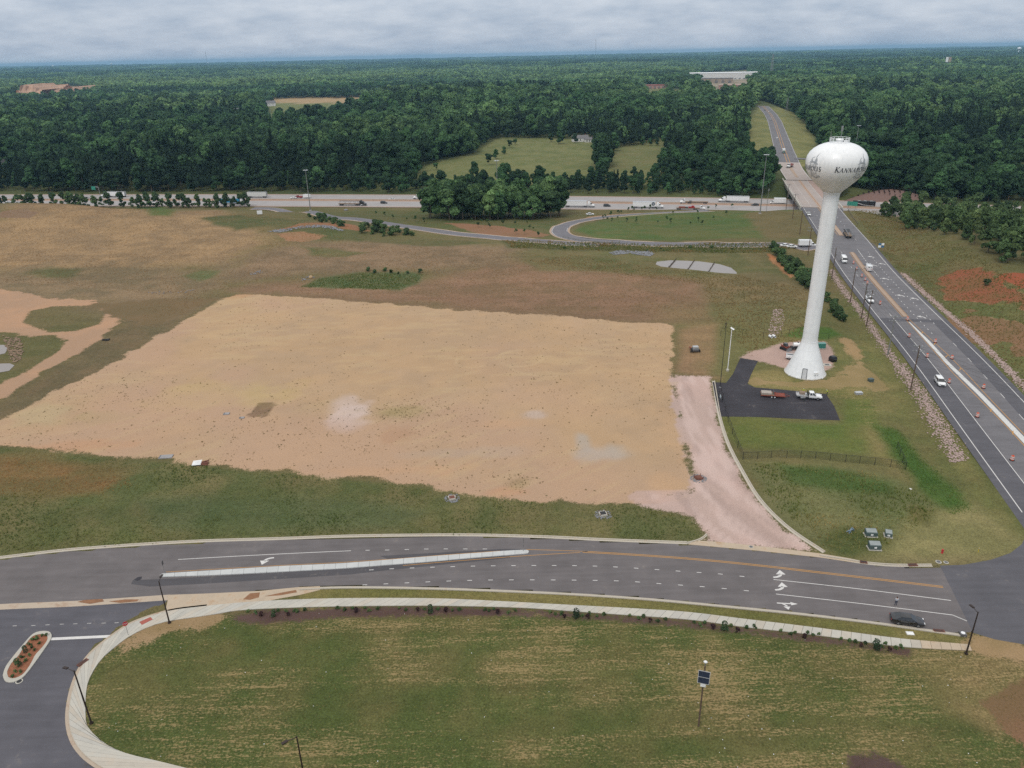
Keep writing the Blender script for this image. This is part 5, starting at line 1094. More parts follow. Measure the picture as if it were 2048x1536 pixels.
def cabin(root, base, roof, zb, zr, wb, wr, paint, pillars):
    """glasshouse frustum, roof panel and pillars; base/roof are (x rear, x front)"""
    g = [(base[0], -wb, zb), (base[1], -wb * .94, zb), (base[1], wb * .94, zb), (base[0], wb, zb), (roof[0], -wr, zr - .03), (roof[1], -wr * .95, zr - .05), (roof[1], wr * .95, zr - .05), (roof[0], wr, zr - .03)]
    MB().add(g, [(0, 1, 5, 4), (1, 2, 6, 5), (2, 3, 7, 6), (3, 0, 4, 7)]).build('glass', V_GLASS, root)
    x0, x1 = roof; m = (x0 + x1) / 2
    auto_smooth(MB().loft([[(x, -w, zr - .06), (x, -w * .97, zr - .01), (x, -w * .6, zr + h), (x, w * .6, zr + h), (x, w * .97, zr - .01), (x, w, zr - .06)] for x, w, h in ((x0 - .06, wr * .94, .0), (x0 + .15, wr * 1.02, .035), (m, wr * 1.03, .05), (x1 - .15, wr * 1.0, .03), (x1 + .05, wr * .93, -.01))]).build('roof', paint, root), 50)
    for s in (-1, 1):
        for f, w in pillars:
            xb = base[0] + (base[1] - base[0]) * f; xr_ = roof[0] + (roof[1] - roof[0]) * f
            MB().add([(xb - w, s * (wb * (1 - .06 * f) + .012), zb), (xb + w, s * (wb * (1 - .06 * f) + .012), zb), (xr_ + w * .8, s * (wr * (1 - .05 * f) + .012), zr - .03), (xr_ - w * .8, s * (wr * (1 - .05 * f) + .012), zr - .03)], [(0, 1, 2, 3) if s < 0 else (3, 2, 1, 0)]).build('pillar', paint, root)
def sedan(name, label, paint, loc, rz, group=None, L=4.9):
    r = thing(name, label, 'car', loc, rz, group); k = L / 4.9
    body([(-2.45 * k, .72, .42, .82, .92), (-2.38 * k, .84, .3, .98, .92), (-1.9 * k, .92, .24, 1.03, .92), (-1.0 * k, .94, .2, .98, .96), (.5 * k, .94, .2, .96, .96), (1.2 * k, .93, .2, .93, .9), (2.0 * k, .9, .24, .84, .88), (2.36 * k, .8, .28, .72, .86), (2.45 * k, .66, .36, .62, .86)], 'body', paint, r)
    cabin(r, (-2.0 * k, 1.2 * k), (-1.05 * k, .35 * k), .95, 1.43, .86, .64, paint, ((.04, .1), (.47, .05), (.97, .06)))
    for x in (-1.42 * k, 1.45 * k):
        for y in (-.83, .83): wheel(r, x, y, .33, .24)
    lamps(r, 2.36 * k, -2.4 * k, .74, .78, .66, .78); MB().bb(2.36 * k, 2.45 * k, -.4, .4, .4, .56).build('grille', V_TRIM, r)
    for s in (-1, 1): MB().box((.75 * k, s * .98, .98), (.16, .16, .12)).build('mirror', paint, r)
    for s in (-1, 1): MB().box((-.35 * k, s * .955, .9), (2.3 * k, .02, .03)).build('chrome_strip', V_RIM, r)
    return r
def suv(name, label, paint, loc, rz, group=None, H=1.78):
    r = thing(name, label, 'car', loc, rz, group)
    body([(-2.4, .82, .45, 1.02, .95), (-2.32, .92, .34, 1.1, .95), (-1.5, .96, .3, 1.12, .97), (.6, .96, .3, 1.1, .97), (1.2, .95, .3, 1.08, .92), (2.0, .93, .32, 1.0, .9), (2.33, .84, .36, .88, .88), (2.4, .7, .44, .76, .88)], 'body', paint, r)
    cabin(r, (-2.3, 1.2), (-2.05, .5), 1.08, H, .9, .72, paint, ((.03, .1), (.3, .06), (.58, .06), (.97, .07)))
    for x in (-1.4, 1.45):
        for y in (-.85, .85): wheel(r, x, y, .38, .26)
    lamps(r, 2.32, -2.37, .8, .86, .84, .98, .24); MB().bb(2.3, 2.41, -.45, .45, .5, .74).build('grille', V_TRIM, r)
    for s in (-1, 1): MB().box((.85, s * 1.02, 1.14), (.18, .2, .16)).build('mirror', V_TRIM, r)
    return r
def pickup(name, label, paint, loc, rz, bed='open', crew=True, group=None):
    r = thing(name, label, 'pickup', loc, rz, group); xb = -.2 if crew else .5
    body([(xb - .02, .96, .5, 1.28, .98), (.9, .97, .48, 1.26, .97), (1.5, .97, .48, 1.24, .94), (2.6, .95, .5, 1.16, .92), (2.95, .88, .52, 1.05, .92), (3.03, .76, .56, .92, .92)], 'body', paint, r)
    cabin(r, (xb, 1.55), (xb + .12, .95), 1.26, 1.95, .9, .74, paint, ((.03, .08), (.5, .06), (.97, .07)))
    if bed == 'open':
        MB().bb(-2.95, xb - .1, -.97, .97, .6, .72).build('bed_floor', paint, r)
        for s in (-1, 1): MB().bb(-2.95, xb - .1, s * .97 - .05, s * .97 + .05, .6, 1.26).build('bed_side', paint, r)
        MB().bb(-3.0, -2.92, -.95, .95, .6, 1.24).build('tailgate', paint, r)
    elif bed == 'flat':
        MB().bb(-3.25, xb - .25, -1.12, 1.12, .92, 1.06).build('flatbed', V_SILVER, r); MB().bb(xb - .32, xb - .24, -1.05, 1.05, 1.06, 1.9).build('headache_rack', V_TRIM, r); MB().bb(-3.0, -1.0, -.08, .08, .6, .92).build('frame_rail', V_TRIM, r)
        MB().box((-1.75, .35, 1.35), (1.4, 1.1, .55)).build('load_crate', V_WOOD, r); MB().tube((-1.0, -.5, 1.06), (-1.0, -.5, 1.6), .28, n=10).build('load_drum', V_SILVER, r); MB().bb(-2.3, -1.1, -1.15, -.75, .5, .9).build('tool_box', V_SILVER, r)
        for s in (-1, 1): MB().bb(-3.25, xb - .25, s * 1.12 - .03, s * 1.12 + .03, 1.06, 1.24).build('bed_rail', V_SILVER, r)
    elif bed == 'utility':
        for s in (-1, 1): MB().bb(-2.9, xb - .1, s * .8 - .2, s * .8 + .2, .65, 1.4).build('service_box', paint, r)
        MB().bb(-2.9, xb - .1, -.6, .6, .7, .85).build('bed_floor', V_TRIM, r)
        for x in (-2.7, xb - .3):
            for s in (-1, 1): MB().tube((x, s * .85, 1.4), (x, s * .85, 2.0), .04, n=5).build('rack_post', V_SILVER, r)
        for s in (-.85, 0, .85): MB().tube((-2.9, s, 2.02), (xb + .2, s, 2.02), .045, n=5).build('rack_bar', V_SILVER, r)
        MB().box((-1.5, 0, 1.1), (1.8, .9, .5)).build('load_crate', V_STEEL, r)
    for x in (-1.95, 2.0):
        for y in (-.86, .86): wheel(r, x, y, .41, .28)
    lamps(r, 2.96, -2.98, .86, .95, .98, 1.0, .26); MB().bb(2.95, 3.05, -.5, .5, .6, .9).build('grille', V_TRIM, r); MB().bb(2.98, 3.1, -.9, .9, .45, .6).build('bumper', V_RIM, r)
    for s in (-1, 1): MB().box((1.25, s * 1.06, 1.36), (.14, .24, .22)).build('mirror', V_TRIM, r)
    return r
def van(name, label, paint, loc, rz, group=None):
    r = thing(name, label, 'van', loc, rz, group)
    body([(-2.9, .9, .4, 2.4, .92, .2), (-2.82, .98, .34, 2.52, .9, .2), (1.0, .99, .34, 2.54, .9, .2), (1.55, .98, .34, 2.3, .88, .2), (2.0, .98, .34, 1.62, .92, .15), (2.2, .97, .34, 1.3, .92, .12), (2.75, .92, .36, 1.12, .9, .12), (2.9, .78, .42, .95, .9, .1)], 'body', paint, r)
    MB().add([(1.62, -.8, 2.18), (1.62, .8, 2.18), (2.2, .9, 1.36), (2.2, -.9, 1.36)], [(0, 3, 2, 1)]).build('windscreen', V_GLASS, r).location = (.05, 0, .03)
    for s in (-1, 1):
        MB().box((1.2, s * .975, 1.72), (.85, .05, .62)).build('side_window', V_GLASS, r); MB().box((-2.87, s * .45, 1.85), (.06, .7, .6)).build('rear_window', V_GLASS, r); MB().box((1.75, s * 1.1, 1.55), (.14, .22, .34)).build('mirror', V_TRIM, r)
    for x in (-1.85, 1.85):
        for y in (-.86, .86): wheel(r, x, y, .36, .25)
    lamps(r, 2.8, -2.9, .84, .95, 1.0, 1.1, .3); MB().bb(2.84, 2.93, -.6, .6, .5, .8).build('grille', V_TRIM, r); return r
def cab_over(r, x0, paint, conv=True, sleeper=True, h=0.0):
    """long-nosed tractor with its cab starting at x0"""
    if sleeper: body([(x0 - 1.6, 1.15, .9, 3.5 + h, .9, .2), (x0 - .1, 1.18, .9, 3.75 + h, .88, .2)], 'sleeper', paint, r)
    body([(x0 - .1, 1.15, .85, 3.0 + h, .88, .15), (x0 + .75, 1.15, .85, 2.95 + h, .85, .15), (x0 + 1.25, 1.12, .85, 2.1, .9, .1)], 'cab', paint, r)
    body([(x0 + 1.15, 1.05, .6, 2.05, .82, .15), (x0 + 2.2, 1.0, .6, 1.85, .8, .15), (x0 + 2.9, .9, .62, 1.6, .8, .12)], 'hood', paint, r)
    MB().add([(x0 + .78, -.92, 2.85 + h), (x0 + .78, .92, 2.85 + h), (x0 + 1.28, 1.0, 2.12), (x0 + 1.28, -1.0, 2.12)], [(0, 3, 2, 1)]).build('windscreen', V_GLASS, r).location = (.04, 0, .02)
    for s in (-1, 1):
        MB().box((x0 + .45, s * 1.13, 2.4), (.75, .05, .7)).build('side_window', V_GLASS, r); MB().tube((x0 - .6, s * .9, .7), (x0 + .8, s * .9, .7), .32, n=10).build('fuel_tank', V_RIM, r); MB().box((x0 + 1.1, s * 1.35, 2.4), (.12, .2, .6)).build('mirror', V_TRIM, r)
        MB().box((x0 + 2.85, s * .75, 1.1), (.1, .3, .25)).build('headlight', V_LAMP, r); wheel(r, x0 + 2.1, s * 1.05, .5, .3)
    MB().bb(x0 + 2.88, x0 + 2.95, -.55, .55, .8, 1.6).build('grille', V_RIM, r); MB().bb(x0 + 2.85, x0 + 3.05, -1.15, 1.15, .4, .75).build('bumper', V_RIM, r)
def semi(name, label, cabp, loc, rz, load='box', boxp=None, group=None, TL=14.6, sleeper=True):
    r = thing(name, label, 'truck', loc, rz, group); x0 = 4.6; bp = boxp or V_WHITE; tr = x0 - (2.1 if sleeper else .6)
    cab_over(r, x0, cabp, sleeper=sleeper); MB().bb(x0 - 4.2, x0 + 2.5, -.42, .42, .7, .95).build('tractor_frame', V_TRIM, r)
    for x in (x0 - 2.6, x0 - 3.9):
        for s in (-1, 1): wheel(r, x, s * 1.0, .5, .5)
    if load == 'box':
        MB().bb(tr - TL, tr, -1.28, 1.28, 1.12, 4.05).build('trailer_box', bp, r); MB().bb(tr - TL - .03, tr + .02, -1.3, 1.3, 1.06, 1.2).build('bottom_rail', V_SILVER, r); MB().bb(tr - TL - .03, tr + .02, -1.3, 1.3, 3.98, 4.08).build('top_rail', V_SILVER, r)
        for s in (-1, 1): MB().bb(tr - TL - .06, tr - TL - .01, s * .62 - .6, s * .62 + .6, 1.2, 3.95).build('rear_door', V_SILVER, r)
    else:
        MB().bb(tr - TL, tr, -1.28, 1.28, 1.2, 1.4).build('trailer_deck', V_WOOD if load != 'pipes' else V_STEEL, r)
        for s in (-.5, .5): MB().bb(tr - TL, tr, s - .1, s + .1, .85, 1.2).build('trailer_beam', V_TRIM, r)
        if load == 'red':
            MB().bb(tr - 7, tr - 3, -1.0, 1.0, 1.4, 2.3).build('red_machine', V_RED, r); MB().bb(tr - 5, tr - 3.6, -.7, .7, 2.3, 2.9).build('machine_cab', V_RED, r); MB().bb(tr - 13, tr - 9, -1, 1, 1.4, 2.1).build('steel_load', V_RUST, r); MB().bb(tr - 9, tr - 7.4, -.9, .9, 1.4, 1.9).build('dark_load', V_TRIM, r)
        if load == 'hauler':
            for x in (tr - 13.5, tr - 10, tr - 6.5, tr - 3, tr - .3):
                for s in (-1, 1): MB().tube((x, s * 1.2, 1.2), (x - .4, s * 1.2, 3.1), .08, n=5).build('hauler_post', V_STEEL, r)
            for s in (-1, 1): MB().bb(tr - 13.8, tr, s * 1.05 - .25, s * 1.05 + .25, 3.0, 3.12).build('upper_track', V_STEEL, r)
        if load == 'tank':
            MB().tube((tr - TL + .5, 0, 2.2), (tr - .8, 0, 2.3), .85, .85, 16).build('tank_barrel', V_RIM, r)
        if load == 'flat':
            MB().bb(tr - 4, tr - 2.5, -1, 1, 1.4, 1.9).build('steel_load', V_STEEL, r)
    for x in (tr - TL + 1.2, tr - TL + 2.5):
        for s in (-1, 1): wheel(r, x, s * 1.0, .5, .5)
    for s in (-1, 1): MB().bb(tr - 3.2, tr - 3.0, s * .8 - .08, s * .8 + .08, .25, 1.1).build('landing_leg', V_STEEL, r)
    return r
def text_obj(txt, size, m, parent, loc, rot, name='lettering', sx=1.0):
    cu = bpy.data.curves.new(name, 'FONT'); cu.body = txt; cu.size = size; cu.align_x = 'CENTER'; cu.align_y = 'CENTER'; cu.extrude = .004; t_ = bpy.data.objects.new('tmp', cu); COL.objects.link(t_)
    dg = bpy.context.evaluated_depsgraph_get(); me = bpy.data.meshes.new_from_object(t_.evaluated_get(dg)); bpy.data.objects.remove(t_); me.materials.clear(); me.materials.append(m)
    o = link(name, me, parent); o.location = loc; o.rotation_euler = rot; o.scale = (sx, 1, 1); return o
def box_truck(name, label, cabp, boxp, loc, rz, group=None, BL=6.5, h=3.5):
    r = thing(name, label, 'truck', loc, rz, group); MB().bb(-BL + 1.6, 1.55, -1.22, 1.22, 1.0, h).build('cargo_box', boxp, r); MB().bb(-BL + 1.55, 1.6, -1.25, 1.25, .92, 1.04).build('bottom_rail', V_SILVER, r); MB().bb(-BL + 1.7, 3.6, -.4, .4, .55, .9).build('frame_rail', V_TRIM, r)
    body([(1.65, 1.05, .55, 2.35, .9, .15), (2.4, 1.05, .55, 2.3, .86, .15), (2.95, 1.03, .55, 1.5, .9, .12), (3.7, .98, .55, 1.3, .88, .12), (3.95, .85, .6, 1.1, .88, .1)], 'cab', cabp, r)
    MB().add([(2.45, -.8, 2.2), (2.45, .8, 2.2), (2.97, .93, 1.52), (2.97, -.93, 1.52)], [(0, 3, 2, 1)]).build('windscreen', V_GLASS, r).location = (.04, 0, .03)
    for s in (-1, 1): MB().box((2.25, s * 1.02, 1.75), (.8, .06, .5)).build('side_window', V_GLASS, r); wheel(r, 3.1, s * .92, .42, .26); wheel(r, -BL + 3.2, s * .92, .42, .45); MB().box((2.75, s * 1.2, 1.7), (.1, .2, .35)).build('mirror', V_TRIM, r)
    lamps(r, 3.88, -BL + 1.57, .9, 1.1, .95, .9, .25); return r
def dump_truck(name, label, cabp, bedp, loc, rz, group=None):
    r = thing(name, label, 'truck', loc, rz, group); cab_over(r, 1.0, cabp, sleeper=False); MB().bb(-4.2, 3.2, -.42, .42, .7, 1.05).build('frame_rail', V_TRIM, r)
    MB().loft([[(x, -1.0, 1.15), (x, -1.25, z), (x, -1.15, z), (x, -.95, 1.3), (x, .95, 1.3), (x, 1.15, z), (x, 1.25, z), (x, 1.0, 1.15)] for x, z in ((-4.6, 2.6), (.6, 2.7))]).build('dump_bed', bedp, r); MB().bb(.55, .7, -1.2, 1.2, 1.2, 3.0).build('bed_front', bedp, r); MB().bb(-4.7, -4.58, -1.2, 1.2, 1.2, 2.6).build('tailgate', bedp, r)
    for x in (-1.6, -2.9, -4.0):
        for s in (-1, 1): wheel(r, x, s * 1.0, .5, .45)
    return r
def coach(name, label, loc, rz):
    r = thing(name, label, 'bus', loc, rz); body([(-6.6, 1.15, .5, 3.3, .95, .2), (-6.5, 1.27, .4, 3.5, .93, .2), (6.2, 1.27, .4, 3.5, .93, .2), (6.7, 1.2, .45, 3.2, .9, .2)], 'body', V_BLACK, r)
    for s in (-1, 1):
        MB().bb(-5.8, 5.2, s * 1.275 - .01, s * 1.275 + .01, 1.9, 2.95).build('window_band', V_GLASS, r)
        pts = [(-5.9, 1.0), (-2.5, 1.1), (.5, 1.5), (3.2, 2.3), (6.0, 2.5), (6.0, 2.2), (3.5, 1.9), (1.0, 1.15), (-2.0, .8), (-5.9, .75)]; o = MB().xprism(pts, s * 1.29 - .008, s * 1.29 + .008).build('silver_swoosh', V_SILVER, r)
        wheel(r, 4.2, s * 1.08, .5, .32); wheel(r, -3.6, s * 1.08, .5, .32); wheel(r, -4.9, s * 1.08, .5, .32)
    for x in (-4, -.5, 3): MB().bb(x - .9, x + .9, -.7, .7, 3.45, 3.75).build('roof_unit', V_SILVER, r)
    MB().add([(6.74, -1.0, 1.5), (6.74, 1.0, 1.5), (6.62, .95, 3.1), (6.62, -.95, 3.1)], [(0, 1, 2, 3)]).build('windscreen', V_GLASS, r); return r

def heading(a, b): d = b - a; return math.atan2(d.y, d.x)
def ihead(x): return math.atan2(float(inter_y(x + 10) - inter_y(x - 10)), 20.)
# --- near
h0 = heading(PZ(1750, 1243), PZ(1850, 1257))
sedan('sedan', 'black four-door sedan parked at the kerb near the junction', V_BLACK, PZ(1813, 1245), h0)
hp = heading(PZ(1500, 786), PZ(1650, 796))
pk = pickup('pickup_truck', 'white crew-cab pickup with a loaded flatbed on the asphalt lot', V_WHITE, PZ(1618, 797, .03), hp, 'flat')
t = thing('flatbed_trailer', 'low two-axle trailer with wooden deck and red front behind the pickup', 'trailer', PZ(1545, 793, .03), hp)
MB().bb(-3.0, .3, -1.05, 1.05, .72, .82).build('deck', V_WOOD, t); MB().bb(.3, 3.0, -1.0, 1.0, .55, .68).build('front_deck', V_RUST, t); MB().bb(-2.9, -.4, -.9, .9, .82, 1.25).build('ramp', mat('aluminium_ramp', tuple(D(190, 180, 170)), .5, .3), t)
for s in (-1, 1): MB().bb(-3.1, 3.1, s * 1.05 - .05, s * 1.05 + .05, .5, .72).build('frame_rail', V_RUST, t); MB().bb(-.9, .8, s * 1.15 - .14, s * 1.15 + .14, .72, .8).build('mudguard', V_RUST, t); wheel(t, -.35, s * 1.14, .33, .22, V_LAMP); wheel(t, .42, s * 1.14, .33, .22, V_LAMP)
for s in (-1, 1): MB().tube((3.0, s * .9, .55), (4.2, 0, .5), .06, n=6).build('drawbar', V_RUST, t)
MB().tube((4.0, 0, .0), (4.0, 0, .9), .05, n=6).build('jack', V_STEEL, t); MB().bb(.1, .2, -.9, .9, .7, 1.6).build('winch_post', V_STEEL, t)
pickup('utility_truck', 'white utility pickup with ladder rack behind the tower base', V_WHITE, PZ(1592, 719), heading(PZ(1560, 712), PZ(1600, 716)), 'utility', False)
# --- main road
def on_road(px, py): p = P(px, py); return Vector((p.x, p.y, float(road_z(p.y)) + .03)), math.atan2(1, float(road_x(p.y + 5) - road_x(p.y - 5)) / 10.)
def veh(f, px, py, away, *a, turn=0, **k): p, h = on_road(px, py); return f(*a, p, (h if away else h + math.pi) + turn, **k)
veh(suv, 1879, 768, False, 'suv', 'white suv driving on the main road beside the traffic barrels', V_WHITE)
veh(lambda n, l, p, loc, rz: pickup(n, l, p, loc, rz, 'utility', False), 1738, 603, False, 'work_truck', 'white work truck with loaded rack on the main road', V_WHITE)
veh(van, 1687, 524, False, 'van', 'white delivery van facing the camera just before the ramp junction', V_WHITE)
veh(van, 1736, 540, True, 'van', 'white delivery van driving away in the right-hand lane', V_WHITE)
veh(lambda n, l, p, loc, rz: semi(n, l, p, loc, rz, 'hauler', TL=8, sleeper=False), 1695, 474, True, 'car_hauler', 'grey car hauler truck driving towards the bridge', V_GREY)
veh(pickup, 1617, 431, False, 'pickup_truck', 'small white pickup just past the near end of the bridge', V_WHITE)
def onz(px, py, z=-2.95): return PZ(px, py, z)
def farv(f, px, py, away, *a, turn=0, **k): p = onz(px, py); h = math.atan2(1, float(road_x(p.y + 5) - road_x(p.y - 5)) / 10.); return f(*a, p, (h if away else h + math.pi) + turn, **k)
farv(dump_truck, 1579, 335, False, 'dump_truck', 'red dump truck with white nose turning beyond the bridge', V_WHITE, V_RED, turn=R(-25))
farv(box_truck, 1567, 306, False, 'box_truck', 'pale box truck on the road beyond the bridge', V_GREEN, V_WHITE)
farv(sedan, 1554, 277, False, 'sedan', 'white car on the middle of the far road', V_WHITE)
farv(suv, 1541, 241, False, 'suv', 'pale suv on the upper part of the far road', V_SILVER); farv(suv, 1530, 221, False, 'suv', 'dark suv at the far end of the road', V_DARK); farv(sedan, 1537, 224, True, 'sedan', 'small white car at the far end of the road', V_WHITE)
rp = P(1614, 494); bt = box_truck('box_truck', 'white box truck waiting at the ramp junction beside the tower shaft', V_WHITE, V_WHITE, rp + Vector((0, 0, .08)), R(-6), BL=5.6, h=3.3)
sedan('sedan', 'white car waiting behind the box truck on the ramp', V_WHITE, P(1583, 495, .08), R(-3)); sedan('sedan', 'white car second behind the box truck on the ramp', V_WHITE, P(1571, 493, .08), R(-3))
sedan('sedan', 'white car on the verge near the start of the loop ramp', V_WHITE, P(1180, 430, .08), R(8))
# --- interstate: px of the ground under the middle, far carriageway runs left, near one right
def inter_v(f, px, py, right, *a, **k): p = PZ(px, py, -9.9); return f(*a, p, ihead(p.x) + (0 if right else math.pi), **k)
inter_v(semi, 222, 394, False, 'semi_truck', 'white semi truck at the left end of the interstate', V_WHITE, boxp=V_WHITE)
inter_v(semi, 503, 395, False, 'semi_truck', 'semi truck with dark cab and white trailer on the far carriageway', V_DARK, boxp=cpaint('cream_white', D(222, 224, 220)))
inter_v(pickup, 597, 396, False, 'pickup_truck', 'red pickup on the interstate near the left lamp mast', V_RED)
tt = thing('box_trailer', 'white box trailer behind the red pickup on the interstate', 'trailer', PZ(614, 396, -9.9), ihead(-150) + math.pi); MB().bb(-2.6, 2.4, -1.1, 1.1, .55, 2.7).build('box', V_WHITE, tt); MB().bb(2.4, 3.4, -.1, .1, .5, .62).build('drawbar', V_TRIM, tt)
for s in (-1, 1): wheel(tt, -.4, s * 1.0, .35, .25); wheel(tt, .4, s * 1.0, .35, .25)
inter_v(sedan, 587, 397, False, 'sedan', 'white car just ahead of the red pickup on the interstate', V_WHITE)
inter_v(sedan, 784, 400, False, 'sedan', 'white car alone near the median left of the copse', V_WHITE)
inter_v(dump_truck, 838, 398, False, 'dump_truck', 'dark dump truck with white cab at the left edge of the copse', V_WHITE, V_DARK)
inter_v(semi, 474, 408, True, 'semi_truck', 'semi truck with blue trailer and white cab', V_WHITE, boxp=V_BLUE)
inter_v(semi, 712, 411, True, 'car_hauler', 'empty dark car hauler on the near carriageway', V_DARK, load='hauler')
inter_v(suv, 768, 407, True, 'suv', 'dark suv left of the copse on the near carriageway', V_DARK)
inter_v(semi, 1166, 414, True, 'semi_truck', 'white semi truck emerging from behind the copse', V_WHITE); inter_v(suv, 1214, 413, True, 'suv', 'dark suv between two white semi trucks', V_DARK)
logo = inter_v(semi, 1303, 416, True, 'semi_truck', 'white semi truck with round dark emblem on its trailer', V_WHITE)
mb = MB(); mb.tube((1.0, -1.285, 2.8), (1.0, -1.3, 2.8), 1.15, n=20); mb.build('round_emblem', mat('emblem_slate', tuple(D(70, 84, 98)), .5), logo); MB().box((1.0, -1.31, 2.8), (1.3, .01, .35)).build('emblem_bar', V_WHITE, logo)
inter_v(semi, 1386, 420, True, 'semi_truck', 'flatbed semi truck hauling red machinery', V_WHITE, load='red', sleeper=False)
inter_v(semi, 1383, 407, False, 'semi_truck', 'white flatbed semi truck without load', V_WHITE, load='flat', sleeper=False)
sw = inter_v(semi, 1460, 404, False, 'semi_truck', 'white semi truck nearest the bridge on the far carriageway', V_WHITE)
inter_v(sedan, 1510, 411, False, 'sedan', 'dark car near the median left of the bridge', V_DARK)
inter_v(box_truck, 1552, 408, False, 'box_truck', 'white box truck about to pass under the bridge', V_WHITE, V_WHITE, BL=7.4, h=3.9)
p = PZ(1727, 413, -9.9); coach('coach', 'black coach with silver swoosh right of the bridge', p, ihead(p.x) + math.pi)
for px, py, nm, f, pt, rgt in ((20, 405, 'white car half hidden by trees at the left edge', sedan, V_WHITE, True), (62, 404, 'dark suv behind the trees at the left edge', suv, V_DARK, True), (172, 398, 'silver car ahead of the leftmost semi truck', sedan, V_SILVER, False), (305, 407, 'white suv passing behind the dry hill', suv, V_WHITE, True), (940, 405, 'silver car glimpsed through the copse', sedan, V_SILVER, True)):
    inter_v(f, px, py, rgt, 'suv' if f is suv else 'sedan', nm, pt)
# ------------------------------------------------------------------ helpers for upright things
def z4(a, b): return (1348 + a / 2.92571, 420 + b / 2.92571)
def z3(a, b): return (1348 + a / 2.92571, b / 2.92571)
def z6(a, b): return (a / 2.92571, 1011 + b / 2.92571)
def z7(a, b): return (680 + a / 2.92571, 1011 + b / 2.92571)
def z8(a, b): return (1348 + a / 2.92571, 1011 + b / 2.92571)
def tall(base, py):
    """height of an upright whose top is seen at photo row py"""
    lo, hi = 0., 90.
    for _ in range(40):
        m = (lo + hi) / 2
        if to_px((base.x, base.y, base.z + m))[1] > py: lo = m
        else: hi = m
    return lo
def face_cam(p): return math.atan2(-p.y, -p.x)
M_BRONZE = mat('bronze_pole_paint', tuple(D(62, 50, 46)), .5, .2); M_GALV = mat('galvanised', (0, 0, 0)); M_POLEWOOD = mat('pole_wood', tuple(D(104, 86, 72)), .9, var=.25, scale=3); M_GLASSW = mat('lamp_glass', tuple(D(215, 220, 224)), .3); M_SOLAR = mat('solar_cells', (.02, .028, .05), .2, var=.1); M_BLACKST = mat('black_fence_paint', (.02, .02, .022), .6); M_GREENBOX = mat('green_cabinet_paint', tuple(D(84, 100, 100)), .5, var=.1); M_ORANGE = mat('orange_plastic', tuple(D(214, 96, 66)), .5, var=.08); M_REFLECT = mat('white_band', tuple(D(230, 226, 222)), .5); M_SIGNRED = mat('sign_red', tuple(D(196, 50, 60)), .5); M_SIGNW = mat('sign_white', (.72, .73, .74), .5); M_SIGNB = mat('sign_blue', tuple(D(70, 120, 160)), .5); M_SIGNG = mat('sign_green', tuple(D(60, 150, 130)), .5); M_IRON = mat('cast_iron', tuple(D(120, 76, 62)), .8, var=.25)
# --- street lamps
def lamp(base, h, arm_dir, label, arm=1.0):
    t = thing('street_lamp', label, 'street lamp', base, 0, 'street lamps'); MB().tube((0, 0, 0), (0, 0, h), .13, .08, 10).build('pole', M_BRONZE, t); MB().bb(-.2, .2, -.2, .2, 0, .25).build('base_cover', M_BRONZE, t)
    c, s = math.cos(arm_dir), math.sin(arm_dir); MB().tube((0, 0, h - .15), (c * arm, s * arm, h + .02), .05, n=6).build('arm', M_BRONZE, t)
    hd = MB().box((0, 0, 0), (.75, .36, .13)).build('lamp_head', M_BRONZE, t); hd.location = (c * (arm + .25), s * (arm + .25), h + .02); hd.rotation_euler = (0, R(4), arm_dir); MB().box((0, 0, -.075), (.5, .26, .03)).build('lens', M_GLASSW, hd); return t
b = PZ(183, 1447); hL = tall(b, 1341); lamp(b, hL, R(160), 'tall dark street lamp at the inside of the sidewalk bend', 1.2)
b = PZ(339, 1246); lamp(b, tall(b, 1162), R(95), 'dark street lamp beside the mulch bed at the sidewalk corner')
b = PZ(614, 1585); lamp(b, hL, R(215), 'dark street lamp cut off by the bottom edge of the lawn', 1.2)
b = PZ(1932, 1308); lamp(b, tall(b, 1224), R(100), 'dark street lamp at the right end of the sidewalk')
# --- lamp masts
def mast(base, top, label, grp='high lamp masts by the interstate', arms=6):
    t = thing('lamp_mast', label, 'lamp mast', base, 0, grp); h = tall(base, top); MB().tube((0, 0, 0), (0, 0, h), .34, .14, 10).build('pole', M_GALV, t); MB().lathe([(.9, 0), (.9, .3), (.5, .35)], 12).build('footing', C_HWY, t)
    for k in range(arms):
        a = 2 * math.pi * k / arms; l = MB().box((0, 0, 0), (1.0, .5, .22)).build('luminaire', M_GLASSW, t); l.location = (1.1 * math.cos(a), 1.1 * math.sin(a), h - .1); l.rotation_euler[2] = a
    auto_smooth(MB().lathe([(.75, h - .25), (.75, h - .1), (.3, h - .05)], 14).build('ring', M_GALV, t)); return t
mast(P(621, 421), 340, 'high lamp mast at the head of the slip ramp'); mast(P(996, 433), 321, 'high lamp mast in front of the copse'); mast(P(*z3(503, 1250)), 309, 'high lamp mast left of the bridge'); mast(PZ(1703, 345, -6), 251, 'high lamp mast rising behind the water tank')
b = P(*z3(540, 1240)); t = thing('pole', 'thin grey pole beside the lamp mast left of the bridge', 'pole', b); h = tall(b, z3(548, 1105)[1]); MB().tube((0, 0, 0), (0, 0, h), .14, .09, 8).build('shaft', M_GALV, t); MB().bb(-.3, .3, -.1, .1, h - 1.2, h).build('head_box', M_GALV, t)
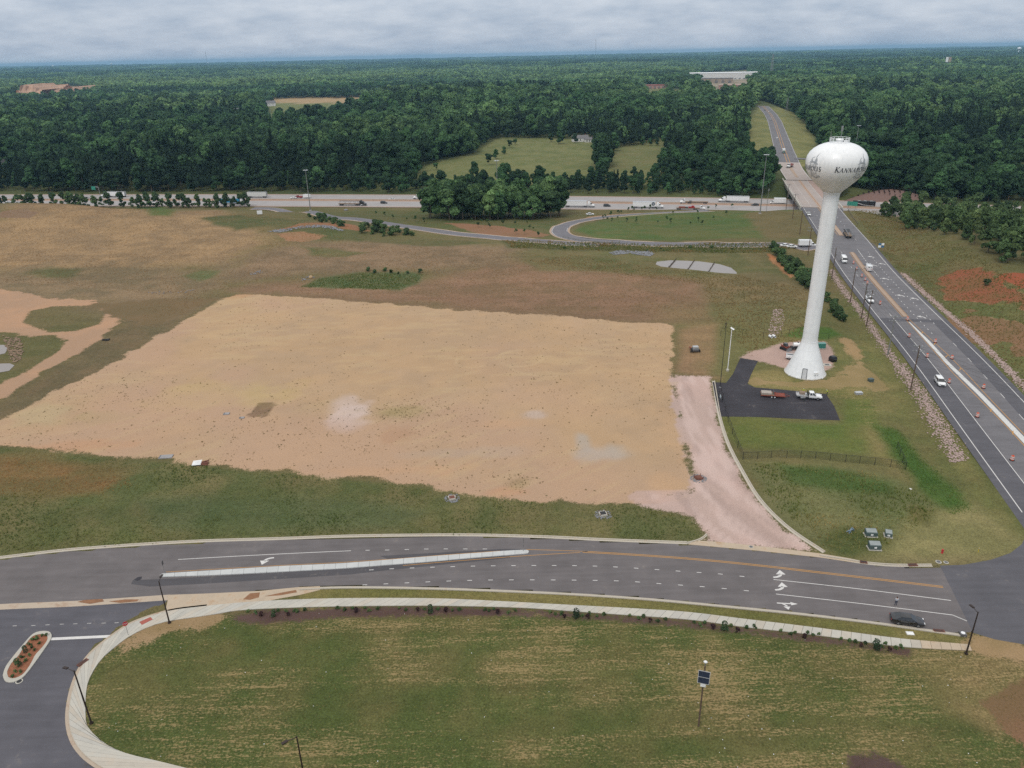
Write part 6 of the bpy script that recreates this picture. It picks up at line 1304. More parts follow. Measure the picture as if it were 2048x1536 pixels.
# --- power poles and wires along the main road
PP = [((1383, 1055), 792, 2, 4), ((1250, 850), 618, 2, 4), ((1125, 682), 470, 2, 4), ((1095, 636), 428, 2, 4), ((1030, 542), 340, 2, 4), ((922, 402), 220, 2, 4), ((783, 265), 100, 2, 4)]
tops = []
for i, (bp, ty, na, _) in enumerate(PP):
    b = P(*z4(*bp)); h = tall(b, z4(0, ty)[1]); t = thing('power_pole', '%s wooden power pole from the near end of the main road' % ORD[i], 'power pole', b, R(-14), 'power poles along the main road')
    MB().tube((0, 0, -.2), (0, 0, h), .19, .12, 8).build('pole', M_POLEWOOD if i not in (1,) else M_GALV, t)
    for k in range(na):
        z = h - .35 - 1.35 * k; MB().box((0, 0, z), (2.9, .14, .16)).build('crossarm', M_GALV, t)
        for x in (-1.35, -.6, .6, 1.35): MB().tube((x, 0, z + .06), (x, 0, z + .34), .05, n=6).build('insulator', M_GLASSW, t)
    if i in (0, 3, 5): MB().tube((.3, .1, h - 3.4), (.3, .1, h - 2.5), .26, n=10).build('transformer_can', M_GALV, t)
    tops.append((b, h))
for k, (bp, ty) in enumerate((((735, 1370), 1226), ((693, 1280), 1135), ((655, 1226), 1075))):
    b = P(*z3(*bp)); h = tall(b, z3(0, ty)[1]); t = thing('power_pole', ['wooden power pole on the grass left of the ramp junction', 'wooden power pole beside the near end of the bridge', 'wooden power pole at the foot of the bridge embankment'][k], 'power pole', b, R(-14), 'power poles along the main road')
    MB().tube((0, 0, -.2), (0, 0, h), .19, .12, 8).build('pole', M_POLEWOOD, t); MB().box((0, 0, h - .4), (2.9, .14, .16)).build('crossarm', M_GALV, t)
    for x in (-1.35, -.6, .6, 1.35): MB().tube((x, 0, h - .34), (x, 0, h - .06), .05, n=6).build('insulator', M_GLASSW, t)
    tops.append((b, h))
b = PZ(2120, 905); tops.insert(0, (b, tops[0][1]))
M_WIRE = mat('overhead_wire', tuple(D(90, 90, 92)), .6, .4)
order = [0, 1, 2, 4, 5, 6, 7, 8, 9, 10]
for k in range(len(order) - 1):
    (a, ha), (c, hc) = tops[order[k]], tops[order[k + 1]]; t = thing('overhead_line', 'overhead wires of the %s span along the main road' % ORD[k], 'power line', a, 0, 'overhead wires')
    for x, dz in ((-1.3, 0), (1.3, 0), (-1.3, -1.35), (1.3, -1.35), (0, -3.2)):
        mb = MB(); ox, oy = x * math.cos(R(-14)), x * math.sin(R(-14)); p0 = Vector((ox, oy, ha + dz - .05)); p1 = Vector((c.x - a.x + ox, c.y - a.y + oy, c.z - a.z + hc + dz - .05)); pv_ = p0
        for s in range(1, 9):
            f = s / 8; q = p0.lerp(p1, f) - Vector((0, 0, 4 * f * (1 - f) * .9)); mb.tube(pv_, q, .022, n=4, cap=False); pv_ = q
        mb.build('wire', M_WIRE, t)
# --- site poles by the lot
b = P(1440, 775); h = tall(b, 645); t = thing('flag_pole', 'slim black pole at the corner of the asphalt lot', 'pole', b); MB().tube((0, 0, 0), (0, 0, h), .1, .06, 8).build('shaft', M_BLACKST, t); MB().lathe([(.3, 0), (.3, .12), (.12, .16)], 10).build('base_flange', M_GALV, t)
b = P(1455, 742); h = tall(b, 657); t = thing('camera_pole', 'white pole topped by a small panel beside the asphalt lot', 'pole', b); MB().tube((0, 0, 0), (0, 0, h), .12, .1, 8).build('shaft', M_SIGNW, t); MB().lathe([(.42, 0), (.42, .55), (.3, .6)], 12).build('concrete_footing', C_WALK, t)
o = MB().box((0, 0, 0), (1.1, .5, .1)).build('panel', M_SIGNW, t); o.location = (.1, -.1, h); o.rotation_euler = (R(25), R(28), R(-30)); MB().box((0, 0, -.08), (.5, .3, .06)).build('panel_bracket', M_GALV, o)
# --- chain-link fence
t = NT('chain_link'); v = t.pos(obj=False); wv = []
for a in (45, -45):
    w = t.n('ShaderNodeTexWave'); w.wave_type = 'BANDS'; w.bands_direction = 'X'; w.inputs['Scale'].default_value = 2.2; m_ = t.n('ShaderNodeMapping'); m_.inputs['Rotation'].default_value = (0, R(a), R(a * .4)); t.l(v, m_.inputs[0]); t.l(m_.outputs[0], w.inputs['Vector']); wv.append(w.outputs['Fac'])
al = t.math('MAXIMUM', t.rng(wv[0], .72, .8, 0, 1), t.rng(wv[1], .72, .8, 0, 1)); tb = t.n('ShaderNodeBsdfTransparent'); mx = t.n('ShaderNodeMixShader'); t.put(t.math('MULTIPLY', al, .38), mx.inputs[0]); t.l(tb.outputs[0], mx.inputs[1]); t.l(t.b.outputs[0], mx.inputs[2]); t.l(mx.outputs[0], t.out.inputs[0]); t.b.inputs['Base Color'].default_value = (.02, .02, .022, 1); M_LINK = t.mat
def fence(pts, label, h=1.85, fabric=True):
    ps = [P(*q) for q in pts]; r = thing('chain_link_fence', label, 'fence', ps[0])
    for i, p in enumerate(ps):
        q = p - ps[0]; MB().tube((q.x, q.y, q.z - .1), (q.x, q.y, q.z + h), .05, n=6).build('post', M_BLACKST, r)
        if i + 1 < len(ps):
            n = ps[i + 1] - ps[0]; MB().tube((q.x, q.y, q.z + h - .03), (n.x, n.y, n.z + h - .03), .032, n=5).build('top_rail', M_BLACKST, r)
            if fabric: MB().add([(q.x, q.y, q.z + .05), (n.x, n.y, n.z + .05), (n.x, n.y, n.z + h - .05), (q.x, q.y, q.z + h - .05)], [(0, 1, 2, 3)]).build('wire_mesh', M_LINK, r)
fence([z4(*p) for p in ((275, 1062), (285, 1112), (300, 1182), (315, 1242), (340, 1312), (372, 1392), (402, 1460))], 'black chain-link fence along the gravel drive')
fence([z4(*p) for p in ((402, 1460), (487, 1457), (567, 1452), (658, 1451), (740, 1452), (826, 1457), (912, 1466), (1002, 1476), (1085, 1484), (1173, 1493), (1265, 1504), (1355, 1520))], 'black chain-link fence across the grass below the lot')
fence([z4(*p) for p in ((1355, 1520), (1337, 1478), (1320, 1438), (1303, 1398))], 'short black chain-link fence at the right of the enclosure')
fence([(1441, 672), z4(300, 690), z4(400, 730), z4(522, 748), z4(625, 742), z4(672, 728), z4(735, 718), z4(842, 752), z4(903, 757)], 'thin black fence round the back of the tower', fabric=False)
gt = thing('gate', 'black drive gate with a pale notice at the lot entrance', 'gate', P(1441, 800)); MB().tube((0, -1.5, 0), (0, -1.5, 1.9), .06, n=6).build('post', M_BLACKST, gt); MB().tube((0, 1.9, 0), (0, 1.9, 1.9), .06, n=6).build('post', M_BLACKST, gt); MB().add([(0, -1.5, .1), (0, 1.9, .1), (0, 1.9, 1.8), (0, -1.5, 1.8)], [(0, 1, 2, 3)]).build('wire_mesh', M_LINK, gt); MB().box((-.06, .1, 1.0), (.05, 1.1, .8)).build('notice', mat('notice_blue', tuple(D(190, 208, 216)), .5), gt)
# --- small street furniture
def cabinet(px, py, s, label, rz=R(-6)):
    b = PZ(px, py); r = thing('electrical_cabinet', label, 'cabinet', b, rz, 'green electrical cabinets'); w, d, h = s; MB().bb(-w / 2 - .15, w / 2 + .15, -d / 2 - .15, d / 2 + .15, 0, .14).build('plinth', C_WALK, r)
    MB().loft([[(-w / 2, -d / 2, .14), (w / 2, -d / 2, .14), (w / 2, d / 2, .14), (-w / 2, d / 2, .14)], [(-w / 2, -d / 2, h * .72), (w / 2, -d / 2, h * .72), (w / 2, d / 2, h), (-w / 2, d / 2, h)]]).build('housing', M_GREENBOX, r); MB().box((0, -d / 2 - .01, h * .45), (.42, .02, .34)).build('warning_label', M_SIGNW, r); MB().bb(-.02, .02, -d / 2 - .02, -d / 2, .2, h * .68).build('door_seam', V_TRIM, r); o = MB().box((0, 0, 0), (w * .92, d * .8, .05)).build('lid', mat('cabinet_lid', tuple(D(150, 158, 158)), .45), r); o.location = (0, .02, h * .86 + .03); o.rotation_euler[0] = math.atan2(h * .28, d)
cabinet(1741, 1071, (2.0, 1.2, 1.25), 'wide green electrical cabinet in the tall grass'); cabinet(1776, 1072, (1.2, 1.2, 1.1), 'small green electrical cabinet right of the wide one', R(-20)); cabinet(1748, 1097, (2.0, 1.2, 1.3), 'green electrical cabinet closest to the kerb')
r = thing('cable_spools', 'low grey-blue pile of capped pipes left of the cabinets', 'pipe pile', PZ(1701, 1064)); rr = random.Random(4)
for k in range(6): MB().tube((rr.uniform(-.9, .9), rr.uniform(-.5, .5), 0), (rr.uniform(-.9, .9), rr.uniform(-.5, .5), rr.uniform(.5, .8)), .11, n=7).build('pipe', mat('blue_grey_pipe', tuple(D(120, 140, 156)), .5), r)
b = PZ(1884, 1106); r = thing('fire_hydrant', 'red fire hydrant on the dry grass corner', 'hydrant', b); MB().lathe([(.2, 0), (.2, .08), (.13, .1), (.13, .62), (.17, .66), (.17, .74), (.1, .84), (.03, .9)], 12).build('barrel', M_SIGNRED, r)
for s in (-1, 1): MB().tube((s * .1, 0, .52), (s * .24, 0, .52), .07, n=8).build('outlet', M_SIGNRED, r)
MB().tube((0, -.1, .45), (0, -.26, .45), .09, n=8).build('pumper_outlet', M_SIGNRED, r)
b = PZ(1956, 1105); r = thing('marker_post', 'yellow marker post right of the fire hydrant', 'marker post', b); MB().bb(-.06, .06, -.03, .03, 0, 1.1).build('blade', mat('yellow_plastic', tuple(D(214, 190, 70)), .5), r); MB().bb(-.05, .05, -.04, .04, .8, 1.0).build('decal', M_SIGNW, r)
def cover(px, py, rr_, label, m=None, frame=True):
    b = PZ(px, py); r = thing('manhole_cover', label, 'cover', b); MB().lathe([(rr_, -.02), (rr_, .06), (rr_ * .75, .07)], 18).build('collar', C_WALK, r); MB().lathe([(rr_ * .72, .05), (rr_ * .72, .085), (rr_ * .3, .09)], 18).build('lid', m or V_STEEL, r)
cover(1877, 1124, .5, 'round manhole collar at the corner of the dry grass'); cover(1892, 1125, .42, 'smaller round manhole collar right of the other one'); cover(1501, 1243 - 0, .3, 'round iron cover in the grass strip', M_IRON); cover(1502, 1094, .42, 'round pale cover in the mouth of the gravel drive'); cover(1821, 1056 - 78, .3, 'white round cap on the grass below the fence', M_SIGNW)
def inlet(px, py, rz, label, w=1.6):
    b = PZ(px, py); r = thing('drain_inlet', label, 'drain', b, rz); MB().bb(-w / 2, w / 2, -.32, .32, 0, .185).build('frame', M_IRON, r)
    for k in range(7): MB().bb(-w / 2 + .1 + k * (w - .2) / 7, -w / 2 + .2 + k * (w - .2) / 7, -.26, .26, .18, .2).build('grate_bar', V_TRIM, r)
inlet(1825, 1130.5, R(2), 'rusty drain inlet in the kerb near the hydrant'); inlet(1878, 1263, R(-9), 'rusty drain inlet in the kerb beside the parked sedan'); inlet(1727, 1125, R(-12), 'rusty drain inlet in the kerb below the cabinets', 1.2); inlet(166, 1326, R(60), 'rusty drain inlet in the kerb at the sidewalk bend')
b = PZ(1820, 1267); r = thing('utility_cover', 'white rectangular utility cover in the grass strip', 'cover', b, R(-6)); MB().bb(-.6, .6, -.4, .4, 0, .07).build('frame', C_WALK, r); MB().bb(-.5, .5, -.32, .32, .06, .1).build('lid', M_SIGNW, r)
b = PZ(1925, 1270); r = thing('valve_box', 'grey square drain box at the right end of the near kerb', 'drain', b, R(-10)); MB().bb(-.45, .45, -.45, .45, 0, .4).build('housing', V_STEEL, r); MB().lathe([(.3, .4), (.3, .46), (.1, .47)], 12).build('lid', M_SIGNW, r)
b = PZ(34, 1364); cover(113 / 2.926, 1011 + 1030 / 2.926, .5, 'dark manhole cover at the foot of the planted island', V_TRIM)
# traffic signs
b = PZ(257, 1271); r = thing('stop_sign', 'red stop sign at the sidewalk corner', 'sign', b, R(-90) + math.atan2(b.y, b.x)); h = tall(b, 1243); MB().tube((0, 0, 0), (0, 0, h), .035, n=6).build('post', M_GALV, r)
oc = [(.42 * math.cos(R(22.5 + 45 * k)), h - .42 + .42 * math.sin(R(22.5 + 45 * k))) for k in range(8)]; MB().xprism(oc, -.06, -.04).build('face', M_SIGNRED, r); text_obj('STOP', .3, M_SIGNW, r, (0, -.065, h - .42), (R(90), 0, 0))
for (px, py), ty, lb in (((330, 1147), 1122, 'thin grey sign post at the left nose of the traffic island'), ((1047, 1102), 1076, 'thin grey sign post at the right nose of the traffic island')):
    b = PZ(px, py, .15); r = thing('sign_post', lb, 'sign', b); h = tall(b, ty); MB().tube((0, 0, 0), (0, 0, h), .035, n=6).build('post', M_GALV, r); MB().box((.03, 0, h - .4), (.02, .6, .75), R(4)).build('plate', V_STEEL, r)
b = P(1760, 504); r = thing('highway_sign', 'blue and white service sign beside the main road', 'sign', b, R(-14)); h = tall(b, 486)
for s in (-1, 1): MB().tube((s * .8, 0, 0), (s * .8, 0, h), .06, n=6).build('post', M_GALV, r); 
for i in range(2):
    for j in range(2): MB().box((-.62 + 1.24 * i, -.08, h - .5 - 1.05 * j), (1.1, .04, .9)).build('sign_panel', M_SIGNW if (i + j) % 2 else M_SIGNB, r)
b = PZ(1703, 419, -9.9); r = thing('highway_sign', 'green highway sign beside the interstate right of the bridge', 'sign', b, R(-20)); MB().box((0, 0, 3.6), (6.0, .15, 2.6), R(-12)).build('sign_panel', M_SIGNG, r)
for s in (-2, 2): MB().tube((s, .2, 0), (s, .2, 4.6), .12, n=6).build('post', M_GALV, r)
b = PZ(201, 393, -9.9); r = thing('highway_sign', 'green overhead sign on a bent arm above the interstate at left', 'sign', b); MB().tube((0, 0, 0), (0, 0, 7.0), .25, n=8).build('post', M_GALV, r); MB().tube((0, 0, 7.0), (-5, 0, 7.4), .2, n=8).build('arm', M_GALV, r); MB().box((-3.8, -.3, 6.4), (3.0, .12, 2.6)).build('sign_panel', M_SIGNG, r)
b = P(520, 430); r = thing('white_sign', 'white boxy sign on the ridge beside the slip ramp', 'sign', b, R(15)); MB().bb(-1.4, 1.4, -.3, .3, .5, 2.4).build('panel', M_SIGNW, r)
for s in (-1, 1): MB().bb(s - .08, s + .08, -.1, .1, 0, .5).build('leg', M_POLEWOOD, r)
# solar camera pole on the lawn
b = PZ(1397, 1452); h = tall(b, 1324); r = thing('solar_pole', 'wooden pole with solar panels and a white box on the lawn', 'solar pole', b, R(-90) + math.atan2(b.y, b.x)); MB().tube((0, 0, 0), (0, 0, h - .6), .12, .1, 8).build('pole', M_POLEWOOD, r); MB().tube((0, 0, h - .7), (0, 0, h - .1), .05, n=6).build('mast', M_GALV, r); auto_smooth(MB().ell((0, 0, h), (.27, .2, .2)).build('camera_dome', M_SIGNW, r))
for k in range(2):
    o = MB().box((0, 0, 0), (1.5, .06, .88)).build('panel_frame', V_SILVER, r); o.location = (0, -.35 - .1 * k, h - 1.75 - .96 * k); o.rotation_euler[0] = R(-16); MB().box((0, -.035, 0), (1.38, .02, .76)).build('solar_cells', M_SOLAR, o)
MB().bb(-.34, .34, -.5, -.15, h - 3.75, h - 3.0).build('battery_box', M_SIGNW, r); MB().bb(-.25, .25, -.42, -.12, h - 2.95, h - 2.75).build('bracket', M_GALV, r)
# --- traffic barrels
def barrel(): 
    r = thing('traffic_barrel', 'x', 'traffic barrel', group='orange traffic barrels'); MB().lathe([(.46, 0), (.46, .1), (.34, .12)], 14).build('rubber_base', V_TRIM, r); auto_smooth(MB().lathe([(.33, .1), (.31, .5), (.28, .95), (.2, 1.02), (.05, 1.04)], 14).build('drum', M_ORANGE, r))
    for z0, q in ((.3, .327), (.66, .307)): MB().lathe([(q - .01, z0), (q + .008, z0), (q - .004, z0 + .2), (q - .02, z0 + .2)], 14).build('reflective_band', M_REFLECT, r)
    MB().bb(-.12, .12, -.02, .02, 1.0, 1.16).build('handle', M_ORANGE, r); return r
BP = sorted([(1050, 315), (1068, 350), (1098, 392), (1118, 413), (1130, 434), (1205, 552), (1365, 645), (1375, 744), (1528, 776), (1480, 862), (1625, 872), (1608, 1012), (1810, 1044), (1773, 1212), (1977, 1465)], key=lambda q: -q[1])
pb = barrel()
for i, q in enumerate(BP):
    o = pb if i == 0 else copy_tree(pb); p = P(*z4(*q)); o.location = (p.x, p.y, float(road_z(p.y)) + .03); o.rotation_euler[2] = i; o.scale = (1.15, 1.15, 1.15); o['label'] = 'orange and white traffic barrel, %s nearest the camera on the main road' % ORD[i] if i else 'orange and white traffic barrel nearest the camera on the main road'
# --- site machinery behind the tower and on the pad
b = P(1570, 699); r = thing('skid_steer', 'rusty red skid-steer loader on the gravel behind the tower', 'loader', b, R(-60)); MB().bb(-1.2, 1.0, -.55, .55, .45, 1.15).build('chassis', V_RUST, r); MB().loft([[(-.6, -.5, 1.15), (.7, -.5, 1.15), (.7, .5, 1.15), (-.6, .5, 1.15)], [(-.5, -.45, 2.05), (.4, -.45, 2.05), (.4, .45, 2.05), (-.5, .45, 2.05)]]).build('cab_cage', V_DARK, r)
for s in (-1, 1):
    MB().bb(-1.3, 1.1, s * .75 - .2, s * .75 + .2, .05, .75).build('track', V_TYRE, r); MB().tube((-1.1, s * .75, 1.5), (1.4, s * .75, .9), .1, n=6).build('lift_arm', V_RUST, r)
MB().xprism([(1.2, .1), (2.0, .1), (1.5, .8), (1.2, .8)], -.9, .9).build('bucket', V_STEEL, r)
b = P(1594, 699); r = thing('tank_trailer', 'white tank on a dark trailer behind the tower base', 'tank trailer', b, R(-3)); auto_smooth(MB().tube((-1.3, 0, 1.6), (1.5, 0, 1.6), .62, n=16).build('tank', V_WHITE, r), 40); MB().bb(-2.0, 1.8, -.8, .8, .55, .95).build('frame', V_TRIM, r); MB().tube((-2.0, 0, .6), (-3.6, 0, .6), .08, n=6).build('drawbar', V_TRIM, r); MB().tube((.1, 0, 2.2), (.1, 0, 2.4), .22, n=10).build('tank_lid', V_TRIM, r)
for s in (-1, 1): wheel(r, .2, s * .85, .4, .25)
b = P(1642, 696); r = thing('teal_container', 'teal equipment box on the gravel right of the tower', 'container', b, R(-4)); MB().bb(-1.1, 1.1, -.7, .7, .15, 1.5).build('box', V_TEAL, r); MB().bb(-1.14, 1.14, -.74, .74, 1.5, 1.6).build('lid', V_TEAL, r); MB().bb(-1.2, 1.2, -.8, .8, 0, .15).build('skid', C_WALK, r)
for x in (-.7, 0, .7): MB().bb(x - .03, x + .03, -.73, -.69, .2, 1.5).build('rib', V_TEAL, r)
b = P(1665, 722); r = thing('portable_toilet', 'black covered portable unit at the edge of the tower gravel', 'cabin', b, R(20)); MB().loft([[(-.75, -.75, 0), (.75, -.75, 0), (.75, .75, 0), (-.75, .75, 0)], [(-.85, -.85, .9), (.85, -.85, .9), (.85, .85, .9), (-.85, .85, .9)], [(-.65, -.65, 1.5), (.65, -.65, 1.5), (.65, .65, 1.5), (-.65, .65, 1.5)]]).build('tarpaulin', mat('black_tarp', (.012, .012, .014), .4), r); MB().bb(-.9, .9, -.9, .9, 0, .1).build('skid', V_TRIM, r); MB().tube((-.9, -.9, .8), (.9, -.9, .8), .04, n=5).build('strap', V_STEEL, r)
b = P(1654, 730); r = thing('concrete_pad', 'small square concrete pad beside the tower flare', 'slab', b, R(-8)); MB().bb(-1.1, 1.1, -.9, .9, 0, .14).build('slab', C_WALK, r); MB().bb(-.6, .6, -.45, .45, .14, .18).build('hatch', V_STEEL, r)
b = P(1741, 763); r = thing('ground_box', 'grey-green junction box on the slope right of the tower', 'cabinet', b, R(15)); MB().bb(-.65, .65, -.5, .5, 0, .8).build('housing', M_GREENBOX, r); MB().bb(-.7, .7, -.55, .55, .8, .88).build('lid', M_GREENBOX, r)
b = P(1717, 788); r = thing('pallet_stack', 'pale stack of grates on the grass beside the lot', 'pallet', b, R(5))
for k in range(4): MB().bb(-.9, .9, -.55, .55, .16 * k, .16 * k + .1).build('grate', V_SILVER, r)
b = P(1390, 704); r = thing('road_roller', 'grey towed compactor with long forks on the brown strip', 'machine', b, R(93)); MB().tube((0, -.95, .75), (0, .95, .75), .75, n=18).build('drum', V_STEEL, r); MB().bb(-.9, .9, -1.15, -1.0, .4, 1.1).build('side_frame', V_TRIM, r); MB().bb(-.9, .9, 1.0, 1.15, .4, 1.1).build('side_frame', V_TRIM, r); MB().bb(-.6, .5, -.8, .8, 1.35, 1.9).build('engine_cover', V_SILVER, r)
for s in (-.7, .7): MB().bb(.8, 3.4, s - .18, s + .18, .3, .55).build('fork', V_RUST, r)
for s in (-1.35, 1.35): MB().tube((-.3, s, .35), (-.3, s * 1.1, .35), .35, n=10).build('side_wheel', V_TYRE, r)
# inlets, slabs and piles on the pad
GREYSTONE = mat('grey_stone', tuple(D(140, 142, 148)), .9, var=.25, scale=2, obj=False); PINKSTONE = mat('pink_stone', tuple(D(182, 160, 154)), .9, var=.3, scale=1.5, obj=False)
def rocks(name, label, pts, size, m, seed=1, cat='rocks'):
    g = np.random.default_rng(seed); V, F = [], []; ico = np.array([(0, 0, 1), (.9, 0, .2), (.3, .85, .1), (-.75, .5, .15), (-.7, -.55, .1), (.3, -.85, .2), (0, 0, -.6)]); fc = [(0, 1, 2), (0, 2, 3), (0, 3, 4), (0, 4, 5), (0, 5, 1), (6, 2, 1), (6, 3, 2), (6, 4, 3), (6, 5, 4), (6, 1, 5)]
    for x, y, z in pts:
        s = size * g.uniform(.5, 1.3); k = len(V); a = g.uniform(0, 6.28); v = ico * g.uniform(.7, 1.2, (7, 3)) * s; c, sn = math.cos(a), math.sin(a)
        for q in v: V.append((x + q[0] * c - q[1] * sn, y + q[0] * sn + q[1] * c, z + q[2] * .7 + s * .2))
        F += [(i + k, j + k, l + k) for i, j, l in fc]
    me = bpy.data.meshes.new(name); me.from_pydata(V, [], F); me.materials.append(m); return tag(link(name, me), label, cat, kind='stuff')
def ringpts(c, r0, r1, n, seed): 
    g = np.random.default_rng(seed); a = g.uniform(0, 6.28, n); r = np.sqrt(g.uniform(r0 ** 2, r1 ** 2, n)); return [(c.x + q * math.cos(t_), c.y + q * math.sin(t_), H_(c.x + q * math.cos(t_), c.y + q * math.sin(t_))) for q, t_ in zip(r, a)]
for k, (px, py, lb) in enumerate(((1397, 957, 'rusty drain box ringed by grey stones beside the gravel drive'), (904, 997, 'drain box ringed by grey stones at the edge of the tall grass'), (1206, 1029, 'half-buried drain box in the grass near the gravel drive'))):
    b = P(px, py); r = thing('drop_inlet', lb, 'drain', b, R(10)); MB().bb(-.75, .75, -.75, .75, 0, .35).build('concrete_box', C_WALK if k else M_IRON, r); MB().bb(-.55, .55, -.55, .55, .35, .4).build('grate', M_IRON if k != 2 else V_TRIM, r)
    for sx in (-1, 1):
        for sy in (-1, 1): MB().bb(sx * .7 - .05, sx * .7 + .05, sy * .7 - .05, sy * .7 + .05, .3, .75).build('stake', M_IRON, r)
    rocks('stone_ring', 'grey stones round a drain box', ringpts(b, .95, 1.7, 80, k), .19, GREYSTONE, k)
for px, py, w, d, rz, lb in ((332, 914, 3.0, 1.6, .1, 'grey concrete slab lying at the lower left edge of the pad'), (453, 828, 1.5, 1.1, .1, 'small grey plate left of the dark soil plot'), (484, 836, 1.2, .8, .1, 'smaller grey plate beside the dark soil plot')):
    r = thing('concrete_slab', lb, 'slab', P(px, py), rz); MB().bb(-w / 2, w / 2, -d / 2, d / 2, 0, .2).build('slab', mat('slab_grey', tuple(D(160, 158, 160)), .85), r); MB().bb(-w / 2 + .1, -w / 2 + .3, -d / 2 + .1, d / 2 - .1, .2, .24).build('lifting_strip', V_STEEL, r)
b = P(402, 929); r = thing('sheet_stack', 'stack of white sheets and rusty timbers on the pad edge', 'stack', b, R(4))
for k in range(4): MB().box((-.8, -.6 + .4 * k, .35 + .1 * k), (1.9, .38, .1), R(6 + k)).build('white_sheet', M_SIGNW, r)
for k in range(3): MB().box((.9, -.5 + .5 * k, .25 + .12 * k), (1.6, .35, .22), R(18 * k - 10)).build('timber', M_IRON, r)
for k in range(2): MB().box((0, -.4 + .8 * k, .1), (3.2, .18, .2)).build('bearer', V_TRIM, r)
b = P(212, 681); r = thing('scrap_pile', 'small dark scrap pile on the left slope', 'scrap', b)
for k in range(4): MB().box((-.7 + .5 * k, .2 * (k % 2), .25), (1.1, .4, .4), R(30 * k)).build('scrap_piece', V_TRIM, r)
# stone runs (too many to count)
g = np.random.default_rng(5)
def run_pts(y0, y1, u, w, dens, gap=0.):
    n = int((y1 - y0) * w * dens); y = g.uniform(y0, y1, n); uu = g.normal(0, 1, n) * w * .33 + np.interp(y, [p[0] for p in u], [p[1] for p in u]); x = road_x(y) + uu / .975; k = fbm(x, y, 7, 5, 2) > gap; return [(a, b_, H_(a, b_)) for a, b_ in zip(x[k], y[k])]
UL = [(142, -14.6), (160, -14.0), (177, -13.5), (191, -13.8), (208, -14.4), (245, -13.4), (269, -14.0), (300, -13.5), (330, -16)]
rocks('riprap', 'pale pink stones lining the ditch between tower slope and main road', run_pts(143, 198, UL, 2.9, 11) + run_pts(198, 300, UL, 1.9, 10, .2), .25, PINKSTONE, 7); rocks('riprap', 'pale pink stones lining the ditch on the far side of the main road', run_pts(170, 292, [(170, 13.6), (200, 14.6), (228, 14.8), (258, 13.8), (292, 13.2)], 2.4, 11), .27, PINKSTONE, 8)
def patch_pts(poly, n, seed, off=0.0):
    w = wpoly(poly); q = np.random.default_rng(seed); lo, hi = w.min(0), w.max(0); x = q.uniform(lo[0], hi[0], n * 4); y = q.uniform(lo[1], hi[1], n * 4); k = np.nonzero(sdist(x, y, w, 1) > 0)[0][:n]; return [(a, b_, H_(a, b_) + off) for a, b_ in zip(x[k], y[k])]
rocks('riprap', 'grey stone apron above the pond', patch_pts([(1217, 506), (1235, 501), (1300, 503), (1309, 508), (1300, 513), (1260, 507), (1228, 510)], 500, 1), .4, GREYSTONE, 9)
rocks('riprap', 'grey stones curving round the clay bowl', patch_pts([(534, 463), (560, 459), (600, 453), (640, 450), (660, 452), (690, 462), (680, 462), (640, 455), (600, 457), (560, 466)], 420, 2), .45, GREYSTONE, 10)
rocks('check_dam', 'pale stones stepping down the swale behind the tower', patch_pts([(1546, 620), (1564, 618), (1570, 640), (1560, 665), (1550, 672), (1536, 668), (1540, 645)], 260, 3), .3, PINKSTONE, 11)
rocks('riprap', 'scattered pale stones on the dry slope left of the field', patch_pts([(500, 548), (520, 541), (525, 545), (505, 552)], 30, 4) + patch_pts([(280, 586), (390, 578), (395, 584), (330, 590)], 30, 5) + patch_pts([(600, 557), (620, 552), (625, 560), (605, 562)], 30, 6), .3, GREYSTONE, 12)
b = P(1545, 675); r = thing('culvert', 'pair of white pipe ends below the stone swale', 'culvert', b, R(-80))
for s in (-.6, .6): MB().tube((-.9, s, .35), (.6, s, .4), .38, n=12, cap=False).build('pipe', M_SIGNW, r)
for px, py, k in ((692, 421, 0), (733, 448, 1), (622, 556, 2)):
    r = thing('boulder', ['pale boulder beside the slip ramp grass', 'small pale boulder below the slip ramp', 'tan boulder left of the green field patch'][k], 'boulder', P(px, py)); me = auto_smooth(MB().ell((0, 0, .3), (1.5 - .3 * k, 1.0, .8), 9, 6).build('stone', GREYSTONE if k < 2 else mat('tan_stone', tuple(D(186, 158, 122)), .9), r)); MB().ell((.9, .5, .1), (.5, .4, .35), 7, 5).build('stone', GREYSTONE, r)
t_water = bpy.data.materials['pond_water']
for px_ in ([(-30, 690), (8, 690), (16, 697), (10, 707), (-30, 716)], [(-30, 728), (20, 727), (29, 731), (18, 742), (-30, 750)]):
    w_ = [P(*q) for q in px_]; struct(sheet('puddle', None, t_water, max(p.z for p in w_) + .05, world_pts=w_), 'grey standing water at the left edge of the dirt loop')
rocks('spoil_heap', 'brown rubble and clods beside the standing water at the left edge', patch_pts([(5, 672), (38, 676), (48, 700), (40, 722), (22, 726), (14, 700)], 260, 21), .45, mat('brown_clods', tuple(D(146, 124, 104)), .95, var=.3, obj=False), 21)
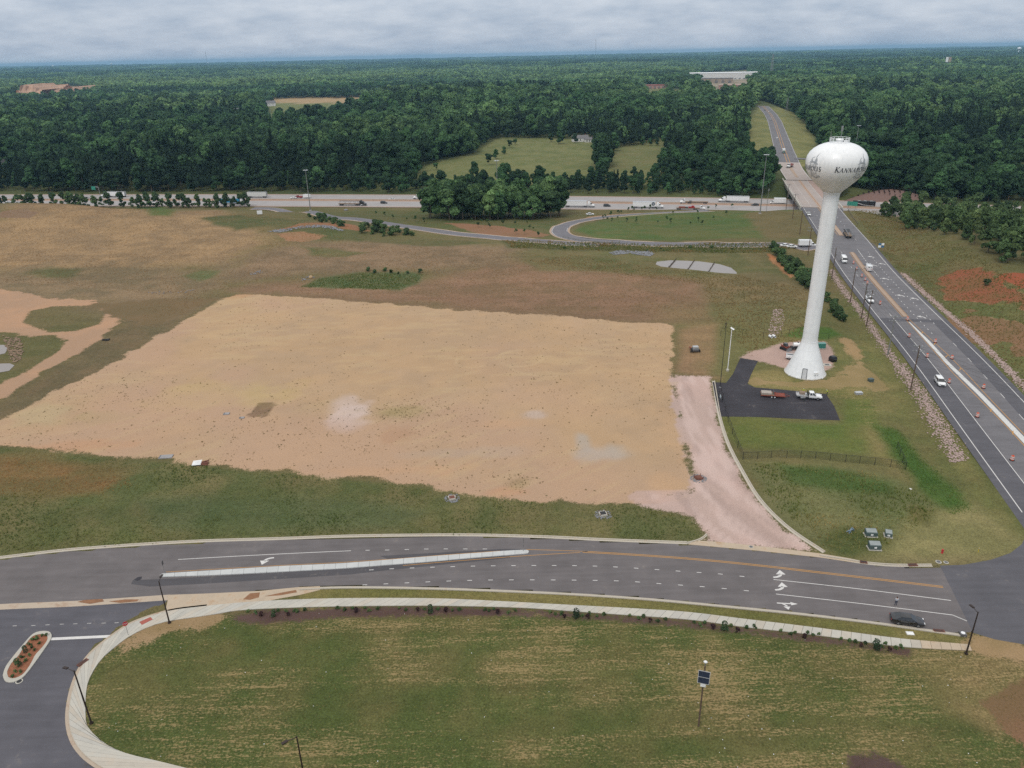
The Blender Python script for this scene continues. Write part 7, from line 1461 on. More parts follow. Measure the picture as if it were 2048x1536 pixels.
# pond baffles
for k, (a, b_) in enumerate((((1352, 517), (1337, 534)), ((1389, 519), (1375, 538)), ((1429, 524), (1416, 543)))):
    p, q = P(*a), P(*b_); r = thing('pond_baffle', '%s dark baffle curtain across the pond from the left' % ORD[k], 'baffle', p, 0, 'pond baffles'); d = q - p; MB().add([(0, 0, -.6), (d.x, d.y, -.6), (d.x, d.y, .12), (0, 0, .12), (.12, 0, -.6), (d.x + .12, d.y, -.6), (d.x + .12, d.y, .12), (.12, 0, .12)], [(0, 1, 2, 3), (7, 6, 5, 4), (3, 2, 6, 7), (0, 3, 7, 4), (1, 5, 6, 2)]).build('curtain', mat('silt_curtain', tuple(D(92, 84, 76)), .8), r)
    for f in (0, .33, .66, 1): MB().tube((d.x * f, d.y * f, -.8), (d.x * f, d.y * f, .5), .06, n=5).build('post', M_POLEWOOD, r)
# guard rails
def guardrail(pts, label):
    ps = [P(*q) for q in pts]; l = spline(np.array([(p.x, p.y) for p in ps]), 2.0); r = thing('guard_rail', label, 'guard rail', (l[0][0], l[0][1], H_(*l[0])))
    o = np.array([l[0][0], l[0][1], H_(*l[0])]); mb = MB(); vs = []
    for x, y in l: z = H_(x, y) + .06; vs += [Vector((x, y, z + .45)) - Vector(o), Vector((x, y, z + .8)) - Vector(o)]
    n = len(l); mb.add(vs, [(2 * i, 2 * i + 2, 2 * i + 3, 2 * i + 1) for i in range(n - 1)]); mb.build('beam', M_GALV, r)
    for x, y in l[::2]: MB().bb(x - o[0] - .07, x - o[0] + .07, y - o[1] + .02, y - o[1] + .16, H_(x, y) - o[2], H_(x, y) - o[2] + .75).build('post', M_POLEWOOD, r)
guardrail([(1126, 476), (1150, 481), (1180, 485), (1215, 488), (1250, 490)], 'grey guard rail round the outside of the loop ramp'); guardrail([(1683, 414), (1700, 428), (1716, 450)], 'guard rail beside the right end of the bridge')

# ------------------------------------------------------------------ planting: shrubs in the mulch bed, saplings, mound
SH = dict(low=[crown('foliage', .55, .5, 5, 110, .16, F_SHRUB, base=.1) for _ in range(3)], purple=[crown('foliage', .95, .55, 6, 150, .18, F_PURPLE, base=.15) for _ in range(2)], cone=[crown('foliage', 1.7, .62, 8, 220, .2, F_PINE, base=.08, pine=True) for _ in range(2)])
SH = {k: [(c, trunk('stem', L[:, 2].max(), .03, L, 3)) for c, L in v] for k, v in SH.items()}
LIST = []
for zf, items in ((z6, [(1455, 622, 'l'), (1495, 630, 'l'), (1530, 645, 'p'), (1605, 650, 'c'), (1627, 618, 'l'), (1670, 622, 'l'), (1690, 645, 'p'), (1725, 617, 'l'), (1738, 625, 'l'), (1785, 612, 'l'), (1975, 603, 'l'), (2018, 612, 'l')]),
    (z7, [(75, 606, 'l'), (95, 622, 'p'), (148, 603, 'l'), (170, 618, 'l'), (225, 607, 'l'), (348, 605, 'l'), (387, 614, 'l'), (457, 616, 'p'), (495, 610, 'l'), (530, 625, 'c'), (577, 610, 'l'), (620, 620, 'p'), (660, 618, 'l'), (698, 612, 'l'), (850, 612, 'l'), (870, 619, 'l'), (900, 609, 'l'), (925, 633, 'p'), (985, 630, 'l'), (1022, 617, 'l'), (1228, 629, 'l'), (1260, 638, 'l'), (1295, 634, 'l'), (1315, 657, 'p'), (1383, 658, 'c'), (1420, 648, 'l'), (1450, 662, 'p'), (1458, 633, 'l'), (1505, 650, 'l'), (1545, 639, 'l'), (1695, 650, 'l'), (1745, 666, 'l'), (1775, 652, 'l'), (1812, 680, 'p'), (1860, 680, 'l'), (1905, 670, 'l')]),
    (z8, [(118, 686, 'l'), (150, 703, 'l'), (180, 690, 'l'), (230, 722, 'p'), (293, 732, 'c'), (333, 706, 'l'), (368, 738, 'p'), (422, 718, 'l'), (467, 713, 'l'), (625, 736, 'l'), (685, 755, 'l'), (710, 747, 'l'), (763, 775, 'p'), (783, 748, 'l'), (812, 763, 'l'), (848, 757, 'l'), (978, 782, 'l'), (1027, 795, 'l'), (1060, 800, 'l'), (1093, 828, 'p'), (1120, 808, 'l'), (1178, 838, 'c'), (1213, 828, 'l'), (1237, 813, 'l'), (1258, 848, 'p'), (1297, 836, 'l'), (1325, 830, 'l')])):
    LIST += [(*zf(a, b_), k) for a, b_, k in items]
LIST.sort(); cnt = dict(l=0, p=0, c=0); NMS = dict(l=('low_shrub', 'low', 'small low green shrub'), p=('purple_shrub', 'purple', 'dark purple shrub'), c=('upright_evergreen', 'cone', 'upright green evergreen'))
_ONES = ORD[:9]
def ordn(i): return ORD[i] if i < len(ORD) else ('fifty-' if i >= 49 else 'forty-') + _ONES[(i + 1) % 10 - 1] if (i + 1) % 10 else ('fiftieth', 'sixtieth')[(i + 1) // 10 - 5]
for px, py, k in LIST:
    nm, kk, tx = NMS[k]; p = PZ(px, py); s = rng.uniform(.68, .95); o = thing(nm, '%s, %s from the left in the mulch bed' % (tx, ordn(cnt[k])), 'shrub', p, rng.uniform(0, 6), 'shrubs in the mulch bed'); cnt[k] += 1; o.scale = (s, s, s); v = SH[kk][int(rng.integers(0, len(SH[kk])))]; link('foliage', v[0], o)['tint'] = float(rng.uniform(.2, .7)); link('stem', v[1], o)
IS = [(215, 772, 'l'), (250, 764, 'l'), (215, 787, 'l'), (235, 808, 'l'), (170, 818, 'l'), (150, 856, 'c'), (190, 832, 'l'), (205, 848, 'l'), (172, 878, 'l'), (125, 893, 'l'), (153, 908, 'l'), (108, 942, 'c'), (88, 974, 'l'), (120, 974, 'l'), (78, 1002, 'l'), (275, 760, 'l'), (190, 790, 'l')]
IS.sort(key=lambda q: q[1]); n_ = dict(l=0, c=0)
for a, b_, k in IS:
    nm, kk, tx = NMS[k]; p = PZ(*z6(a, b_), .14); o = thing(nm, '%s, %s from the top of the planted island' % (tx, ORD[n_[k]]), 'shrub', p, rng.uniform(0, 6), 'shrubs on the planted island'); n_[k] += 1; s = rng.uniform(.6, .85); o.scale = (s, s, s); v = SH[kk][0]; link('foliage', v[0], o)['tint'] = float(rng.uniform(.2, .6)); link('stem', v[1], o)
SAP = []
for i in range(4):
    c, L = crown('crown', 3.4, .95, 6, 240, .3, F_SHRUB, base=.35); SAP.append((c, trunk('trunk', 3.4, .06, L, 3)))
SP = [(1080 + a / 5.12, 360 + b_ / 5.12) for a, b_ in ((645, 405), (665, 390), (690, 420), (725, 385), (735, 435), (800, 360), (795, 400), (830, 350), (905, 320), (945, 315), (960, 325), (1040, 318), (1068, 322), (1125, 310), (1190, 312), (1360, 350), (1610, 352), (1720, 310), (1800, 290), (1905, 355), (1965, 285), (1775, 410), (890, 440), (985, 412), (985, 445), (1205, 448), (1295, 430), (1335, 448), (1540, 460), (1620, 432), (1660, 460))]
SP += [(680 + a / 2.92571, b_ / 2.92571) for a, b_ in ((213, 1262), (262, 1268), (310, 1280), (392, 1292), (443, 1300), (493, 1308), (828, 1308), (865, 1318), (810, 1332), (875, 1336), (955, 1322), (1025, 1316), (1030, 1372), (1080, 1372), (1110, 1342), (1130, 1348), (1160, 1392), (770, 1298), (960, 1282), (1020, 1288), (1095, 1312))]
SP.sort()
for i, (px, py) in enumerate(SP):
    p = P(px, py); s = rng.uniform(.6, 1.15); o = thing('sapling', 'young planted tree, %s from the left between ramp and interstate' % ordn(i), 'tree', p, rng.uniform(0, 6), 'young planted trees by the ramps'); o.scale = (s, s, s); v = SAP[i % 4]; link('crown', v[0], o)['tint'] = float(rng.uniform(.1, .5)); link('trunk', v[1], o)
# planted mound beyond the bridge
MD = Wp([(1688, 399), (1715, 389), (1750, 381), (1790, 378), (1825, 383), (1852, 391), (1846, 397), (1780, 400), (1720, 402)], -9); mc = MD.mean(0); N_ = len(MD); mb = MB(); vs = []
for f, z in ((1.06, -10.3), (.8, -8.4), (.5, -6.9), (.2, -6.3)): vs += [(*(mc + (q - mc) * f), z) for q in MD]
fs = [(r_ * N_ + i, r_ * N_ + (i + 1) % N_, (r_ + 1) * N_ + (i + 1) % N_, (r_ + 1) * N_ + i) for r_ in range(3) for i in range(N_)] + [tuple(3 * N_ + i for i in range(N_))]
if sum(MD[i][0] * MD[(i + 1) % N_][1] - MD[(i + 1) % N_][0] * MD[i][1] for i in range(N_)) < 0: fs = [tuple(reversed(f)) for f in fs]
mb.add(vs, fs); struct(auto_smooth(mb.build('planted_mound', mat('brown_mulch', tuple(D(124, 98, 90)), .95, var=.2, obj=False)), 80), 'brown mulched mound right of the bridge')
k = 0
for i in range(17):
    for j in range(6):
        f = Vector(((i - 8) / 8.5 * 26 + (j % 2) * 1.5, (j - 2.5) * 4.2)); x, y = mc[0] + f.x, mc[1] + f.y - f.x * .3; d = sdist(np.array([x]), np.array([y]), MD, 1)[0]
        if d < 1: continue
        o = thing('mound_shrub', 'small dark shrub in the rows planted on the brown mound', 'shrub', (x, y, -10.3 + min(4.0, d * .52)), rng.uniform(0, 6), 'rows of shrubs on the brown mound'); o.scale = (1.1, 1.1, 1.0); v = SH['purple'][k % 2]; link('foliage', v[0], o)['tint'] = .1; link('stem', v[1], o); k += 1
# ------------------------------------------------------------------ people
def person(loc, rz, pose, shirt, trousers, hair, label):
    J = dict(pel=(0, 0, .95), sp=(0, 0, 1.2), ch=(0, 0, 1.4), nk=(.01, 0, 1.5), hd=(.02, 0, 1.62), tp=(.02, 0, 1.72), ls=(0, .19, 1.42), rs=(0, -.19, 1.42), le=(-.04, .27, 1.15), re=(-.04, -.27, 1.15), lw=(.12, .2, 1.0), rw=(.12, -.2, 1.0), lf=(.17, .17, .95), rf=(.17, -.17, .95), lh=(0, .1, .9), rh=(0, -.1, .9), lk=(.03, .11, .5), rk=(.03, -.11, .5), la=(0, .12, .08), ra=(0, -.12, .08), lt=(.16, .13, .03), rt=(.16, -.13, .03)); J.update(pose)
    R_ = dict(pel=.15, sp=.14, ch=.15, nk=.06, hd=.095, tp=.06, ls=.07, rs=.07, le=.05, re=.05, lw=.035, rw=.035, lf=.03, rf=.03, lh=.09, rh=.09, lk=.062, rk=.062, la=.045, ra=.045, lt=.035, rt=.035)
    E = [('pel', 'sp'), ('sp', 'ch'), ('ch', 'nk'), ('nk', 'hd'), ('hd', 'tp'), ('ch', 'ls'), ('ls', 'le'), ('le', 'lw'), ('lw', 'lf'), ('ch', 'rs'), ('rs', 're'), ('re', 'rw'), ('rw', 'rf'), ('pel', 'lh'), ('lh', 'lk'), ('lk', 'la'), ('la', 'lt'), ('pel', 'rh'), ('rh', 'rk'), ('rk', 'ra'), ('ra', 'rt')]
    ks = list(J); me = bpy.data.meshes.new('body'); me.from_pydata([J[k] for k in ks], [(ks.index(a), ks.index(b_)) for a, b_ in E], []); o = bpy.data.objects.new('tmp', me); COL.objects.link(o); o.modifiers.new('s', 'SKIN'); o.modifiers.new('d', 'SUBSURF').levels = 1
    for i, k in enumerate(ks): me.skin_vertices[0].data[i].radius = (R_[k], R_[k] * (1.15 if k in ('pel', 'ch', 'sp') else 1))
    me.skin_vertices[0].data[0].use_root = True; dg = bpy.context.evaluated_depsgraph_get(); nm = bpy.data.meshes.new_from_object(o.evaluated_get(dg)); bpy.data.objects.remove(o)
    sk = mat('skin', tuple(D(190, 140, 112)), .6, var=.04); nm.materials.clear(); [nm.materials.append(q) for q in (sk, shirt, trousers, V_TRIM)]
    jn = np.array([J[k] for k in ks]); reg = dict(pel=2, sp=1, ch=1, nk=0, hd=0, tp=0, ls=1, rs=1, le=1, re=1, lw=0, rw=0, lf=0, rf=0, lh=2, rh=2, lk=2, rk=2, la=2, ra=2, lt=3, rt=3)
    for pl in nm.polygons: pl.use_smooth = True; pl.material_index = reg[ks[int(np.argmin(np.linalg.norm(jn - np.array(pl.center), axis=1)))]]
    r = thing('person', label, 'person', loc, rz); link('body', nm, r); h_ = Vector(J['hd']); auto_smooth(MB().ell((h_.x - .025, h_.y, h_.z + .06), (.115, .1, .1), 10, 6).build('hair', hair, r)); return r
M_SHIRT = mat('grey_shirt', tuple(D(196, 200, 208)), .9); M_JEANS = mat('blue_jeans', tuple(D(58, 66, 90)), .9); M_HAIR = mat('dark_hair', (.015, .012, .01), .8); M_HIVIS = mat('lime_vest', tuple(D(205, 226, 60)), .7); M_WORK = mat('work_trousers', tuple(D(80, 84, 84)), .9); M_HARDHAT = mat('hard_hat', tuple(D(228, 226, 210)), .4); M_GREYW = mat('grey_work_shirt', tuple(D(176, 178, 180)), .9)
person(PZ(1791, 1211), R(80), {}, M_SHIRT, M_JEANS, M_HAIR, 'person in a grey shirt and blue jeans standing on the road')
person(PZ(1654, 790), R(200), dict(sp=(.08, 0, 1.15), ch=(.22, 0, 1.3), nk=(.32, 0, 1.36), hd=(.42, 0, 1.42), tp=(.5, 0, 1.46), ls=(.2, .19, 1.3), rs=(.2, -.19, 1.3), le=(.3, .24, 1.05), re=(.3, -.24, 1.05), lw=(.42, .15, .85), rw=(.42, -.15, .85), lf=(.46, .13, .78), rf=(.46, -.13, .78)), M_HIVIS, M_WORK, M_HARDHAT, 'worker in a lime vest leaning forward in front of the pickup')
person(PZ(1606, 789, .03), R(-70), {}, M_HIVIS, M_WORK, M_HARDHAT, 'worker in a lime vest behind the pickup bed')
person(PZ(1608, 803, .03), R(100), dict(lk=(.12, .12, .52), la=(-.06, .13, .1), lt=(.1, .14, .03), ra=(.12, -.13, .08), rt=(.28, -.13, .03)), M_GREYW, M_WORK, M_HARDHAT, 'worker in grey stepping beside the pickup on the lot')
# ------------------------------------------------------------------ far buildings and landmarks
def far(px, py, z=None): p = P(px, py); return p
def house(px, py, w, d, h, rz, wall, roof, label, win=3):
    b = P(px, py); r = thing('house', label, 'house', b, rz); MB().bb(-w / 2, w / 2, -d / 2, d / 2, -1, h).build('wall', wall, r); MB().add([(-w / 2 - .4, -d / 2 - .4, h), (w / 2 + .4, -d / 2 - .4, h), (w / 2 + .4, d / 2 + .4, h), (-w / 2 - .4, d / 2 + .4, h), (-w / 2 - .4, 0, h + d * .38), (w / 2 + .4, 0, h + d * .38)], [(0, 1, 5, 4), (2, 3, 4, 5), (0, 4, 3), (1, 2, 5), (3, 2, 1, 0)]).build('roof', roof, r)
    for k in range(win): x = -w / 2 + w * (k + .7) / (win + .4); o = MB().box((x, -d / 2 - .03, h * .5), (1.2, .08, 1.5)).build('window', V_GLASS, r); MB().box((x, -d / 2 - .09, h * .5), (1.3, .05, .12)).build('glazing_bar', M_SIGNW, o)
    MB().bb(w * .3, w * .3 + .9, .2, 1.1, h, h + d * .38 + 1.2).build('chimney', M_IRON, r)
WALLW = mat('white_siding', (.62, .61, .6), .8, obj=False); WALLB = mat('tan_siding', tuple(D(176, 158, 140)), .8, obj=False); BRICKP = mat('pink_brick', tuple(D(190, 150, 138)), .85, obj=False); ROOFG = mat('grey_shingle', tuple(D(120, 118, 120)), .85, obj=False); ROOFR = mat('red_metal_roof', tuple(D(170, 92, 88)), .6, obj=False)
house(541, 212, 22, 14, 6, R(10), WALLW, ROOFG, 'white farmhouse at the left end of the tan field'); house(480, 231, 34, 16, 7, R(6), WALLB, ROOFG, 'tan house with grey roof among the trees left of the tan field', 5); house(886, 184, 26, 16, 9, R(-8), WALLB, ROOFG, 'tan two-storey house in the woods above the meadow', 4); house(1160, 283, 18, 8, 4, R(4), WALLW, ROOFG, 'low white house behind the meadow'); house(1178, 284, 10, 6, 3, R(4), WALLW, ROOFG, 'white shed beside the low house at the meadow'); house(10, 334, 14, 10, 4, R(15), WALLW, ROOFG, 'pale house among the trees at the left edge'); house(1960, 210, 16, 10, 6, R(-20), WALLB, ROOFG, 'tan house in a gap of the woods at the right')
def hall(px, py, w, d, h, rz, wall, roof, label, nb, name='warehouse'):
    b = P(px, py); r = thing(name, label, 'building', b, rz); MB().bb(-w / 2, w / 2, -d / 2, d / 2, -3, h).build('wall', wall, r); MB().bb(-w / 2 - .6, w / 2 + .6, -d / 2 - .6, d / 2 + .6, h, h + 1.2).build('roof', roof, r)
    for k in range(nb):
        x = -w / 2 + w * (k + .5) / nb; MB().bb(x - w / nb * .22, x + w / nb * .22, -d / 2 - .3, -d / 2, h * .08, h * (.45 if nb < 12 else .2)).build('dock_door', ROOFG, r); nb < 12 and MB().bb(x - w / nb * .2, x + w / nb * .2, -d / 2 - .3, -d / 2, h * .62, h * .76).build('window_strip', ROOFG, r)
hall(1447, 158, 230, 90, 20, R(-12), WALLW, M_SIGNW, 'long white warehouse near the horizon', 16); hall(1425, 166, 110, 40, 12, R(-12), WALLB, ROOFG, 'tan building in front of the white warehouse', 6, 'office_block'); hall(1463, 181, 60, 26, 12, R(-10), BRICKP, mat('pink_roof', tuple(D(200, 170, 156)), .8, obj=False), 'pink brick building below the white warehouse', 7, 'office_block'); hall(1305, 177, 84, 26, 8, R(-8), BRICKP, ROOFR, 'long low building with red roof at a woodland edge', 8, 'office_block'); hall(1590, 161, 120, 30, 8, R(-6), WALLB, ROOFG, 'long tan roofline in the woods right of the lattice tower', 8, 'office_block'); hall(1240 + 40, 140, 120, 40, 16, R(-5), WALLW, M_SIGNW, 'thin white building far off near the horizon', 6)
hall(360, 128, 210, 60, 42, R(4), WALLB, ROOFG, 'large tan building block on the left horizon', 8, 'hotel')
def fartower(px, py, h, r_, label):
    b = P(px, py); r = thing('far_water_tower', label, 'water tower', b); MB().tube((0, 0, -5), (0, 0, h), 3.5, n=10).build('shaft', TW_WHITE, r); auto_smooth(MB().ell((0, 0, h + 5), (r_, r_, r_ * .7), 14, 8).build('tank', TW_WHITE, r))
fartower(224, 134, 44, 12, 'small white water tower on the left horizon'); fartower(529, 127, 44, 13, 'white water tower on the horizon right of the radio mast'); fartower(107, 138, 38, 11, 'tiny white water tower at the far left horizon'); fartower(2035, 112, 46, 13, 'white water tower on the far right horizon'); fartower(417, 131, 30, 9, 'white water tower at the foot of the left radio mast')
def radio(px, py, top, w, label, name='radio_mast'):
    b = P(px, py); h = tall2(b, top); r = thing(name, label, 'mast', b); n = 10
    for sx, sy in ((-1, -1), (1, -1), (1, 1), (-1, 1)): MB().tube((sx * w, sy * w, -5), (sx * w * .25, sy * w * .25, h), w * .14, w * .08, 5).build('leg', M_GALV, r)
    for k in range(n):
        z0, z1 = h * k / n, h * (k + 1) / n; f0, f1 = 1 - .75 * k / n, 1 - .75 * (k + 1) / n; MB().tube((-w * f0, -w * f0, z0), (w * f1, -w * f1, z1), w * .07, n=4).build('brace', M_GALV, r); MB().tube((w * f0, w * f0, z0), (-w * f1, w * f1, z1), w * .07, n=4).build('brace', M_GALV, r)
def tall2(base, py):
    lo, hi = 0., 900.
    for _ in range(40):
        m = (lo + hi) / 2
        if to_px((base.x, base.y, base.z + m))[1] > py: lo = m
        else: hi = m
    return lo
radio(1191, 118, 78, 5, 'slender radio mast on the horizon above the meadow'); radio(415, 130, 103, 6, 'radio mast on the left horizon'); radio(1541, 160, 108, 4.5, 'lattice transmission tower above the woods right of the warehouse', 'lattice_tower'); radio(1573, 222, 195, 1.6, 'grey lattice pole beside the far road', 'lattice_tower')
b = P(1893, 140); t = thing('billboard', 'tall white twin sign standing above the woods at right', 'billboard', b, R(-25)); h = tall2(b, 114)
for s in (-1, 1): MB().bb(s * 5 - 4.4, s * 5 + 4.4, -2, 2, h - 17, h).build('sign_panel', M_SIGNW if s < 0 else WALLB, t)
MB().tube((0, 0, 0), (0, 0, h - 17), 1.6, n=8).build('column', M_GALV, t)
# quarry face
q0, q1 = P(22, 196), P(95, 193)
for k, (a, c, hh) in enumerate((((20, 196), (70, 195), 34), ((70, 194), (96, 190), 26), ((136, 188), (166, 184), 20))):
    p, q = P(*a), P(*c); d = (q - p); L = d.length; mb = MB(); n = 14; vs = []
    g2 = np.random.default_rng(k)
    for i in range(n + 1):
        f = i / n; e = hh * (.55 + .45 * math.sin(math.pi * min(1, f * 1.1))) * g2.uniform(.85, 1.1); x, y = p.x + d.x * f, p.y + d.y * f
        for zz, off in ((-8, 0), (e * .45, 18 + g2.uniform(-6, 6)), (e * .5, 34), (e, 46 + g2.uniform(-8, 8)), (e + 1, 160)): vs.append((x, y + off, p.z + zz))
    mb.add(vs, [(i * 5 + j, (i + 1) * 5 + j, (i + 1) * 5 + j + 1, i * 5 + j + 1) for i in range(n) for j in range(4)]); struct(mb.build('quarry_face', mat('quarry_clay', tuple(D(200, 162, 136)), .95, var=.3, scale=.02, obj=False)), 'cut orange quarry face in the far woods')
# ------------------------------------------------------------------ grasses
def tufts(name, label, x, y, h, w, col, nb=4, seed=0, cat='grass'):
    g = np.random.default_rng(seed); n = len(x); z = height(x, y); V = np.zeros((n, nb, 3, 3)); base = np.stack([x, y, z], 1)[:, None, :]
    a = g.uniform(0, 6.283, (n, nb)); d = np.stack([np.cos(a), np.sin(a), np.zeros_like(a)], -1); pr = np.stack([-np.sin(a), np.cos(a), np.zeros_like(a)], -1); W_ = w[:, None, None] * g.uniform(.7, 1.3, (n, nb, 1)); hh = h[:, None] * g.uniform(.6, 1.2, (n, nb))
    o = base + d * W_ * .3; V[:, :, 0] = o - pr * W_ * .42; V[:, :, 1] = o + pr * W_ * .42; V[:, :, 2] = o + d * W_ * g.uniform(.1, .8, (n, nb, 1)) + np.stack([np.zeros_like(hh), np.zeros_like(hh), hh], -1); V[:, :, :2, 2] -= .05
    C = np.repeat((col[:, None, :] * 1.45 * g.uniform(.78, 1.22, (n, nb, 1)))[:, :, None, :], 3, 2); v = V.reshape(-1, 3); m = n * nb; me = bpy.data.meshes.new(name); me.vertices.add(len(v)); me.vertices.foreach_set('co', v.ravel().astype(np.float32)); me.loops.add(len(v)); me.loops.foreach_set('vertex_index', np.arange(len(v), dtype=np.int32)); me.polygons.add(m); me.polygons.foreach_set('loop_start', (np.arange(m) * 3).astype(np.int32)); me.polygons.foreach_set('loop_total', np.full(m, 3, np.int32)); me.update(calc_edges=True)
    at = me.attributes.new('col', 'FLOAT_COLOR', 'POINT'); at.data.foreach_set('color', np.concatenate([C.reshape(-1, 3), np.ones((len(v), 1))], 1).ravel().astype(np.float32)); me.materials.append(M_TUFT); return tag(link(name, me), label, cat, kind='stuff')
t = NT('grass_blades'); c = t.attr('col').outputs['Color']; t.put(c, t.b.inputs['Base Color']); t.b.inputs['Roughness'].default_value = .8; t.b.inputs['Specular IOR Level'].default_value = .15; tr = t.n('ShaderNodeBsdfTranslucent'); t.l(c, tr.inputs[0]); mx = t.n('ShaderNodeMixShader'); mx.inputs[0].default_value = .5; t.l(t.b.outputs[0], mx.inputs[1]); t.l(tr.outputs[0], mx.inputs[2]); t.l(mx.outputs[0], t.out.inputs[0]); M_TUFT = t.mat
def field_pts(poly, dens, seed, soft=2.5):
    w = wpoly(poly); g = np.random.default_rng(seed); lo, hi = w.min(0), w.max(0); n = int((hi - lo).prod() * dens); x = g.uniform(lo[0], hi[0], n); y = g.uniform(lo[1], hi[1], n); d = sdist(x, y, w, 1); k = (d > .2) & (g.random(n) < sstep(-.1, .9, d / soft + (fbm(x, y, 5, seed, 3) - .5) * 1.2)); return x[k], y[k], d[k]
def colmix(x, y, cs, s=9, seed=0):
    t_ = fbm(x, y, s, seed, 3) * .7 + np.random.default_rng(seed).random(len(x)) * .3; t_ = np.clip((t_ - .25) * 2, 0, .999) * (len(cs) - 1); i = t_.astype(int); f = (t_ - i)[:, None]; cs = np.array(cs); return cs[i] * (1 - f) + cs[np.minimum(i + 1, len(cs) - 1)] * f
G1, G2, G3, G4, TAN, BRN = D(80, 94, 44), D(102, 108, 58), D(126, 120, 76), D(94, 102, 66), D(150, 130, 84), D(140, 106, 66)
x, y, d = field_pts(VERGE, 3.2, 1, 1.2); hm = .16 + .3 * sstep(.35, .65, fbm(x, y, 12, 91, 3)); w0 = wpoly([(-90, 900), (80, 915), (240, 940), (270, 965), (200, 990), (60, 985), (-90, 980)]); cm_ = colmix(x, y, [G1, G4, G2, G3], 9, 3); br = sstep(-4, 4, sdist(x, y, w0, 8) + (fbm(x, y, 6, 4, 3) - .5) * 8)[:, None]; cm_ = cm_ * (1 - br) + BRN * br
tufts('tall_grass', 'tall green grass and weeds between the pad and the road', x, y, hm, np.full(len(x), .19), cm_ * 1.4, 3, 1)
TG = [(1490, 925), (1560, 922), (1700, 935), (1800, 958), (1880, 1010), (1852, 1060), (1790, 1098), (1690, 1112), (1640, 1092), (1560, 1030), (1510, 965)]
x, y, d = field_pts(TG, 3.2, 2); cm_ = colmix(x, y, [G1, G2, G3, TAN], 10, 13); tufts('tall_grass', 'tall grey-green grass below the chain-link fence', x, y, .18 + .42 * sstep(.3, .65, fbm(x, y, 9, 92, 3)), np.full(len(x), .18), cm_ * 1.4, 3, 2)
x, y, d = field_pts([(1740, 850), (1800, 858), (1860, 925), (1960, 1025), (1905, 1035), (1830, 975), (1785, 930)], 5, 3); tufts('ditch_grass', 'bright green grass along the stone ditch', x, y, np.full(len(x), .25), np.full(len(x), .18), 1.25 * colmix(x, y, [G1, D(84, 112, 50), G2], 8, 14), 3, 3)
x, y, d = field_pts([(595, 575), (640, 556), (720, 545), (850, 548), (835, 568), (800, 581), (700, 579)], 3, 4); tufts('green_crop', 'dark green weeds in the field patch behind the pad', x, y, .25 + .3 * fbm(x, y, 8, 5, 2), np.full(len(x), .25), 1.25 * colmix(x, y, [D(66, 92, 50), G1, G2, G3], 9, 15), 3, 4)
x, y, d = field_pts([(1000, 480), (1300, 489), (1500, 484), (1600, 494), (1560, 506), (1250, 504), (1020, 497)], 1.6, 5); tufts('berm_weeds', 'rank weeds on the berm in front of the loop ramp', x, y, .4 + .5 * fbm(x, y, 8, 6, 2), np.full(len(x), .35), 1.2 * colmix(x, y, [G1, G2, G3, BRN], 9, 16), 4, 5)
x, y, d = field_pts([(1040, 520), (1160, 508), (1310, 535), (1480, 550), (1620, 580), (1625, 690), (1560, 690), (1500, 715), (1440, 660), (1400, 570), (1200, 545)], 1.3, 6); tufts('dry_grass', 'tall dry grass between the pond and the tower', x, y, .25 + .35 * fbm(x, y, 10, 7, 2), np.full(len(x), .26), 1.2 * colmix(x, y, [D(112, 108, 70), D(140, 122, 82), D(128, 108, 74), D(146, 126, 84)], 12, 17), 4, 6)
x, y, d = field_pts([(-100, 440), (0, 420), (150, 405), (330, 420), (430, 420), (600, 440), (720, 480), (1050, 500), (1400, 560), (1440, 650), (1100, 632), (640, 596), (470, 586), (300, 655), (235, 590), (-100, 560)], .8, 7, 9); tufts('dry_grass', 'thin dry grass over the brown field and the left hill', x, y, .12 + .2 * fbm(x, y, 14, 8, 2), np.full(len(x), .26), 1.2 * colmix(x, y, [D(126, 112, 78), D(146, 118, 84), D(134, 106, 78), D(162, 132, 92)], 16, 18), 3, 7)
x, y, d = field_pts([(1690, 420), (1760, 420), (1900, 480), (2090, 580), (2090, 830), (1990, 735), (1870, 612), (1790, 540), (1740, 480)], 1.2, 8); tufts('bank_grass', 'rough grass on the bank right of the main road', x, y, .22 + .3 * fbm(x, y, 9, 9, 2), np.full(len(x), .28), 1.2 * colmix(x, y, [D(92, 100, 56), D(116, 108, 68), D(128, 112, 72), D(134, 104, 74)], 12, 19), 4, 8)
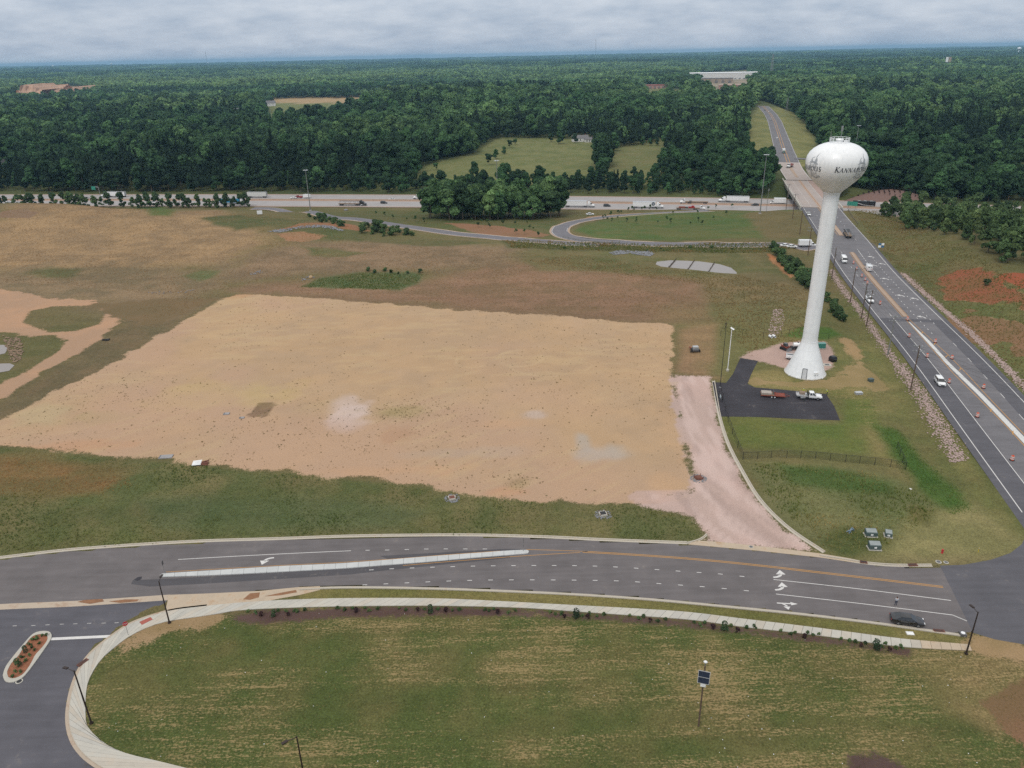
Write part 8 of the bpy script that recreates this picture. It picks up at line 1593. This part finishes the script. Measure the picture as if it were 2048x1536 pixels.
# weeds on the bare pad
g = np.random.default_rng(9); w = wpoly(PAD); lo, hi = w.min(0), w.max(0); n = 90000; x = g.uniform(lo[0], hi[0], n); y = g.uniform(lo[1], hi[1], n); x, y = x[(k := sdist(x, y, w, 1) > .5)], y[k]
dn = .014 + .06 * sstep(.5, .7, fbm(x, y, 18, 21, 3)) + .10 * sstep(200, 165, y) * sstep(.42, .6, fbm(x, y, 9, 22, 3)) * sstep(30, -40, x)
for cx, cy, rx, ry, q in ((812, 824, 85, 22, .5), (1040, 965, 34, 18, .6), (700, 850, 120, 40, .16), (220, 790, 160, 40, .16), (950, 900, 260, 14, .12), (1340, 720, 20, 60, .12), (500, 850, 300, 40, .10)):
    c0, cxr, cyr = P(cx, cy), P(cx + rx, cy), P(cx, cy - ry); dn = np.maximum(dn, q * np.exp(-((x - c0.x) / (cxr.x - c0.x)) ** 2 - ((y - c0.y) / (cyr.y - c0.y)) ** 2))
k = g.random(len(x)) < dn; x, y = x[k], y[k]; tufts('pad_weeds', 'small weeds scattered over the bare tan pad', x, y, g.uniform(.06, .24, len(x)) ** 1.0, .08 + .3 * g.random(len(x)) ** 2.5, colmix(x, y, [D(96, 96, 60), D(118, 110, 70), D(112, 92, 66), D(136, 126, 82)], 5, 20), 5, 10, 'weeds')
# stray pale litter and straw clods on the lawn
x, y, d = field_pts(LAWN, .03, 31); rocks('litter', 'pale scraps and clods scattered on the lawn', [(a, b_, 0.0) for a, b_ in zip(x[:260], y[:260])], .07, M_SIGNW, 31, 'litter')
x, y, d = field_pts(LAWN, 4.0, 32); k = y > 62; x, y = x[k], y[k]; tufts('lawn_tufts', 'short uneven grass and cut straw on the lawn', x, y, g.uniform(.04, .1, len(x)), g.uniform(.08, .22, len(x)), 1.15 * colmix(x, y, [D(76, 90, 40), D(104, 104, 56), D(160, 134, 90), D(90, 96, 46)], 2.2, 33), 3, 33)
# ------------------------------------------------------------------ labels: number what only its place tells apart
from collections import defaultdict
_grp = defaultdict(list)
for o in bpy.data.objects:
    if o.parent is None and o.get('category') and o.get('label') and o.get('group'): _grp[(o['group'], o['label'])].append(o)
for (gname, lb), os_ in _grp.items():
    if 2 <= len(os_) <= 40 and len(lb.split()) <= 12:
        for i, o in enumerate(sorted(os_, key=lambda q: to_px(q.location)[0])): o['label'] = lb + ', %s from the left' % ORD[i]
print('TRIS', sum(len(o.data.loop_triangles) if o.data.loop_triangles else sum(len(p.vertices) - 2 for p in o.data.polygons) for o in COL.objects if o.type == 'MESH' and o.data.users == 1))
